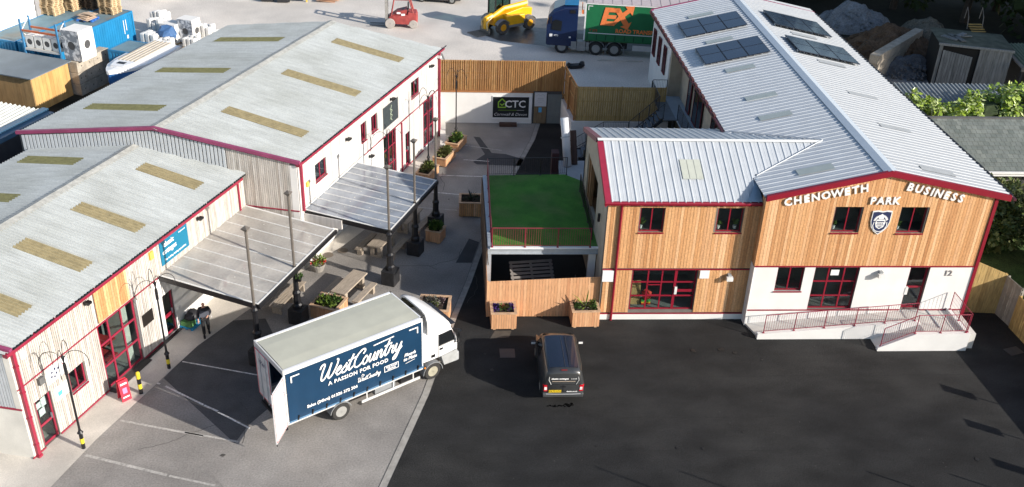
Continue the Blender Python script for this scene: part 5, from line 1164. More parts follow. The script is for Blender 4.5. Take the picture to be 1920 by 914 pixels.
# ============================================================ right boundary fence
slatfence('garden_fence','yellow green board fence running from the building corner',(25.35,40.3),(27.65,40.1),0,3.2,treated2,pitch=.15,h2=2.3)
slatfence('garden_fence','short grey weathered fence panel at the fence corner',(27.6,40.1),(27.75,38.9),0,2.25,mat('grey_fence',(.27,.25,.22),ramp=[(.24,.22,.19),(.3,.28,.25)],var=.15,scale=2),pitch=.15)
slatfence('garden_fence','larch board fence leading forward out of the right edge',(27.7,38.9),(28.3,24.0),0,1.85,treated2,pitch=.15)
mb=MB(); mb.cbox(26.95,36.9,.008,.8,.55,.012,rz=.3); struct(mb.build('drain_cover',MATS['drain_iron']))
# ============================================================ vehicles
tyre=mat('tyre_rubber',(.028,.027,.026),rough=.85,var=.2,scale=9); rimw=mat('wheel_silver',(.30,.30,.29),rough=.4,var=.1); vwhite=mat('vehicle_white',(.8,.8,.8),rough=.3,var=.02,coat=.4,rnd=0)
vgrey=mat('vehicle_grey_plastic',(.22,.23,.24),rough=.6,var=.05)
def vthing(name,label,cat,org,hd,group=None):
    t=thing(name,label,cat,org,rz=rad(hd),group=group); return t
def wheel(t,x,y,r,w,out=1,rim=rimw,ty=tyre,z=None,hub=.6):
    z=r if z is None else z
    def ring(R,yy,n=20): return [(x+R*math.cos(6.2832*k/n),yy,z+R*math.sin(6.2832*k/n)) for k in range(n)]
    mb=MB(); ys=[y-w/2,y-w/2+.03,y+w/2-.03,y+w/2]
    mb.loft([ring(r*hub,ys[0]),ring(r*.93,ys[0]),ring(r,ys[1]),ring(r,ys[2]),ring(r*.93,ys[3]),ring(r*hub,ys[3])],cap=False); wo=mb.build('wheel',ty,t)
    mb=MB(); yo=y+out*w/2
    mb.loft([ring(r*hub,yo-out*.0),ring(r*hub*.85,yo-out*.04),ring(r*.3,yo-out*.09),ring(r*.24,yo-out*.02),ring(r*.1,yo+out*.0)]); mb.build('rim',rim,wo)
    mb=MB()
    for k in range(8):
        a=6.2832*k/8; mb.cbox(x+r*.42*math.cos(a),yo-out*.075,z+r*.42*math.sin(a),r*.1,.012,r*.1)
    mb.build('rim_hole',iron,wo); return wo
# ---------- curtain sided delivery truck
K=vthing('delivery_truck','white cabbed delivery truck with navy curtain side reading WestCountry, rear door swung open','truck',(-6.93,32.1,0),34.7)
hw=1.27
curt=mat('navy_curtain',(.005,.034,.082),rough=.4,var=.1,scale=1.2,spec=.5); frp=mat('translucent_truck_roof',(.49,.485,.40),rough=.6,var=.06,scale=1.5); rail=mat('truck_rail',(.55,.55,.54),rough=.5,var=.05)
LB=6.4; ZB0,ZB1=.88,3.48
mb=MB(); mb.loft([[(x,-hw+.04,ZB1-.02),(x,-hw*.5,ZB1+.015),(x,0,ZB1+.02),(x,hw*.5,ZB1+.015),(x,hw-.04,ZB1-.02)] for x in (.06,LB-.06)],cap=False,close=False); mb.build('roof_skin',frp,K)
mb=MB(); 
for y in (-hw,hw-.12): mb.box(0,y,ZB1-.17,LB,y+.12,ZB1+.0)
mb.build('top_rail',vwhite,K)
mb=MB(); mb.box(-.03,-hw,ZB1-.2,.03,hw,ZB1+.02); mb.box(-.03,-hw,ZB0,.05,-hw+.07,ZB1-.2); mb.box(-.03,hw-.07,ZB0,.05,hw,ZB1-.2); mb.build('rear_frame',rail,K)
mb=MB(); mb.box(0,-hw+.02,ZB0-.08,LB,hw-.02,ZB0+.04); mb.build('load_floor',rail,K)
mb=MB(); mb.box(LB-.06,-hw,ZB0,LB,hw,ZB1); mb.build('bulkhead',vwhite,K)
# curtain with soft folds
def curtain(y,s):
    mb=MB(); n=64; rows=[]
    for j,z in enumerate((ZB0+.12,ZB0+.3,1.6,2.3,2.9,ZB1-.17)):
        rows.append([(.07+(LB-.13)*i/n,y+s*(.012*math.sin(i*.9)*(1-(j/5)**2)+.01*math.sin(i*.37+j)+(.03 if j==0 else 0)),z) for i in range(n+1)])
    return mb.loft(rows,cap=False,close=False)
curtain(-hw,-1).build('side_curtain',curt,K,smooth=True); curtain(hw,1).build('side_curtain',curt,K,smooth=True)
mb=MB(); mb.box(.03,-hw-.03,ZB0+.03,LB,-hw+.02,ZB0+.11); mb.build('curtain_hem',mat('curtain_hem_blue',(.10,.2,.33),rough=.25),K)
for i in range(10):
    x=.45+i*.63; mb=MB(); mb.cbox(x,-hw-.04,ZB0+.16,.06,.03,.22,M=Matrix.Rotation(.25,3,'Y')); mb.build('curtain_buckle',iron,K)
# doors
mb=MB(); mb.box(-.05,0.0,ZB0+.05,-.005,hw-.08,ZB1-.22); kd=mb.build('rear_door',mat('door_white',(.6,.61,.62),rough=.4),K)
mb=MB()
for z in (ZB0+.06,ZB1-.27): mb.box(-.058,.0,z,-.05,hw-.08,z+.035)
for y in (.0,hw-.12): mb.box(-.058,y,ZB0+.06,-.05,y+.035,ZB1-.24)
mb.build('red_marking',redprint,kd)
mb=MB(); mb.tube([(-.08,.25,ZB0),(-.08,.25,ZB1-.25)],.015,6); mb.tube([(-.08,.75,ZB0),(-.08,.75,ZB1-.25)],.015,6); mb.build('door_rod',steel,kd)
wd_=Wall((-.05,hw),(0,-1),(-1,0)); wtext('West',.3,navy,kd,wd_,.65,2.75,.012,shear=.4,ext=.002,name='lettering')
da=rad(222); dx,dy=math.cos(da),math.sin(da)
od=Wall((-.02,-hw),(dx,dy),(-dy,dx)) ; od.n=Vector((dy,-dx)) if (dy<0 or True) else od.n
od.n=Vector((-dy,dx))
if od.n.y>0: od.n=-od.n
mb=MB(); od.box(mb,0.04,1.2,ZB0-.02,ZB1-.22,-.02,.02); dd=mb.build('open_door',vwhite,K)
mb=MB()
for (a,b,c,d) in ((.08,1.17,ZB0+.02,ZB0+.05),(.08,1.17,ZB1-.28,ZB1-.25),(.08,.11,ZB0+.02,ZB1-.25),(1.14,1.17,ZB0+.02,ZB1-.25)): od.box(mb,a,b,c,d,.021,.026)
mb.build('red_marking',redprint,dd)
odr=Wall(od.o,-od.u,od.n)
wtext('Country',.3,mat('faint_blue_print',(.3,.34,.42)),dd,odr,-.62,2.62,.024,shear=.35,ext=.002,name='lettering')
wtext('01326 372 304',.1,MATS['faint_blue_print'],dd,odr,-.62,1.9,.024,ext=.002,name='lettering')
mb=MB(); 
for z in (1.0,1.7,2.4,3.1): mb.cbox(-.02,-hw-.02,z,.1,.08,.07)
mb.build('hinge',rail,K)
mb=MB(); mb.tube([(1.15*dx-.02,-hw+1.15*dy,ZB0-.15),(1.15*dx-.02,-hw+1.15*dy,ZB1-.2)],.02,6); mb.build('lock_rod',iron,dd)
# dark load space walls
mb=MB(); mb.add([(LB-.1,-hw+.03,ZB0+.05),(LB-.1,hw-.03,ZB0+.05),(LB-.1,hw-.03,ZB1-.1),(LB-.1,-hw+.03,ZB1-.1)],[(0,1,2,3)]); mb.build('load_space',darkin,K)
# chassis
mb=MB(); mb.box(.1,-.45,.62,8.0,-.32,.85); mb.box(.1,.32,.62,8.0,.45,.85); mb.box(-.05,-1.1,.45,.05,1.1,.58); mb.box(.0,-1.0,.55,.1,-.7,.85); mb.box(0,.7,.55,.1,1.0,.85); mb.build('chassis',iron,K)
for x in (4.05,): 
    mb=MB(); mb.box(x,-1.15,.35,x+1.0,-.65,.8); mb.build('fuel_tank',vgrey,K); mb=MB(); mb.box(5.3,-1.2,.4,6.0,-.6,.82); mb.build('battery_box',iron,K)
mb=MB(); mb.box(3.35,-hw+.02,.36,6.25,-hw+.06,.48); 
for x in (3.6,4.9,5.9): mb.box(x,-hw+.06,.4,x+.05,-hw+.1,.85)
mb.build('side_guard',rail,K)
mb=MB(); mb.box(3.35,hw-.06,.36,6.25,hw-.02,.48); mb.build('side_guard',rail,K)
def arch(t,x,y,r,w,m,th=.03,a0=.1,a1=.95):
    mb=MB(); n=10; rows=[]
    for k in range(n+1):
        a=math.pi*(a0+(a1-a0)*k/n); rows.append([(x+rr*math.cos(a),yy,r*.9+rr*math.sin(a)) for rr,yy in ((r*1.15,y-w/2),(r*1.15,y+w/2),(r*1.15+th,y+w/2),(r*1.15+th,y-w/2))])
    return mb.loft(rows).build('mudguard',m,t)
for s in (-1,1):
    wheel(K,2.35,s*1.05,.42,.5,s); arch(K,2.35,s*1.05,.42,.52,vgrey)
    wheel(K,6.95,s*1.08,.42,.26,s,rim=mat('wheel_cream',(.36,.34,.26),rough=.5))
# cab
cm=vwhite
def ringc(x,zb,zt,w,wt,zm=None):
    return [(x,-w,zb),(x,-w,zt-.3),(x,-wt,zt-.06),(x,-wt*.8,zt),(x,wt*.8,zt),(x,wt,zt-.06),(x,w,zt-.3),(x,w,zb)]
mb=MB(); 
mb.loft([ringc(6.5,1.0,2.42,1.14,1.05),ringc(6.9,1.0,2.5,1.15,1.06),ringc(7.6,1.0,2.48,1.15,1.04),ringc(8.02,1.0,2.35,1.12,1.0),ringc(8.3,1.0,1.75,1.08,1.02),ringc(8.36,.95,1.5,1.04,1.0)]); mb.build('cab_shell',cm,K,bevel=.03)
# lower cab beside wheel arches
for s in (-1,1): 
    y0,y1=(s*1.13,s*.8); y0,y1=min(y0,y1),max(y0,y1); mb=MB()
    mb.loft([[(7.45,y0,.98),(7.45,y1,.98),(7.6,y1,.45),(7.6,y0,.45)],[(8.3,y0,1.0),(8.3,y1,1.0),(8.25,y1,.42),(8.25,y0,.42)]])
    mb.build('step_panel',mat('step_grey',(.36,.37,.37),rough=.6),K)
mb=MB(); mb.box(8.12,-1.12,.38,8.42,1.12,.85); mb.build('bumper',mat('bumper_silver',(.38,.39,.4),rough=.45),K,bevel=.05)
for s in (-1,1): mb=MB(); mb.box(8.36,s*.9-.15,.55,8.44,s*.9+.15,.75); mb.build('headlight',mat('headlamp',(.7,.7,.7),rough=.1),K)
for s in (-1,1): arch(K,6.95,s*1.08,.42,.3,vgrey,a0=.0,a1=1.0)
# wind fairing: hollow hood over the cab roof
mb=MB()
def fr(x,h1,h2,h3,w=1.13): return [(x,-w,2.36),(x,-w,h1),(x,-w+.17,h2),(x,-w+.5,h3),(x,w-.5,h3),(x,w-.17,h2),(x,w,h1),(x,w,2.36)]
o_=[fr(6.74,3.0,3.33,3.42),fr(6.9,2.97,3.3,3.4),fr(7.25,2.8,3.12,3.2),fr(7.7,2.52,2.74,2.82,1.11),fr(8.0,2.38,2.46,2.5,1.05)]
mb.loft(o_,cap=False,close=False); mb.build('roof_fairing',cm,K,smooth=True)
mb=MB(); inn=[[(x+.01,y*.93,z-.08 if z>2.4 else z) for x,y,z in r] for r in o_]; mb.loft(inn[:-1],cap=False,close=False); mb.build('fairing_lining',mat('fairing_inside',(.10,.10,.07),rough=.8),K)
mb=MB(); mb.loft([[(6.735,y,z),(6.745,y*.93,z-.08 if z>2.4 else z)] for x,y,z in o_[0]],cap=False,close=False); mb.build('fairing_lip',mat('fairing_grey',(.42,.44,.45)),K)
CG=mat('cab_glass',(.012,.014,.016),rough=.05,var=0)
for s in (-1,1):
    P=[(7.32,1.60),(8.12,1.60),(8.12,1.78),(7.98,2.18),(7.32,2.18)]
    yy=lambda x,z:s*(1.172-(max(0,x-7.6))*.075)
    mb=MB(); mb.add([(x,yy(x,z),z) for x,z in P],[tuple(range(5))]); sw=mb.build('side_window',CG,K)
    mb=MB()
    for (a,b),(c,d) in zip(P,P[1:]+P[:1]): mb.tube([(a,yy(a,b),b),(c,yy(c,d),d)],.022,5)
    mb.build('window_seal',iron,sw)
    mb=MB()
    for a,b in (((7.28,1.02),(7.28,2.3)),((7.28,2.3),(7.95,2.3)),((8.2,1.05),(8.16,1.7)),((7.28,1.02),(8.2,1.05))): mb.tube([(a[0],yy(a[0],0)*.997,a[1]),(b[0],yy(b[0],0)*.997,b[1])],.009,4)
    mb.build('door_seam',vgrey,K)
    mb=MB(); mb.cbox(7.42,yy(7.4,0),1.42,.16,.02,.09); mb.build('door_handle',iron,K)
    mb=MB(); mb.cbox(7.0,s*1.165,1.2,.2,.015,.14); mb.build('air_vent',iron,K)
mb=MB(); mb.add([(8.06,-.97,2.24),(8.06,.97,2.24),(8.335,1.0,1.66),(8.335,-1.0,1.66)],[(0,1,2,3)]); ws_=mb.build('windscreen',CG,K); ws_.location=(.02,0,.012)
mb=MB(); mb.cbox(8.16,0,2.33,.28,1.9,.03); mb.build('sun_visor',mat('smoked_visor',(.03,.03,.035),rough=.2),K)
mb=MB(); mb.box(8.33,-.9,1.05,8.39,.9,1.35); mb.build('front_grille',vgrey,K)
for s in (-1,1):
    mb=MB(); mb.cbox(8.3,s*1.3,1.95,.1,.16,.38); mb.cbox(8.3,s*1.28,1.62,.1,.14,.2); mb.tube([(8.1,s*1.1,2.2),(8.3,s*1.28,2.18),(8.3,s*1.28,1.5),(8.15,s*1.1,1.45)],.02,5); mb.build('mirror',iron,K)
mb=MB(); mb.cbox(6.55,-1.18,.75,.06,.04,.06); mb.build('marker_lamp',mat('amber',(.8,.25,.02)),K)
# printed artwork on the curtain
wk=Wall((0,-hw-.028),(1,0),(0,-1))
GL={
'W':([[(0,1.55),(.12,1.9),(.38,2.0),(.5,1.75),(.38,1.0),(.38,.3),(.55,.0),(.85,.2),(1.15,1.0),(1.3,1.8),(1.22,1.0),(1.22,.25),(1.42,0),(1.75,.35),(2.05,1.2),(2.12,1.9),(1.95,2.05)]],2.1),
'e':([[(0,.35),(.45,.62),(.58,.85),(.42,1.02),(.18,.75),(.12,.3),(.32,.0),(.6,.12),(.85,.45)]],.8),
's':([[(-.05,.35),(.35,.9),(.42,1.05),(.42,.75),(.55,.4),(.45,.05),(.15,.0),(.02,.15)],[(.45,.05),(.75,.35)]],.62),
't':([[(0,.4),(.35,1.2),(.48,1.85),(.25,.9),(.22,.25),(.38,.0),(.7,.3)],[(.0,1.25),(.85,1.38)]],.66),
'C':([[(1.15,1.45),(1.3,1.75),(1.15,2.0),(.8,1.95),(.4,1.5),(.2,.9),(.25,.3),(.55,.0),(.95,.1),(1.3,.45)]],1.2),
'o':([[(.35,.98),(.12,.65),(.12,.25),(.35,0),(.62,.2),(.65,.65),(.45,.98),(.35,.98)],[(.6,.75),(.85,.65)]],.8),
'u':([[(0,.5),(.15,1.0),(.12,.4),(.25,.02),(.5,.25),(.72,1.0),(.66,.3),(.8,.02),(1.0,.3)]],.98),
'n':([[(0,.5),(.14,1.0),(.12,.0),(.2,.55),(.5,1.0),(.62,.8),(.6,.2),(.75,.0),(.95,.3)]],.93),
'r':([[(0,.4),(.2,1.05),(.28,.85),(.55,.9),(.5,.3),(.65,.0),(.85,.3)]],.8),
'y':([[(0,.5),(.15,1.0),(.12,.4),(.3,.02),(.55,.3),(.78,1.0),(.68,0),(.45,-.8),(.15,-.95),(.1,-.7),(.45,-.2),(.95,.4)]],1.0)}
def script(word,u,z,s,th,parent,m,slope=0.0,sh=.28,name='lettering'):
    mb=MB(); x=0
    for ch in word:
        st,adv=GL[ch]
        for q in st:
            pts=[(u+s*(x+a+sh*b),z+s*b+slope*s*(x+a)) for a,b in q]
            # smooth the stroke
            sm=[]
            for i in range(len(pts)-1):
                p0=pts[max(i-1,0)];p1=pts[i];p2=pts[i+1];p3=pts[min(i+2,len(pts)-1)]
                for k in range(4):
                    t_=k/4; sm.append(tuple(.5*((2*p1[j])+(-p0[j]+p2[j])*t_+(2*p0[j]-5*p1[j]+4*p2[j]-p3[j])*t_*t_+(-p0[j]+3*p1[j]-3*p2[j]+p3[j])*t_**3) for j in (0,1)))
            sm.append(pts[-1]); stroke(wk,mb,sm,th,.0,.006)
        x+=adv
    return mb.build(name,m,parent)
LG=thing('printed_artwork','x','x'); bpy.data.objects.remove(LG)
script('WestCountry',1.38,2.36,.372,.07,K,wprint,slope=.0)
mb=MB(); stroke(wk,mb,[(4.0,3.08),(4.95,3.15)],.05,0,.006); mb.build('lettering_flourish',wprint,K)
wtext('A PASSION FOR FOOD',.25,wprint,K,wk,3.25,2.08,.003,ext=.003,bold=.007,space=1.12)
wtext('Sales (24hrs) 01326 372 304',.2,wprint,K,wk,2.0,1.38,.004,ext=.003,bold=.006)
script('WestCountry',3.15,1.55,.105,.022,K,wprint)
mb=MB(); stroke(wk,mb,[(3.35,1.8),(3.42,1.88),(3.5,1.8),(3.42,1.78)],.02,0,.005); mb.build('small_emblem',wprint,K)
mb=MB(); wk.box(mb,4.45,5.15,1.5,1.8,-.0,.004); q=mb.build('print_box',wprint,K); mb=MB(); wk.box(mb,4.48,5.12,1.53,1.77,.004,.007); mb.build('print_box_inner',curt,q)
wtext('THE FOOD\nSERVICE',.11,wprint,K,wk,4.8,1.65,.01,ext=.002,bold=.004)
wtext('Plough\nto Plate',.21,wprint,K,wk,5.72,1.84,.003,ext=.003,bold=.008,shear=.25)
mb=MB(); stroke(wk,mb,[(5.5,1.52),(5.95,1.58)],.02,0,.005); mb.build('print_underline',wprint,K)
mb=MB(); stroke(wk,mb,[(.28,2.85),(.28,3.12),(.62,3.12)],.055,0,.005); mb.build('corner_mark',wprint,K)
mb=MB(); stroke(wk,mb,[(5.72,3.14),(6.12,3.14),(6.12,2.86)],.055,0,.005); mb.build('corner_mark',wprint,K)

# ---------- small van
V=vthing('parked_van','dark grey panel van seen from behind, parked on the new black asphalt','van',(5.02,33.35,0),90); V.scale=(.93,1.03,.94)
vp=mat('van_grey',(.035,.037,.039),rough=.28,var=.04,coat=.5,spec=.5); vroof=mat('van_roof_sky_tint',(.012,.018,.035),rough=.22,var=.04,coat=.5)
def vr(x,w,zb,zbelt,zr,wr,cz=0):
    h=[(-w*.93,zb),(-w,zb+.22),(-w,zbelt-.12),(-w*.96,zbelt),(-wr-.05,zr-.16),(-wr+.04,zr-.03),(-wr*.5,zr+.012),(0,zr+.02)]
    h=h+[(-a,b) for a,b in h[-2::-1]]; return [(x,a,b) for a,b in h]
mb=MB(); mb.loft([vr(.0,.80,.42,1.0,1.62,.60),vr(.06,.86,.34,1.02,1.72,.64),vr(.22,.885,.28,1.05,1.8,.67),vr(1.6,.895,.26,1.05,1.83,.68),vr(2.75,.895,.26,1.05,1.81,.66),vr(3.05,.89,.26,1.05,1.72,.62),vr(3.62,.885,.26,1.02,1.1,.70),vr(4.15,.86,.27,.9,.98,.66),vr(4.38,.78,.32,.72,.8,.55),vr(4.44,.7,.36,.6,.66,.45)]); mb.build('body',vp,V,smooth=True,bevel=0)
mb=MB(); mb.loft([[(x,-.6*s,z-.02),(x,-.55*s,z+.005),(x,0,z+.022),(x,.55*s,z+.005),(x,.6*s,z-.02)] for x,z,s in ((.24,1.815,1),(1.6,1.848,1.02),(2.72,1.83,1))],cap=False,close=False); mb.build('roof_panel',vroof,V,smooth=True)  # dark blue of the roof skin holds the sky's reflection as colour
mb=MB()
for y in (-.2,.0,.2)[:2]: mb.tube([(.3,y-.05,1.842),(1.6,y-.05,1.873),(2.6,y-.05,1.856)],.012,5)
mb.build('roof_rib',vp,V)
mb=MB(); 
for s in (-1,1): mb.tube([(.15,s*.71,1.72),(.5,s*.735,1.76),(2.6,s*.72,1.76),(3.0,s*.68,1.7)],.02,6)
mb.build('roof_edge',mat('brown_reflective_trim',(.10,.075,.055),rough=.3),V)
mb=MB(); mb.add([(3.06,-.62,1.69),(3.06,.62,1.69),(3.62,.7,1.12),(3.62,-.7,1.12)],[(0,1,2,3)]); o_=mb.build('windscreen',MATS['cab_glass'],V); o_.location=(.02,0,.02)
for s in (-1,1):
    mb=MB(); mb.add([(2.1,s*.868,1.1),(3.3,s*.865,1.1),(2.95,s*.72,1.62),(2.1,s*.73,1.64)],[(0,1,2,3)]); q=mb.build('side_window',MATS['cab_glass'],V); q.location=(0,s*.012,0)
    mb=MB(); mb.cbox(3.2,s*1.03,1.12,.12,.24,.16); mb.tube([(3.2,s*.86,1.05),(3.2,s*1.0,1.08)],.03,5); mm=mb.build('mirror',iron,V,bevel=.02)
    mb=MB(); mb.cbox(3.135,s*1.04,1.12,.012,.18,.11); mb.build('mirror_glass',mat('mirror_silver',(.7,.7,.7),rough=.15),mm)
    wheel(V,.85,s*.8,.31,.2,s); wheel(V,3.55,s*.8,.31,.2,s)
# rear details, wall facing backward
wv=Wall((0,0),(0,-1),(-1,0))
def rd(nm,u0,u1,z0,z1,m,d=.0,par=V,th=.012,x=None):
    """strip on the sloping tailgate"""
    off=lambda z: .0+max(0,(z-1.0)*.1)
    mb=MB(); mb.loft([[(-d-th+off(z0),-u0,z0),(-d-th+off(z0),-u1,z0),(-d+off(z0),-u1,z0),(-d+off(z0),-u0,z0)],[(-d-th+off(z1),-u0,z1),(-d-th+off(z1),-u1,z1),(-d+off(z1),-u1,z1),(-d+off(z1),-u0,z1)]]); return mb.build(nm,m,par)
rd('tailgate_window',-.56,.56,1.1,1.56,mat('blanked_window',(.05,.053,.055),rough=.3),.0)
for u0,u1,z0,z1 in ((-.58,.58,1.565,1.59),):rd('window_trim',u0,u1,z0,z1,rail,.008)
for s in (-1,1):
    mb=MB(); mb.tube([(.03,s*.58,1.58),(-.02,s*.62,1.3),(-.025,s*.52,1.06)],.014,5); mb.build('window_trim',rail,V)
    mb=MB(); mb.loft([[(-.02,s*.66,.68),(-.02,s*.8,.68),(.06,s*.85,.68)],[(-.015,s*.68,1.02),(-.015,s*.8,1.02),(.07,s*.86,1.02)]]); tl=mb.build('tail_light',mat('tail_red',(.5,.01,.02),rough=.2),V)
    mb=MB(); mb.loft([[(-.028,s*.68,.76),(-.028,s*.79,.76)],[(-.028,s*.69,.92),(-.028,s*.79,.92)]],cap=False,close=False); mb.build('reversing_lens',mat('lens_white',(.75,.72,.72),rough=.2),tl)
mb=MB(); mb.loft([[(x,y,z) for x,z in ((.05,.34),(-.08,.38),(-.1,.52),(-.06,.6),(.04,.6))] for y in (-.84,-.6,.6,.84)]); mb.build('rear_bumper',mat('van_bumper',(.06,.063,.066),rough=.35),V,bevel=.02)
mb=MB(); mb.tube([(-.09,-.72,.58),(-.105,-.4,.57),(-.105,.4,.57),(-.09,.72,.58)],.018,6); mb.build('bumper_trim',mat('bright_edge',(.35,.36,.37),rough=.3),V)
mb=MB(); wv.box(mb,-.6,-.08,.62,.74,.02,.035); pl_=mb.build('number_plate',mat('plate_yellow',(.85,.6,.02),rough=.4,var=0),V)
wtext('WK73 HYC',.12,iron,pl_,wv,-.34,.68,.036,ext=.001,bold=.003,name='plate_characters')
wtext('classic cottages',.115,wprint,V,wv,-.16,1.36,.005,ext=.002,bold=.005); wtext('| co.uk',.085,wprint,V,wv,.42,1.36,.005,ext=.002,bold=.002)
mb=MB(); wv.box(mb,-.48,.48,1.2,1.225,.0,.006); mb.build('strapline',mat('strap_beige',(.45,.36,.28),var=0),V)
wtext('classic.co.uk',.09,wprint,V,wv,.36,.66,.022,ext=.002,bold=.003)
mb=MB(); wv.box(mb,-.09,.09,.9,.945,.0,.03); mb.build('tailgate_handle',iron,V)
mb=MB(); wv.box(mb,-.004,.004,.62,1.04,.012,.018); wv.box(mb,-.8,.8,1.03,1.04,.0,.01); mb.build('door_seam',iron,V)
mb=MB(); mb.cbox(.1,0,1.78,.05,.25,.03); mb.build('brake_light',mat('dull_red',(.2,.01,.01)),V)

# ---------- articulated lorry in the rear yard
Q=thing('articulated_lorry','dark blue tractor unit with a green curtain trailer printed in orange','lorry',(7.55,72.75,2.1),rz=rad(-8)); 
navyp=mat('tractor_navy',(.008,.02,.07),rough=.25,var=.04,coat=.5); grt=mat('green_curtain',(.01,.15,.055),rough=.5,var=.08,scale=1)
mb=MB(); 
def qr(x,zb,zt,y0=.02,y1=2.48,e=.12): return [(x,y0,zb),(x,y0,zt-.25),(x,y0+e,zt),(x,y1-e,zt),(x,y1,zt-.25),(x,y1,zb)]
mb.loft([qr(.12,.7,1.6,.15,2.35),qr(.02,.7,2.2,.06,2.44),qr(.15,.6,2.9,.05,2.45),qr(.5,.6,3.35,.04,2.46),qr(1.3,.6,3.72,.03,2.47,.2),qr(2.35,.6,3.8,.03,2.47,.2)]); mb.build('cab_shell',navyp,Q,bevel=.03)
mb=MB(); mb.add([(.42,.0,1.85),(1.15,.0,1.75),(1.2,.0,2.5),(.75,.0,2.62),(.5,.0,2.5)],[(0,1,2,3,4)]); mb.add([(.0,.2,2.0),(.0,2.3,2.0),(.14,2.3,2.85),(.14,.2,2.85)],[(0,1,2,3)]); q=mb.build('cab_window',MATS['cab_glass'],Q); q.location=(-.01,-.0,0)
mb=MB(); mb.loft([[(1.3,.0,3.75),(1.9,.0,3.78),(2.35,.0,3.8)],[(1.3,1.2,3.85),(1.9,1.2,3.95),(2.35,1.2,4.0)],[(1.3,2.48,3.75),(1.9,2.48,3.78),(2.35,2.48,3.8)]],cap=False,close=False); mb.build('roof_deflector',mat('sky_blue_panel',(.02,.17,.35),rough=.3),Q)
mb=MB(); mb.box(1.75,.0,3.15,2.15,.02,3.4); mb.build('side_grille',iron,Q)
mb=MB(); mb.cbox(.35,-.12,2.6,.12,.2,.5); mb.build('mirror',iron,Q)
mb=MB(); mb.box(.28,-.005,1.28,.5,.02,1.5); mb.build('cab_logo',wprint,Q)
wq=Wall((0,0),(1,0),(0,-1)); wtext('MTS',.18,wprint,Q,wq,.78,1.4,.02,ext=.002,bold=.004)
mb=MB(); mb.box(1.75,-.005,1.25,1.9,.02,1.37); mb.build('cab_logo',wprint,Q)
mb=MB(); mb.box(.9,.3,.55,6.2,2.2,.95); mb.build('chassis',iron,Q)
mb=MB(); mb.box(1.95,.02,.35,2.35,.5,1.0); mb.box(2.4,.0,.3,3.05,.5,1.05); mb.box(3.1,.02,.35,3.3,.5,1.0); mb.build('fuel_tank',mat('tank_alu',(.35,.35,.34),rough=.4,metal=.3,var=.15),Q,bevel=.02)
for x,r_,rm in ((1.25,.52,rimw),(3.85,.52,rimw),(5.25,.52,iron)):
    wheel(Q,x,.2,r_,.32,-1,rim=rimw); wheel(Q,x,2.3,r_,.32,1); 
    for sy in (.2,): arch(Q,x,sy,r_*1.06,.4,vgrey if x>3 else navyp)
mb=MB(); 
for x in (4.55,5.95): mb.box(x,.05,.2,x+.04,.4,.8)
mb.build('mud_flap',vgrey,Q)
wheelx=(12.2,13.5,14.8)
for x in wheelx: wheel(Q,x,.2,.52,.35,-1)
mb=MB(); mb.box(2.9,.02,1.2,16.4,2.48,4.0); tb=mb.build('trailer_body',grt,Q)
mb=MB(); mb.box(2.9,.0,3.93,16.4,.04,4.0); mb.box(2.85,.0,1.15,2.95,.05,4.0); mb.build('top_rail',vwhite,tb)
mb=MB(); mb.box(2.95,.05,4.0,16.4,2.45,4.03); rt_=mb.build('trailer_roof',mat('pinkish_trailer_roof',(.48,.42,.43),var=.08),tb)
for i in range(18): mb=MB(); mb.box(3.4+i*.72,.06,4.031,3.42+i*.72,2.44,4.045); mb.build('roof_bow',mat('roof_seam',(.25,.2,.2)),rt_)
mb=MB(); 
for i in range(19): mb.box(3.1+i*.7,-.02,1.25,3.16+i*.7,.02,1.62)
mb.build('curtain_strap',mat('strap_green',(.005,.06,.03)),tb)
mb=MB(); mb.box(3.2,-.01,1.72,16.3,.02,1.77); mb.build('white_stripe',wprint,tb)
mb=MB(); mb.box(2.95,-.0,1.12,16.3,.05,1.2); mb.build('bottom_rail',mat('rail_green',(.02,.12,.04)),tb)
mb=MB(); mb.box(6.6,.0,.55,8.9,.04,.95); mb.build('side_skirt',rail,Q)
org_=mat('print_orange',(.85,.22,.06),var=.05)
mb=MB()
def par(a,b,c,d,sh=.22):
    wq.poly(mb,[(a+(c-2)*sh,c),(b+(c-2)*sh,c),(b+(d-2)*sh,d),(a+(d-2)*sh,d)],-.0,.02)
par(3.95,4.32,2.4,3.75); par(4.3,5.05,3.42,3.75); par(4.3,4.95,2.92,3.2); par(4.3,5.0,2.4,2.72)
wq.poly(mb,[(4.95,3.75),(5.4,3.75),(6.2,2.55),(5.75,2.5)],0,.02)
wq.poly(mb,[(4.75,2.4),(5.05,2.4),(5.5,2.85),(5.35,3.12)],0,.021); wq.poly(mb,[(5.68,3.0),(5.5,3.3),(6.0,3.72),(6.22,3.5)],0,.021)
wq.poly(mb,[(5.8,3.9),(6.5,3.95),(6.38,3.25)],0,.022); wq.poly(mb,[(5.55,2.35),(6.35,2.75),(6.1,2.15)],0,.022)
par(8.05,8.45,2.4,3.75); par(8.43,9.4,3.42,3.75); par(8.43,9.3,2.92,3.2); par(8.43,9.2,2.4,2.72)
mb.build('orange_letters',org_,tb)
mb=MB(); stroke(wq,mb,[(4.7,3.4),(4.95,3.3)],.06,.02,.024); 
wtext('ROAD TRANSPORT',.42,org_,tb,wq,7.05,2.0,.01,ext=.004,bold=.014)
wtext('T 373',.26,mat('print_dull_red',(.4,.06,.03),var=0),tb,wq,3.55,1.95,.01,ext=.004,bold=.006)
mb=MB(); stroke(wq,mb,[(3.1,3.5),(3.1,3.8),(3.4,3.8)],.05,0,.02); mb.build('corner_mark',wprint,tb)
mb=MB(); mb.box(2.6,.3,3.2,2.66,.5,3.9); mb.cbox(2.7,.1,3.3,.16,.1,.3); mb.build('air_horn',org_,Q)

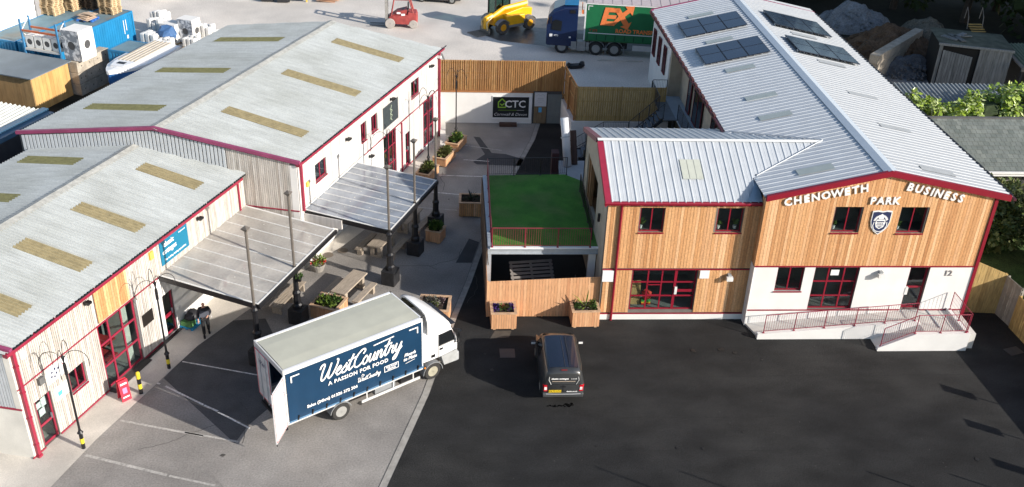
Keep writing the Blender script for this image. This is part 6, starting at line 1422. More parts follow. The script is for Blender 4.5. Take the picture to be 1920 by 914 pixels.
# ---------- forklift
Fk=thing('forklift','dusty red forklift truck facing left in the rear yard','forklift',(-3.6,78.7,2.1),rz=math.pi)
fr_=mat('forklift_red',(.33,.055,.05),rough=.5,var=.25,scale=3); dust=mat('dusty_tyre',(.40,.37,.34),rough=.9,var=.1)
mb=MB(); mb.loft([[(x,-w,z0),(x,-w,z1),(x,w,z1),(x,w,z0)] for x,w,z0,z1 in ((-1.35,.5,.5,1.0),(-1.25,.58,.35,1.25),(-.6,.6,.3,1.3),(-.55,.6,.3,1.1),(.6,.6,.35,1.0),(.95,.55,.45,.9))]); mb.build('body',fr_,Fk,bevel=.04)
mb=MB(); mb.loft([[(x,-.5,.95),(x,-.5,z),(x,.5,z),(x,.5,.95)] for x,z in ((-.5,1.5),(.3,1.3),(.7,1.0))]); mb.build('side_cowl',fr_,Fk)
mb=MB(); 
for s in (-.52,.52): mb.tube([(.75,s,1.0),(.5,s,2.3),(-.7,s,2.3),(-1.0,s,1.2)],.07,6)
mb.cbox(-.1,0,2.32,1.1,1.1,.05); mb.build('overhead_guard',fr_,Fk)
mb=MB(); mb.cbox(-.35,0,1.4,.45,.5,.1); mb.cbox(-.6,0,1.7,.1,.5,.5); mb.build('seat',iron,Fk)
mb=MB(); mb.cbox(-.2,.615,1.12,.3,.02,.16); mb.cbox(.15,.615,1.25,.3,.02,.14); mb.build('decal',wprint,Fk)
mb=MB(); 
for s in (-.4,.4): mb.box(1.02,s-.09,.1,1.24,s+.09,3.0)
for z in (.6,1.6,2.6,2.95): mb.box(1.08,-.4,z,1.18,.4,z+.08)
mb.build('mast',mat('mast_grey',(.3,.29,.27),var=.2,scale=4),Fk)
mb=MB(); 
for s in (-.3,.3): mb.box(1.2,s-.06,.12,2.5,s+.06,.16); mb.box(1.2,s-.06,.12,1.25,s+.06,.7)
mb.build('fork',iron,Fk)
for s in (-1,1): wheel(Fk,.85,s*.55,.4,.3,s,rim=dust,ty=dust); wheel(Fk,-1.0,s*.5,.34,.25,s,rim=dust,ty=dust)

# ---------- telehandler
Tl=thing('telehandler','yellow telehandler working on wet ground beside the blue tractor unit','telehandler',(5.05,78.6,2.1),rz=rad(213))
yl=mat('plant_yellow',(.85,.45,.01),rough=.4,var=.08); yr=mat('yellow_rim',(.75,.33,.01),rough=.5)
mb=MB(); mb.loft([[(x,-.55,z0),(x,-.6,z1),(x,.6,z1),(x,.55,z0)] for x,z0,z1 in ((-1.95,.8,1.6),(-1.0,.55,1.75),(1.1,.5,1.4),(1.8,.6,1.25))]); mb.build('chassis',yl,Tl,bevel=.04)
mb=MB(); mb.box(-.9,.45,.6,.9,1.05,1.35); mb.build('engine_cover',yl,Tl,bevel=.05)
mb=MB(); mb.box(-.95,.4,.45,1.0,1.08,.62); mb.build('step_rail',vgrey,Tl)
mb=MB(); mb.tube([(-1.7,.1,1.9),(.6,.1,1.75),(1.9,.1,1.15)],[.22,.2,.18],8); mb.build('boom',yl,Tl)
mb=MB(); mb.tube([(1.7,.1,1.3),(2.2,.1,1.15),(2.3,.1,.35)],[.26,.3,.2],8); mb.build('boom_head',yl,Tl)
for y_ in (-.25,.45): mb=MB(); mb.tube([(2.0,y_,1.3),(2.45,y_,.9),(2.35,y_,.3)],.07,6); mb.build('tilt_arm',mat('worn_yellow',(.8,.62,.3)),Tl)
mb=MB(); mb.box(2.3,-.6,.1,2.36,.75,.45); 
for i in range(9): mb.box(2.35,-.6+i*.165,.05,3.6,-.56+i*.165,.1)
mb.build('fork_bucket',mat('worn_steel',(.2,.19,.17),rough=.5,var=.2),Tl)
mb=MB()
for (x,y) in ((1.2,-1.12),(1.2,-.15),(-.2,-1.12),(-.2,-.15)): mb.box(x-.045,y-.045,1.1,x+.045,y+.045,2.6)
mb.box(-.28,-1.18,2.6,1.28,-.1,2.68); mb.build('cab_frame',iron,Tl)
mb=MB(); mb.box(-.17,-1.1,1.25,1.17,-.17,2.59); mb.build('cab_glazing',glassmat('cab_tint',(.25,.38,.34),.06),Tl)
mb=MB(); mb.box(-.25,-1.15,.7,1.25,-.12,1.2); mb.build('cab_base',yl,Tl,bevel=.03)
mb=MB(); mb.cbox(.5,-.63,2.71,.9,.8,.04); mb.build('cab_roof',org_,Tl)
for x in (1.3,-1.35):
    for s in (-1,1): wheel(Tl,x,s*.98,.56,.38,s,rim=yr,hub=.5,ty=mat('muddy_tyre',(.10,.09,.08),rough=.95,var=.35,scale=8)); arch(Tl,x,s*.98,.56,.4,vgrey,a0=.15,a1=.85)
t=thing('person','driver in an orange top seated inside the yellow telehandler cab','person',(4.85,78.47,2.1),rz=rad(213))
skinobj('body',[(.1,-.6,1.3,.14,.14),(.12,-.6,1.65,.17,.13),(.14,-.6,1.85,.06,.06),(.16,-.6,2.0,.09,.1),(.12,-.8,1.75,.06),(.35,-.82,1.5,.05),(.55,-.7,1.6,.04),(.12,-.4,1.75,.06),(.35,-.38,1.5,.05),(.55,-.5,1.6,.04),(.5,-.7,1.3,.08),(.6,-.7,.95,.06),(.5,-.5,1.3,.08),(.6,-.5,.95,.06)],[(0,1),(1,2),(2,3),(1,4),(4,5),(5,6),(1,7),(7,8),(8,9),(0,10),(10,11),(0,12),(12,13)],skin_,t,1)
skinobj('jacket',[(.1,-.6,1.3,.17,.17),(.12,-.6,1.65,.2,.16),(.13,-.6,1.8,.1,.09),(.12,-.82,1.74,.085),(.35,-.84,1.5,.07),(.12,-.38,1.74,.085),(.35,-.36,1.5,.07)],[(0,1),(1,2),(1,3),(3,4),(1,5),(5,6)],mat('hi_vis_orange',(.8,.2,.05),var=0),t,1)
# ---------- other vehicles cut by the top edge
def car(label,org,hd,m,cat='car',name='parked_car',h=1.5):
    t=thing(name,label,cat,org,rz=rad(hd))
    mb=MB(); mb.loft([[(x,-w,z0),(x,-w*1.02,z0+.3),(x,-w,zb),(x,-wr,zr),(x,wr,zr),(x,w,zb),(x,w*1.02,z0+.3),(x,w,z0)] for x,w,z0,zb,zr,wr in ((-2.1,.78,.4,.7,.9,.6),(-2.0,.85,.3,.85,.95,.7),(-1.5,.88,.25,.95,h-.1,.66),(-.6,.88,.25,.95,h,.64),(.5,.88,.25,.95,h-.05,.62),(1.2,.88,.25,.93,1.0,.7),(2.0,.84,.28,.75,.85,.6),(2.2,.75,.35,.6,.65,.5))]); mb.build('body',m,t,smooth=False,bevel=.04)
    for s in (-1,1):
        mb=MB(); mb.add([(-1.3,s*.885,.98),(.9,s*.885,.98),(.4,s*.68,h-.12),(-1.1,s*.69,h-.14)],[(0,1,2,3)]); q=mb.build('side_window',MATS['cab_glass'],t); q.location=(0,s*.02,0)
        wheel(t,-1.3,s*.8,.32,.2,s); wheel(t,1.35,s*.8,.32,.2,s)
    return t
car('white van at the top edge behind the pallet stacks',(-24.2,85.9,2.1),15,vwhite,'van',name='parked_van',h=1.9)
car('dark pickup at the top edge between the forklift and the telehandler',(-.6,86.2,2.1),170,mat('pickup_dark',(.08,.07,.07),rough=.4),name='parked_car')
# ============================================================ top left storage yard (frame L, ground 2.1)
G0=2.1
cblue=mat('container_blue',(.01,.20,.42),rough=.5,var=.12,scale=1.5,stretch=(1,1,.6)); croof=mat('container_roof_faded',(.14,.23,.28),rough=.7,var=.2,scale=.8,fine=.1,col2=(.17,.18,.17),c2scale=.5)
def container(label,x0,x1,y0,y1,z0,z1,grp='blue shipping containers'):
    t=thing('shipping_container',label,'container',((x0+x1)/2,(y0+y1)/2,z0),frame='L',group=grp)
    mb=MB(); mb.box(x0+.06,y0+.06,z0+.1,x1-.06,y1-.06,z1-.06); mb.build('body',darkin,t)
    for (w,L_) in ((Wall((x1,0),(0,1),(1,0)),(y0,y1)),(Wall((0,y0),(1,0),(0,-1)),(x0,x1)),(Wall((0,y1),(-1,0),(0,1)),(-x1,-x0))):
        mb=MB(); u=L_[0]+.12; prev=None
        rows=[]
        while u<L_[1]-.12:
            for du,d in ((0,-.01),(.09,-.01),(.12,-.045),(.21,-.045)):
                if u+du<L_[1]-.1: rows.append([w.P(u+du,z0+.14,d),w.P(u+du,z1-.12,d)])
            u+=.24
        mb.loft(rows,cap=False,close=False); mb.build('corrugated_side',cblue,t)
    mb=MB()
    for x in (x0,x1-.14):
        for y in (y0,y1-.14): mb.box(x,y,z0,x+.14,y+.14,z1)
    for z in (z0,z1-.13):
        for x in (x0,x1-.1): mb.box(x,y0+.141,z,x+.1,y1-.141,z+.128)
        for y in (y0,y1-.1): mb.box(x0+.141,y,z,x1-.141,y+.1,z+.128)
    mb.build('frame',cblue,t)
    mb=MB(); mb.box(x0+.1,y0+.1,z1-.06,x1-.1,y1-.1,z1-.015); mb.build('roof',croof,t)
    return t
c1=container('large blue shipping container with sunlit right side, behind the white block',-50.7,-48.2,50.7,59.5,G0,G0+2.6)
mb=MB(); wc=Wall((-48.2,0),(0,1),(1,0)); wc.box(mb,58.3,58.36,3.3,4.3,.0,.02); wc.box(mb,58.55,58.61,3.5,4.3,.0,.02); wc.box(mb,58.5,58.66,2.9,3.15,0,.02); mb.build('stencil_marks',wprint,c1)
container('second blue shipping container, its faded roof carrying pallet stacks',-53.25,-50.8,50.6,59.4,G0,G0+2.6)
container('small blue container standing between the block wall and the boat',-44.5,-42.25,51.9,54.1,G0,G0+2.55)
# pallet stacks
pal=mat('pallet_wood',(.5,.37,.22),rough=.85,var=.3,scale=3,rnd=.15); palr=mat('pallet_red',(.4,.06,.05),var=.2)
def pallet(x,y,z,rz,label,group,m=pal,parts=True,hh=.145):
    t=thing('pallet',label,'pallet',(x,y,z),rz=rz,frame='L',group=group); ORG[t.name]=(0,0,0)
    mb=MB()
    for i in range(6): mb.box(-.6,-.5+i*.18,.11,.6,-.38+i*.18,.135)
    for i in range(3): mb.box(-.6+i*.53,-.5,.09,-.46+i*.53,.52,.11); mb.box(-.6+i*.53,-.5,.0,-.46+i*.53,.52,.02)
    stuff(mb.build('boards',m,t)); mb=MB()
    for i in range(3):
        for j in range(3): mb.box(-.6+i*.53,-.5+j*.44,.02,-.46+i*.53,-.36+j*.44,.09)
    stuff(mb.build('blocks',m,t)); return t
PZ=4.71
OR=['top','second','third','fourth','fifth','sixth','seventh','eighth','ninth','tenth','eleventh','twelfth','thirteenth']
def stack(x,y,n,who,m=pal):
    first=None
    for k in range(n):
        lab=OR[n-1-k]+' pallet of the '+who
        if first is None: first=pallet(x,y,PZ,0,lab,'pallets in the '+who,m)
        else:
            p=LW(x+random.uniform(-.05,.05),y+random.uniform(-.05,.05),PZ+k*.145); q=dup(first,p,TL+random.uniform(-.09,.09),lab)
stack(-52.75,56.6,13,'tall stack on the far left of the container roofs'); stack(-52.35,58.0,11,'stack second from the left on the container roofs')
stack(-49.3,58.5,13,'tall stack at the right end of the container roofs'); stack(-51.3,58.9,12,'dark stack in the middle of the container roofs',mat('dark_pallet',(.07,.05,.035),var=.3))
pb=pallet(-49.6,56.4,PZ,.2,'blue pallet with a cardboard heap on the container roof','blue pallets',mat('pallet_blue',(.03,.15,.5)))
t=thing('cardboard_heap','collapsed cardboard lying on the blue pallet on the container roof','cardboard',(-49.6,56.4,PZ+.15),frame='L'); ORG[t.name]=(0,0,0)
for i in range(5): mb=MB(); mb.cbox(random.uniform(-.2,.2),random.uniform(-.2,.2),.05+i*.07,1.1-.1*i,.9-.1*i,.03,rz=random.uniform(-.5,.5),M=Matrix.Rotation(random.uniform(-.15,.15),3,'X')); mb.build('sheet',mat('cardboard',(.5,.38,.28),var=.15),t)
# white building beyond containers
t=thing('white_building','plain bright white building wall rising behind the blue containers','building',(-58,52,G0),frame='L')
mb=MB(); mb.box(-70,44,G0,-53.9,56.3,10.5); mb.build('wall',mat('bright_white_wall',(.82,.82,.8),rough=.8,var=.04,scale=1),t); mb=MB(); mb.box(-70.2,43.8,10.5,-53.7,56.5,10.7); mb.build('roof',white,t)
# shed
t=thing('timber_shed','low orange plywood shed with a flat grey felt roof, left edge of the picture','shed',(-48.4,48,G0),frame='L')
ply=mat('plywood_cladding',(.5,.30,.10),rough=.75,ramp=[(.48,.27,.09),(.58,.36,.13),(.53,.32,.12)],var=.15,scale=2,stretch=(2,2,.6))
mb=MB(); mb.box(-51.9,46.2,G0,-45.8,49.5,4.3); mb.build('backing',darkin,t)
boards(Wall((-45.8,0),(0,1),(1,0)),t,46.2,49.5,G0,4.34,.3,ply,d0=0,d1=.03,gap=.01); boards(Wall((0,46.2),(1,0),(0,-1)),t,-51.9,-45.8,G0,4.34,.3,mat('plywood_side',(.3,.18,.08),ramp=[(.34,.21,.09),(.42,.27,.12)],rough=.8,var=.15,scale=2,stretch=(2,2,.6)),d0=0,d1=.03,gap=.01)
mb=MB(); mb.loft([[(-52.1,y,4.36),(-45.6,y,4.36),(-45.6,y,4.42),(-52.1,y,4.46)] for y in (46.0,49.7)]); mb.build('roof',mat('grey_felt',(.16,.195,.225),rough=.8,var=.15,scale=.7,fine=.1),t)
# concrete block wall
t=thing('block_wall','wall of big concrete blocks with cast holes, half in shadow, beside the plywood shed','wall',(-45.6,51.2,G0),frame='L')
bc=mat('cast_concrete_block',(.42,.37,.30),rough=.95,var=.2,scale=2,fine=.15,fscale=12)
for r in range(3):
    off=(r%2)*.8
    ys=[49.6+i*1.6-off for i in range(4)]
    for y in ys:
        a=max(49.6,y); b=min(52.9,y+1.6)
        if b-a<.2: continue
        mb=MB(); mb.box(-45.9,a+.01,G0+r*.77,-45.15,b-.01,G0+r*.77+.75); k=mb.build('concrete_block',bc,t,bevel=.03)
        mb=MB()
        for q in (.25,.75): mb.cbox(-45.145,a+(b-a)*q,G0+r*.77+.4,.02,.07,.07)
        mb.build('lifting_hole',darkin,k)
# white block
t=thing('white_machine_block','big white cube with round holes and a dark streaked side, on the block wall','block',(-45.4,50.4,4.42),frame='L')
wb=mat('white_polystyrene',(.75,.74,.71),rough=.8,var=.05); mrb=mat('streaked_wrapping',(.22,.24,.27),rough=.5,col2=(.65,.66,.68),c2scale=3.5,c2lo=.48,c2hi=.56,var=.2,stretch=(1,1,1))
def holed(t,x0,x1,y0,y1,z0,z1,m,ms,r=.28,e=.02):
    mb=MB(); mb.box(x0,y0+e,z0,x1-e,y1,z1-.001); mb.build('block_body',m,t)
    # right face with a round recess (faces +X)
    def face(P,w,h,mm,nm):
        n=24; ring=[]; out=[]
        for k in range(n):
            a=6.2832*k/n; ring.append((w/2+r*math.cos(a),h/2+r*math.sin(a)))
            c,s=math.cos(a),math.sin(a); q=min((w/2)/max(abs(c),1e-6),(h/2)/max(abs(s),1e-6)); out.append((w/2+q*c,h/2+q*s))
        mb=MB(); mb.loft([[P(a,b,0) for a,b in out],[P(a,b,0) for a,b in ring],[P(a,b,-.015) for a,b in ring]],cap=False); mb.build(nm,mm,t)
        mb=MB(); mb.add([P(a,b,-.012) for a,b in ring],[tuple(range(n))]); mb.build('round_hole',darkin,t)
    face(lambda a,b,d:(x1+d,y0+a,z0+b),y1-y0,z1-z0,m,'holed_face'); face(lambda a,b,d:(x0+a,y0-d,z0+b),x1-x0,z1-z0,ms,'holed_face')
holed(t,-46.1,-44.75,49.75,51.15,4.43,6.4,wb,mrb)
# racking with drums
t=thing('pallet_racking','blue and orange pallet racking frame holding four white drums','racking',(-47.8,49.9,G0),frame='L')
rb_=mat('racking_blue',(.04,.18,.36),rough=.5); ro_=mat('racking_orange',(.5,.12,.04),rough=.5,var=.15)
for x in (-49.2,-46.4):
    for y in (49.75,50.55): mb=MB(); mb.box(x-.05,y-.05,G0,x+.05,y+.05,6.7); mb.build('upright',rb_,t)
    mb=MB(); mb.tube([(x,49.75,5.9),(x,50.55,6.6)],.03,5); mb.tube([(x,50.55,5.2),(x,49.75,5.8)],.03,5); mb.build('brace',white,t)
for z in (4.66,5.9):
    for y in (49.72,50.52): mb=MB(); mb.box(-49.2,y,z,-46.4,y+.06,z+.13); mb.build('beam',ro_ if z>5 else rail,t)
mb=MB(); mb.box(-49.1,49.75,4.79,-46.45,50.5,4.82); mb.build('shelf_deck',conc,t)
for i in range(4):
    t=thing('white_machine_block',['leftmost white holed block on the pallet racking','second white holed block from the left on the racking','third white holed block from the left on the racking','rightmost white holed block, at the right upright of the racking'][i],'block',(-48.8+i*.68,50.1,4.82),frame='L')
    x=-49.05+i*.68; holed(t,x,x+.58,49.8,50.4,4.83,5.62,wb,wb,r=.2)
# boat
t=thing('boat','upturned looking blue hulled boat with a ribbed white deck, laid up beside the rear warehouse','boat',(-41.75,51.4,G0),rz=.03,frame='L'); ORG[t.name]=(0,0,0)
hb=mat('hull_blue',(.03,.13,.35),rough=.3,var=.08); hn=mat('hull_navy',(.012,.03,.08),rough=.4)
def br(y,w,zk,zg): return [(-w,y,zg),(-w*1.0,y,zg*.55+zk*.45),(0,y,zk),(w*1.0,y,zg*.55+zk*.45),(w,y,zg)]
R_=[br(-3.1,.06,1.5,2.45),br(-2.6,.5,.9,2.42),br(-1.8,.95,.5,2.4),br(-.6,1.2,.4,2.38),br(1.5,1.22,.4,2.36),br(3.0,1.1,.45,2.36)]
mb=MB(); mb.loft(R_,close=False); mb.build('hull',hb,t,smooth=True)
mb=MB(); mb.loft([[(-w*1.04,y,2.36+e),(-w*1.04,y,2.52+e),(0,y,2.6+e),(w*1.04,y,2.52+e),(w*1.04,y,2.36+e)] for y,w,e in ((-3.15,.08,.08),(-2.6,.52,.06),(-1.8,.97,.03),(-.6,1.22,.0),(1.5,1.24,0),(3.02,1.12,0))]); mb.build('gunwale',vwhite,t)
mb=MB(); mb.loft([[(-w,y,2.55),(-w*.9,y,2.72),(w*.9,y,2.72),(w,y,2.55)] for y,w in ((-2.2,.5),(-1.5,.75),(2.9,.85))]); mb.build('cabin_top',vwhite,t)
for i in range(5): mb=MB(); mb.box(-.62+i*.28,-1.2,2.725,-.48+i*.28,2.8,2.76); mb.build('deck_rib',mat('deck_beige',(.48,.42,.33),var=.1),t)
mb=MB(); mb.box(-.3,-1.85,2.722,.25,-1.5,2.735); mb.build('hatch',iron,t)
mb=MB(); mb.box(-.08,-2.6,0,.08,2.6,.45); mb.box(-.9,-1.6,0,.9,-1.45,.9); mb.box(-.9,1.6,0,.9,1.75,.9); mb.build('cradle',gp,t)
# white goods on pallets
k=0
for (x,y,sx,sy,sz,lab) in ((-46.9,59.6,1.3,1.2,1.2,'low white crate nearest the container corner'),(-45.6,59.3,1.1,1.1,1.0,'white crate in front of the blue wrapped load'),(-47.6,61.4,1.2,1.2,1.7,'tall white wrapped load beside the container end'),(-46.2,61.2,1.3,1.2,1.5,'white block load with a round hole'),(-45.0,61.6,1.3,1.1,1.9,'tallest wrapped load with a grey streaked side'),(-44.2,60.6,1.1,1.0,1.0,'broad white pallet load near the warehouse roof edge'),(-44.0,62.3,1.1,1.0,1.5,'white pallet load with a dark top bar'),(-43.1,62.6,1.0,.9,1.0,'last white pallet load on the right'),(-48.5,63.0,1.0,1.4,1.8,'tall white sack load farthest back by the container')):
    t=thing('wrapped_load',lab,'pallet load',(x,y,G0),frame='L',group='white wrapped loads beyond the container')
    mb=MB(); 
    for i in range(4): mb.box(x-sx/2,y-sy/2+i*sy/4,G0+.1,x+sx/2,y-sy/2+(i+.7)*sy/4,G0+.14)
    mb.box(x-sx/2,y-sy/2,G0,x-sx/2+.1,y+sy/2,G0+.1); mb.box(x+sx/2-.1,y-sy/2,G0,x+sx/2,y+sy/2,G0+.1); stuff(mb.build('pallet_base',pal,t))
    if 'hole' in lab or 'streaked' in lab: holed(t,x-sx/2,x+sx/2,y-sy/2,y+sy/2,G0+.14,G0+sz,wb,mrb if 'streaked' in lab else wb,r=.25)
    else:
        n=3
        for a in range(n):
            for b in range(2):
                mb=MB(); h=sz*random.uniform(.8,1); mb.box(x-sx/2+a*sx/n+.02,y-sy/2+b*sy/2+.02,G0+.14,x-sx/2+(a+1)*sx/n-.02,y-sy/2+(b+1)*sy/2-.02,G0+h); mb.build('sack',mat('white_sack',(.72,.71,.68),rough=.9,var=.12,scale=4),t,bevel=.08)
t=thing('wrapped_load','load under a crumpled blue sheet among the white loads','pallet load',(-46.0,60.3,G0),frame='L'); ORG[t.name]=(0,0,0)
mb=MB(); mb.blob((0,0,.95),.75,9,6,.25,(1,.9,.8)); mb.build('blue_sheet',mat('sheet_blue',(.06,.14,.3),rough=.5,var=.2),t)
# grey roofed building lower left
t=thing('outbuilding','low outbuilding with pale corrugated roof and dark blue edge, left of the warehouses','outbuilding',(-48,38,G0),frame='L')
mb=MB(); mb.box(-60,26,-.03,-40.4,41.7,4.35); mb.build('wall',mat('dark_wall',(.03,.03,.035)),t)
profiled(t,'roof',mat('cream_corrugated',(.55,.56,.52),rough=.7,var=.12),38.8,4.5,42.0,4.6,lambda y:-60,lambda y:-41.3,sine(-60,-41.3,.32,.07),along='x')
profiled(t,'roof',mat('slate_corrugated',(.13,.17,.19),rough=.7,var=.12),26,4.45,38.8,4.55,lambda y:-60,lambda y:-41.3,sine(-60,-41.3,.32,.04),along='x')
mb=MB(); mb.box(-41.3,26,4.4,-40.9,42.1,4.72); mb.box(-40.9,26,4.3,-40.45,42.0,4.6); mb.build('roof_edge',mat('blue_steel_edge',(.05,.12,.2),rough=.4,var=.1),t)
# skip bins etc at the top edge
for x,y,w_,h_,c,lab in ((-15.2,85.2,1.2,1.3,(.03,.03,.033),'black wheeled bin leftmost at the top edge'),(-13.8,85.0,1.2,1.3,(.04,.045,.05),'black wheeled bin with a white label at the top edge'),(-12.6,85.6,.9,1.2,(.02,.04,.08),'navy bin beside the yellow post at the top edge')):
    t=thing('wheeled_bin',lab,'bin',(x,y,G0),group='bins at the top edge'); m_=mat('bin%s'%lab[:9],c,rough=.5,var=.15)
    mb=MB(); mb.loft([[(-w_/2*.85,-.5,0.08),(w_/2*.85,-.5,.08),(w_/2*.85,.5,.08),(-w_/2*.85,.5,.08)],[(-w_/2,-.6,h_),(w_/2,-.6,h_),(w_/2,.6,h_),(-w_/2,.6,h_)]]); mb.build('bin_body',m_,t); mb=MB(); mb.box(-w_/2-.03,-.63,h_,w_/2+.03,.63,h_+.08); mb.build('lid',iron,t)
    if 'label' in lab: mb=MB(); mb.box(.1,-.6,.9,.35,-.57,1.1); mb.build('label_patch',white,t)
t=thing('post','short yellow post between the bins at the top edge','post',(-11.9,85.0,G0)); mb=MB(); mb.box(-.06,-.06,0,.06,.06,1.3); mb.build('post_shaft',mat('yellow_post',(.7,.5,.08)),t)
t=thing('timber_heap','pinkish plywood sheets heaped at the top edge','timber',(-10.3,85.4,G0))
for i in range(4): mb=MB(); mb.cbox(.2*i,.1*i,.1+.09*i,1.6,1.1,.03,rz=.3*i,M=Matrix.Rotation(.12,3,'Y')); mb.build('sheet',mat('pink_ply',(.5,.3,.2),var=.1),t)
t=thing('spare_part','dark machine part lying behind the corner of the board fence','debris',(9.5,69.4,G0)); 
mb=MB(); mb.cbox(0,0,.15,.9,.5,.25,rz=.2); mb.blob((.5,.1,.25),.25,7,5,.2); mb.blob((-.5,.0,.2),.2,7,5,.2); mb.build('casting',iron,t)
t=thing('kerb_beam','long concrete beam lying beside the lorry','beam',(12.6,71.0,G0),rz=-.05); mb=MB(); mb.box(-1.2,-.06,0,2.2,.06,.12); mb.build('beam_body',conc,t)

# ============================================================ right hand rear (world frame, ground 1.0)
GR=1.0
sheet('rear_track',[(25.5,56.3),(90,56.3),(90,78),(48.5,78),(39,77.8),(25.5,75)],GR+1.14,mat('shaded_yard_dust',(.26,.27,.28),rough=.95,var=.15,scale=.5,fine=.1,world=True),thick=1.6) if 0 else None
# slate roofed building
t=thing('slate_building','low building with a grey slate roof beyond the long pale roof','building',(33,52.5,0),frame='R')
sm=mat('slate',(.13,.15,.14),rough=.65,var=.15,scale=2,ramp=[(.115,.135,.125),(.16,.18,.17),(.13,.15,.14),(.18,.20,.185)],fine=.08)
x0,x1=27.0,38.5; yE,zE,yRd,zRd=50.4,3.0,54.2,4.75
mb=MB(); mb.box(x0,51.0,0,x1,57.6,2.75); mb.build('wall',mat('dark_stone_wall',(.05,.05,.05),var=.2),t)
mb=MB(); mb.loft([[(x,yE,zE-.02),(x,yRd,zRd-.02),(x,58.1,zE),(x,58.1,zE-.12),(x,yRd,zRd-.14),(x,yE,zE-.14)] for x in (x0,x1)]); rf=mb.build('roof',darkin,t)
rows=13; sl_=math.hypot(yRd-yE,zRd-zE)
cnt=0
for r in range(rows):
    f0=r/rows; f1=(r+1.25)/rows; n=34; pw=(x1-27.2)/n
    for i in range(0,n):
        a=27.2+(i+(r%2)*.5)*pw
        if a+pw>x1: continue
        cnt+=1
        if cnt>395: pass
        mb=MB(); e=.022+random.uniform(0,.006); g=.008
        ya,za=yE+(yRd-yE)*f0,zE+(zRd-zE)*f0; yb,zb=yE+(yRd-yE)*min(f1,1),zE+(zRd-zE)*min(f1,1)
        mb.loft([[(a+g,ya-.01,za+e),(a+pw-g,ya-.01,za+e),(a+pw-g,ya-.01,za+e+.012),(a+g,ya-.01,za+e+.012)],[(a+g,yb,zb+.0),(a+pw-g,yb,zb+.0),(a+pw-g,yb,zb+.01),(a+g,yb,zb+.01)]])
        if cnt<=290: mb.build('slate',sm,rf)
        else:
            if cnt==291: REST=MB()
            REST.add(mb.v,mb.f)
stuff(REST.build('upper_slates',mat('slate_joined',(.13,.15,.14),rough=.65,island=1,ramp=[(.115,.135,.125),(.16,.18,.17),(.18,.20,.185)],var=.15,scale=2),rf))
mb=MB(); mb.box(x0,yRd-.12,zRd-.03,x1,yRd+.12,zRd+.05); mb.build('ridge_tiles',mat('ridge_dark',(.1,.1,.1)),t)
mb=MB(); mb.box(x0,yE-.14,zE-.12,x1,yE-.02,zE); mb.box(x0,yE-.05,zE-.3,x1,yE-.01,zE-.15); mb.build('gutter',white,t)
mb=MB(); mb.box(32.9,50.95,1.9,33.9,51.0,2.6); lv=mb.build('window',MATS['dark_glass'],t)
for i in range(4): q=MB(); q.box(32.9,50.9,1.95+i*.17,33.9,50.96,2.03+i*.17); q.build('louvre',gp,lv)
# climbing plant between buildings
def crown(parent,c,r,n,ls,m,sq=(1,1,1),name='foliage',clumps=14,droop=.0,shell=.75):
    mb=MB(); cs=[]
    for i in range(clumps):
        while True:
            p=Vector((random.uniform(-1,1),random.uniform(-1,1),random.uniform(-1,1)))
            if .35<p.length<1: break
        cs.append((Vector((c[0]+p.x*r*sq[0],c[1]+p.y*r*sq[1],c[2]+p.z*r*sq[2])),r*random.uniform(.22,.42)))
    for i in range(n):
        q,cr=random.choice(cs); d=Vector((random.gauss(0,1),random.gauss(0,1),random.gauss(0,1))).normalized()
        p=q+d*cr*random.uniform(.6,1.05); dd=(d+Vector((0,0,-droop))+Vector((random.gauss(0,.4),random.gauss(0,.4),random.gauss(0,.4)))).normalized()
        l=ls*random.uniform(.6,1.5); s=dd.cross(Vector((random.random()-.5,random.random()-.5,1))).normalized()*l*.33
        mb.add([p,p+dd*l*.5+s,p+dd*l,p+dd*l*.5-s],[(0,1,2,3)])
    return stuff(mb.build(name,m,parent))
ivy=mat('ivy_leaf',(.20,.30,.03),rough=.35,island=1,ramp=[(.14,.25,.02),(.34,.45,.06),(.26,.38,.04),(.52,.58,.28),(.20,.33,.03)],var=.1,spec=.6)
for i,(x,y,z,r,lab) in enumerate(((32.2,60.5,2.7,1.2,'leftmost bright leafy mass of the hedge beside the long pale roof'),(34.2,59.9,2.45,1.25,'low bright leafy mass in the dip of the hedge'),(36.3,60.4,2.9,1.5,'tall bright leafy mass in the middle of the hedge'),(38.5,60.7,3.1,1.6,'rounded bright leafy mass near the right edge of the hedge'),(40.7,60.9,3.2,1.7,'bright leafy mass running out of the right edge'))):
    t=thing('hedge_shrub',lab,'shrub',(x,y,0),frame='R',group='bright large leaved hedge behind the slate roof')
    crown(t,(x,y,z),r*1.15,4600,.27,ivy,(1.25,1.0,.62),'foliage',22,droop=1.0)
    mb=MB(); 
    for k in range(3): mb.tube([(x+random.uniform(-.4,.4),y,0),(x+random.uniform(-.6,.6),y+.2,z)],[.1,.05],6)
    mb.build('stem',mat('bark',(.07,.05,.035),var=.3),t)
    mb=MB(); mb.blob((x,y,z-.5),r*.8,9,7,.15,(1.15,.95,.75)); mb.build('inner_foliage',mat('deep_foliage',(.03,.05,.012),var=.3,scale=4),t)
# lean-to
t=thing('lean_to','lean-to with a dark corrugated roof between the hedge and the yard','lean-to',(35,63.8,GR),frame='R')
profiled(t,'roof',mat('pale_ribbed_dark_roof',(.24,.27,.29),rough=.6,var=.12),62.3,2.45,65.3,2.75,lambda y:30.5,lambda y:40.0,trap(30.5,40.0,.3,.09,.14,.08),along='x')
mb=MB(); mb.box(30.6,62.6,0,40,65.2,2.4); mb.build('wall',MATS['dark_wall'],t)
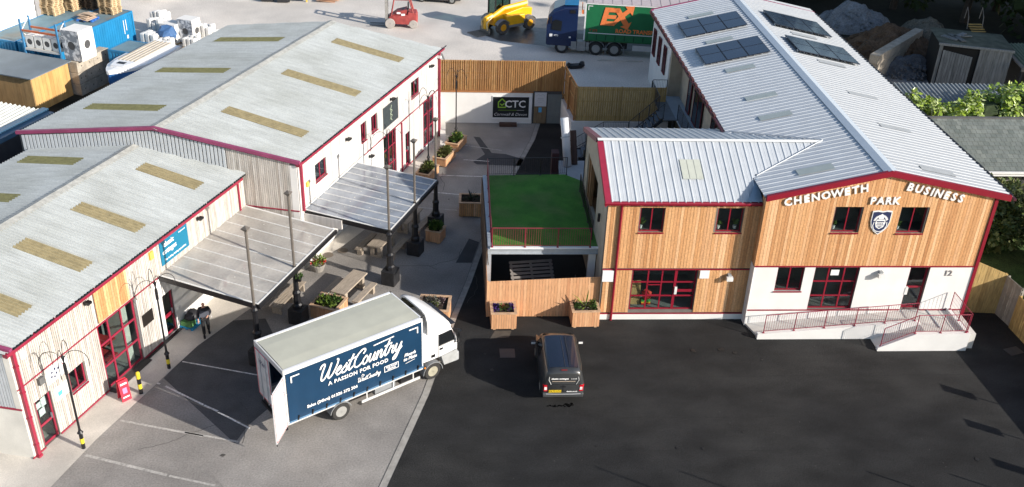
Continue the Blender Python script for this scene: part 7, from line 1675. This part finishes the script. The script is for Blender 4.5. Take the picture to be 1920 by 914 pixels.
# weathered shed with open door
t=thing('weathered_shed','grey weathered board shed with its door hanging open, among the sand heaps','shed',(36.7,69.4,GR),frame='R'); t.rotation_euler=(0,0,-.22)
gw=mat('grey_weathered_board',(.2,.21,.21),rough=.9,ramp=[(.15,.16,.16),(.24,.25,.25),(.19,.2,.2)],var=.3,scale=2,stretch=(5,5,.6))
wsd=Wall((0,69.4),(1,0),(0,-1))
zt_=lambda x:4.3-(x-36.7)*.03
mb=MB(); mb.add([(36.8,69.5,GR),(41.8,69.5,GR),(41.8,73,GR),(36.8,73,GR),(36.8,69.5,4.2),(41.8,69.5,4.05),(41.8,73,4.1),(36.8,73,4.2)],[(0,1,5,4),(1,2,6,5),(2,3,7,6),(3,0,4,7),(4,5,6,7)]); mb.build('backing',mat('black_void',(.006,.006,.006)),t)
boards(wsd,t,39.6,41.9,GR,lambda x:zt_(x),.2,gw,d0=-.06,d1=0,gap=.015); boards(wsd,t,36.7,36.95,GR,lambda x:zt_(x),.2,gw,d0=-.06,d1=0)
mb=MB(); wsd.poly(mb,[(36.6,zt_(36.6)),(42,zt_(42)),(42,zt_(42)+.16),(36.6,zt_(36.6)+.16)],-.05,.1); mb.build('fascia_board',gw,t)
mb=MB(); mb.add([(36.6,69.3,4.45),(42,69.3,4.3),(42,73.2,4.35),(36.6,73.2,4.5)],[(0,1,2,3)]); mb.build('roof',mat('weedy_roof',(.10,.11,.08),var=.4,scale=1.5),t)
dw=Wall((36.95,69.35),(math.cos(-.28),math.sin(-.28)),(math.sin(-.28),-math.cos(-.28)))
for i in range(11): mb=MB(); dw.box(mb,.05+i*.19,.05+i*.19+.175,GR+.1,3.95-i*.02,-.02,.02); mb.build('door_board',gw,t)
for i in range(5):
    o=MB(); o.cbox(37.6+i*.35,71+random.uniform(-.8,.8),4.5,random.uniform(.6,1.4),random.uniform(.1,.5),.08,rz=random.random()*3); o.build('roof_debris',gw,t)
t=thing('timber_steps','rusty open tread steps with handrails resting on the shed roof','steps',(41.0,72.2,3.95),frame='R')
for i in range(8): mb=MB(); mb.box(40.5,71.2+i*.28,4.0+i*.1,41.6,71.4+i*.28,4.05+i*.1); mb.build('tread',mat('ochre_tread',(.32,.22,.07)),t)
for x in (40.45,41.65): mb=MB(); mb.tube([(x,73.1,4.4),(x,73.3,5.3),(x,73.8,5.9),(x,73.9,5.0)],.035,6); mb.build('handrail',gp,t)
t=thing('open_shelter','open fronted shelter with a pale green ribbed roof at the right edge','shelter',(45,69,GR),frame='R')
profiled(t,'roof',mat('green_ribbed',(.17,.2,.14),rough=.7,var=.15),67.2,3.3,71.2,3.9,lambda y:42.2-(y-67.2)*0,lambda y:52,trap(42.2,52,.28,.07,.12,.06),along='x')
mb=MB(); mb.box(42.1,67.1,3.1,52,67.2,3.3); mb.loft([[(42.1,67.2,3.3),(42.35,67.2,3.3),(42.35,67.2,3.4),(42.1,67.2,3.4)],[(42.1,71.2,3.9),(42.35,71.2,3.9),(42.35,71.2,4.0),(42.1,71.2,4.0)]]); mb.build('fascia',gp,t)
mb=MB(); mb.box(42.2,71.0,GR,52,71.2,3.8); mb.box(42.2,67.2,GR,42.35,67.4,3.2); mb.build('post_and_wall',MATS['dark_wall'],t)
# sand heaps and block bay wall
def heap(name,label,c,rx,ry,h,m,z0=GR):
    t=thing(name,label,'heap',(c[0],c[1],z0),frame='R',group='material heaps in the shaded yard'); mb=MB(); n=54; rings=[]; from mathutils import noise as NZ
    for j in range(20):
        f=j/19; rr=(1-f)**.8; ring=[]
        for k in range(n):
            a=6.2832*k/n; x=c[0]+rx*rr*math.cos(a)*(1+.12*math.sin(3*k*.48+c[1])); y=c[1]+ry*rr*math.sin(a)*(1+.1*math.cos(2*k*.12))
            z=z0-.3+(h+.3)*(1-(1-f)**1.25)+(NZ.noise((x*.9,y*.9,0))*.45+NZ.noise((x*2.6,y*2.6,3))*.22)*min(1,f*3+.2)
            ring.append((x,y,z))
        rings.append(ring)
    mb.loft(rings); mb.build('heap_surface',m,t)
    mb=MB()
    for k in range(240):
        a=random.random()*6.28; q=random.random()**.5; s=random.uniform(.04,.17); f=1-q
        mb.blob((c[0]+rx*q*math.cos(a),c[1]+ry*q*math.sin(a),z0+(h)*(1-q**1.25)*.97),s,5,4,.3)
    stuff(mb.build('loose_lumps',m,t)); return t
heap('sand_heap','brown earth heap behind the concrete block bay',(36.6,77.2),4.4,4.2,2.3,mat('brown_earth',(.10,.065,.04),rough=1,var=.35,scale=1,fine=.3,fscale=8,bump=.5))
heap('gravel_heap','grey green rubble heap right of the brown earth',(40.0,78.6),3.2,3.2,2.6,mat('rubble',(.11,.105,.085),rough=1,var=.35,scale=1,fine=.3,fscale=8,bump=.5))
heap('gravel_heap','pale blue grey gravel heap farthest back against the trees',(35.8,84.0),3.8,2.8,2.2,mat('gravel_pale',(.2,.22,.24),rough=1,var=.2,scale=1,fine=.25,fscale=8,bump=.5))
heap('gravel_heap','low dark chippings heap between the bay wall and the open shed',(36.4,72.8),3.2,2.4,1.2,mat('gravel_dark',(.11,.12,.135),rough=1,var=.2,scale=1,fine=.25,fscale=8,bump=.5))
t=thing('bay_wall','concrete block bay wall running diagonally in front of the brown earth heap','wall',(36,73.5,GR),frame='R')
a=Vector((32.6,70.2));b=Vector((39.0,77.0));u=(b-a).normalized(); wbw=Wall(a,u,(u.y,-u.x)); 
for r in range(3):
    for i in range(6):
        mb=MB(); wbw.box(mb,i*1.55+(r%2)*.2+.01,(i+1)*1.55+(r%2)*.2-.01,GR+r*.7,GR+r*.7+.68,-.7,0); mb.build('concrete_block',bc,t,bevel=.02)
# shrub beside the office gable
t=thing('garden_tree','small leafy tree beside the right hand corner of the larch building','tree',(30.0,47.2,0),frame='R')
crown(t,(30.2,47.4,1.75),2.0,5200,.26,mat('garden_leaf',(.05,.09,.015),rough=.6,island=1,ramp=[(.035,.06,.012),(.07,.11,.02),(.17,.18,.06),(.05,.085,.015)],var=.1),(1.25,1.1,.85),'crown',34)
mb=MB(); mb.tube([(30.0,47.2,0),(30.1,47.3,1.6)],[.12,.06],6); mb.tube([(30.05,47.2,.6),(30.9,47.5,1.8)],[.06,.03],5); mb.build('trunk',MATS['bark'],t)
t=thing('garden_tree','second low bush under the slate building eave at the right edge','shrub',(33.2,48.6,0),frame='R')
crown(t,(33.2,48.6,1.1),1.7,3400,.24,MATS['garden_leaf'],(1.3,1,.8),'crown',24)
# ============================================================ woods
dk=mat('wood_leaf',(.03,.05,.012),rough=.7,island=1,ramp=[(.018,.032,.009),(.04,.065,.014),(.028,.05,.012),(.06,.085,.02)],var=.15)
def tree(x,y,h,r,label,n=2200,ls=.6,grp='dark trees along the right rear edge'):
    t=thing('broadleaf_tree',label,'tree',(x,y,0),frame='R',group=grp)
    mb=MB(); mb.tube([(x,y,0),(x+.2,y,h*.35),(x,y+.2,h*.75)],[.38,.28,.12],7)
    for k in range(5):
        a=random.random()*6.28; mb.tube([(x+.1,y,h*(.3+.08*k)),(x+r*.6*math.cos(a),y+r*.6*math.sin(a),h*(.5+.08*k))],[.14,.05],5)
    mb.build('trunk',MATS['bark'],t)
    crown(t,(x,y,h*.58),r,n,ls,dk,(1,1,h*.42/r),'crown',26)
    mb=MB(); mb.blob((x,y,h*.55),r*.72,9,7,.2,(1,1,h*.38/r)); mb.build('inner_foliage',MATS['deep_foliage'],t)
sp=sorted([(24,94),(30,92),(36,93),(42,90),(47,86),(51,81),(54,76),(29,99),(37,99),(45,96),(52,90),(57,83),(21,100),(58,73)],key=lambda p:p[0]/p[1])
ad=['leftmost','second','third','fourth','fifth','sixth','seventh','eighth','ninth','tenth','eleventh','twelfth','thirteenth','last']
for i,(x,y) in enumerate(sp): tree(x,y,random.uniform(11,15),random.uniform(4.2,5.2),ad[i]+' dark tree of the shaded wood behind the heaps, counted from the left',grp='dark trees of the wood behind the material heaps')
# unseen trees added beyond the right edge to shade the rear ground
for i,(x,y) in enumerate([(57,64),(62,62),(64,58),(69,70),(70,55),(62,68),(68,65),(75,60),(60,78),(66,74),(74,70),(70,80),(80,66),(63,86),(84,58)]): tree(x,y,27,6.2,'unseen tall tree added beyond the right edge to cast shade',n=1500,ls=.9,grp='unseen trees added for shade')
t=thing('conifer','unseen conifer hedge added beyond the garden fence to shade the lawn','hedge',(33.5,41.0,0),frame='R')  # unseen hedge, added so its shadow darkens the lawn
crown(t,(33.6,42.6,2.6),2.6,2400,.4,dk,(1.0,1.8,1.05),'foliage',26); mb=MB(); mb.blob((33.6,42.6,2.4),2.1,9,7,.15,(.9,1.7,1.0)); mb.build('inner_foliage',MATS['deep_foliage'],t)
# ============================================================ parking signs and posts just right of the picture
for i,(x,y) in enumerate(((27.9,30.85),(27.9,28.45),(27.9,26.0))):
    t=thing('parking_sign','small blank parking sign on a thin post behind the right hand fence','sign',(x,y,0),frame='R',group='parking signs on thin posts')
    mb=MB(); mb.tube([(x,y,0),(x,y,2.25)],.03,6); mb.build('post',steel,t); mb=MB(); mb.box(x-.02,y-.25,2.2,x+.02,y+.25,2.8); mb.build('sign_plate',white,t)
for i,(x,y,h) in enumerate(((19.1,21.6,6.5),(21.4,21.9,6.0),(24.9,24.1,4.0),(27.0,24.6,3.4))):
    t=thing('slim_post','slim bare steel post standing just outside the lower right of the picture','post',(x,y,0),frame='R',group='slim posts outside the picture'); mb=MB(); mb.tube([(x,y,0),(x,y,h)],[.05,.035],6); mb.build('shaft',steel,t)
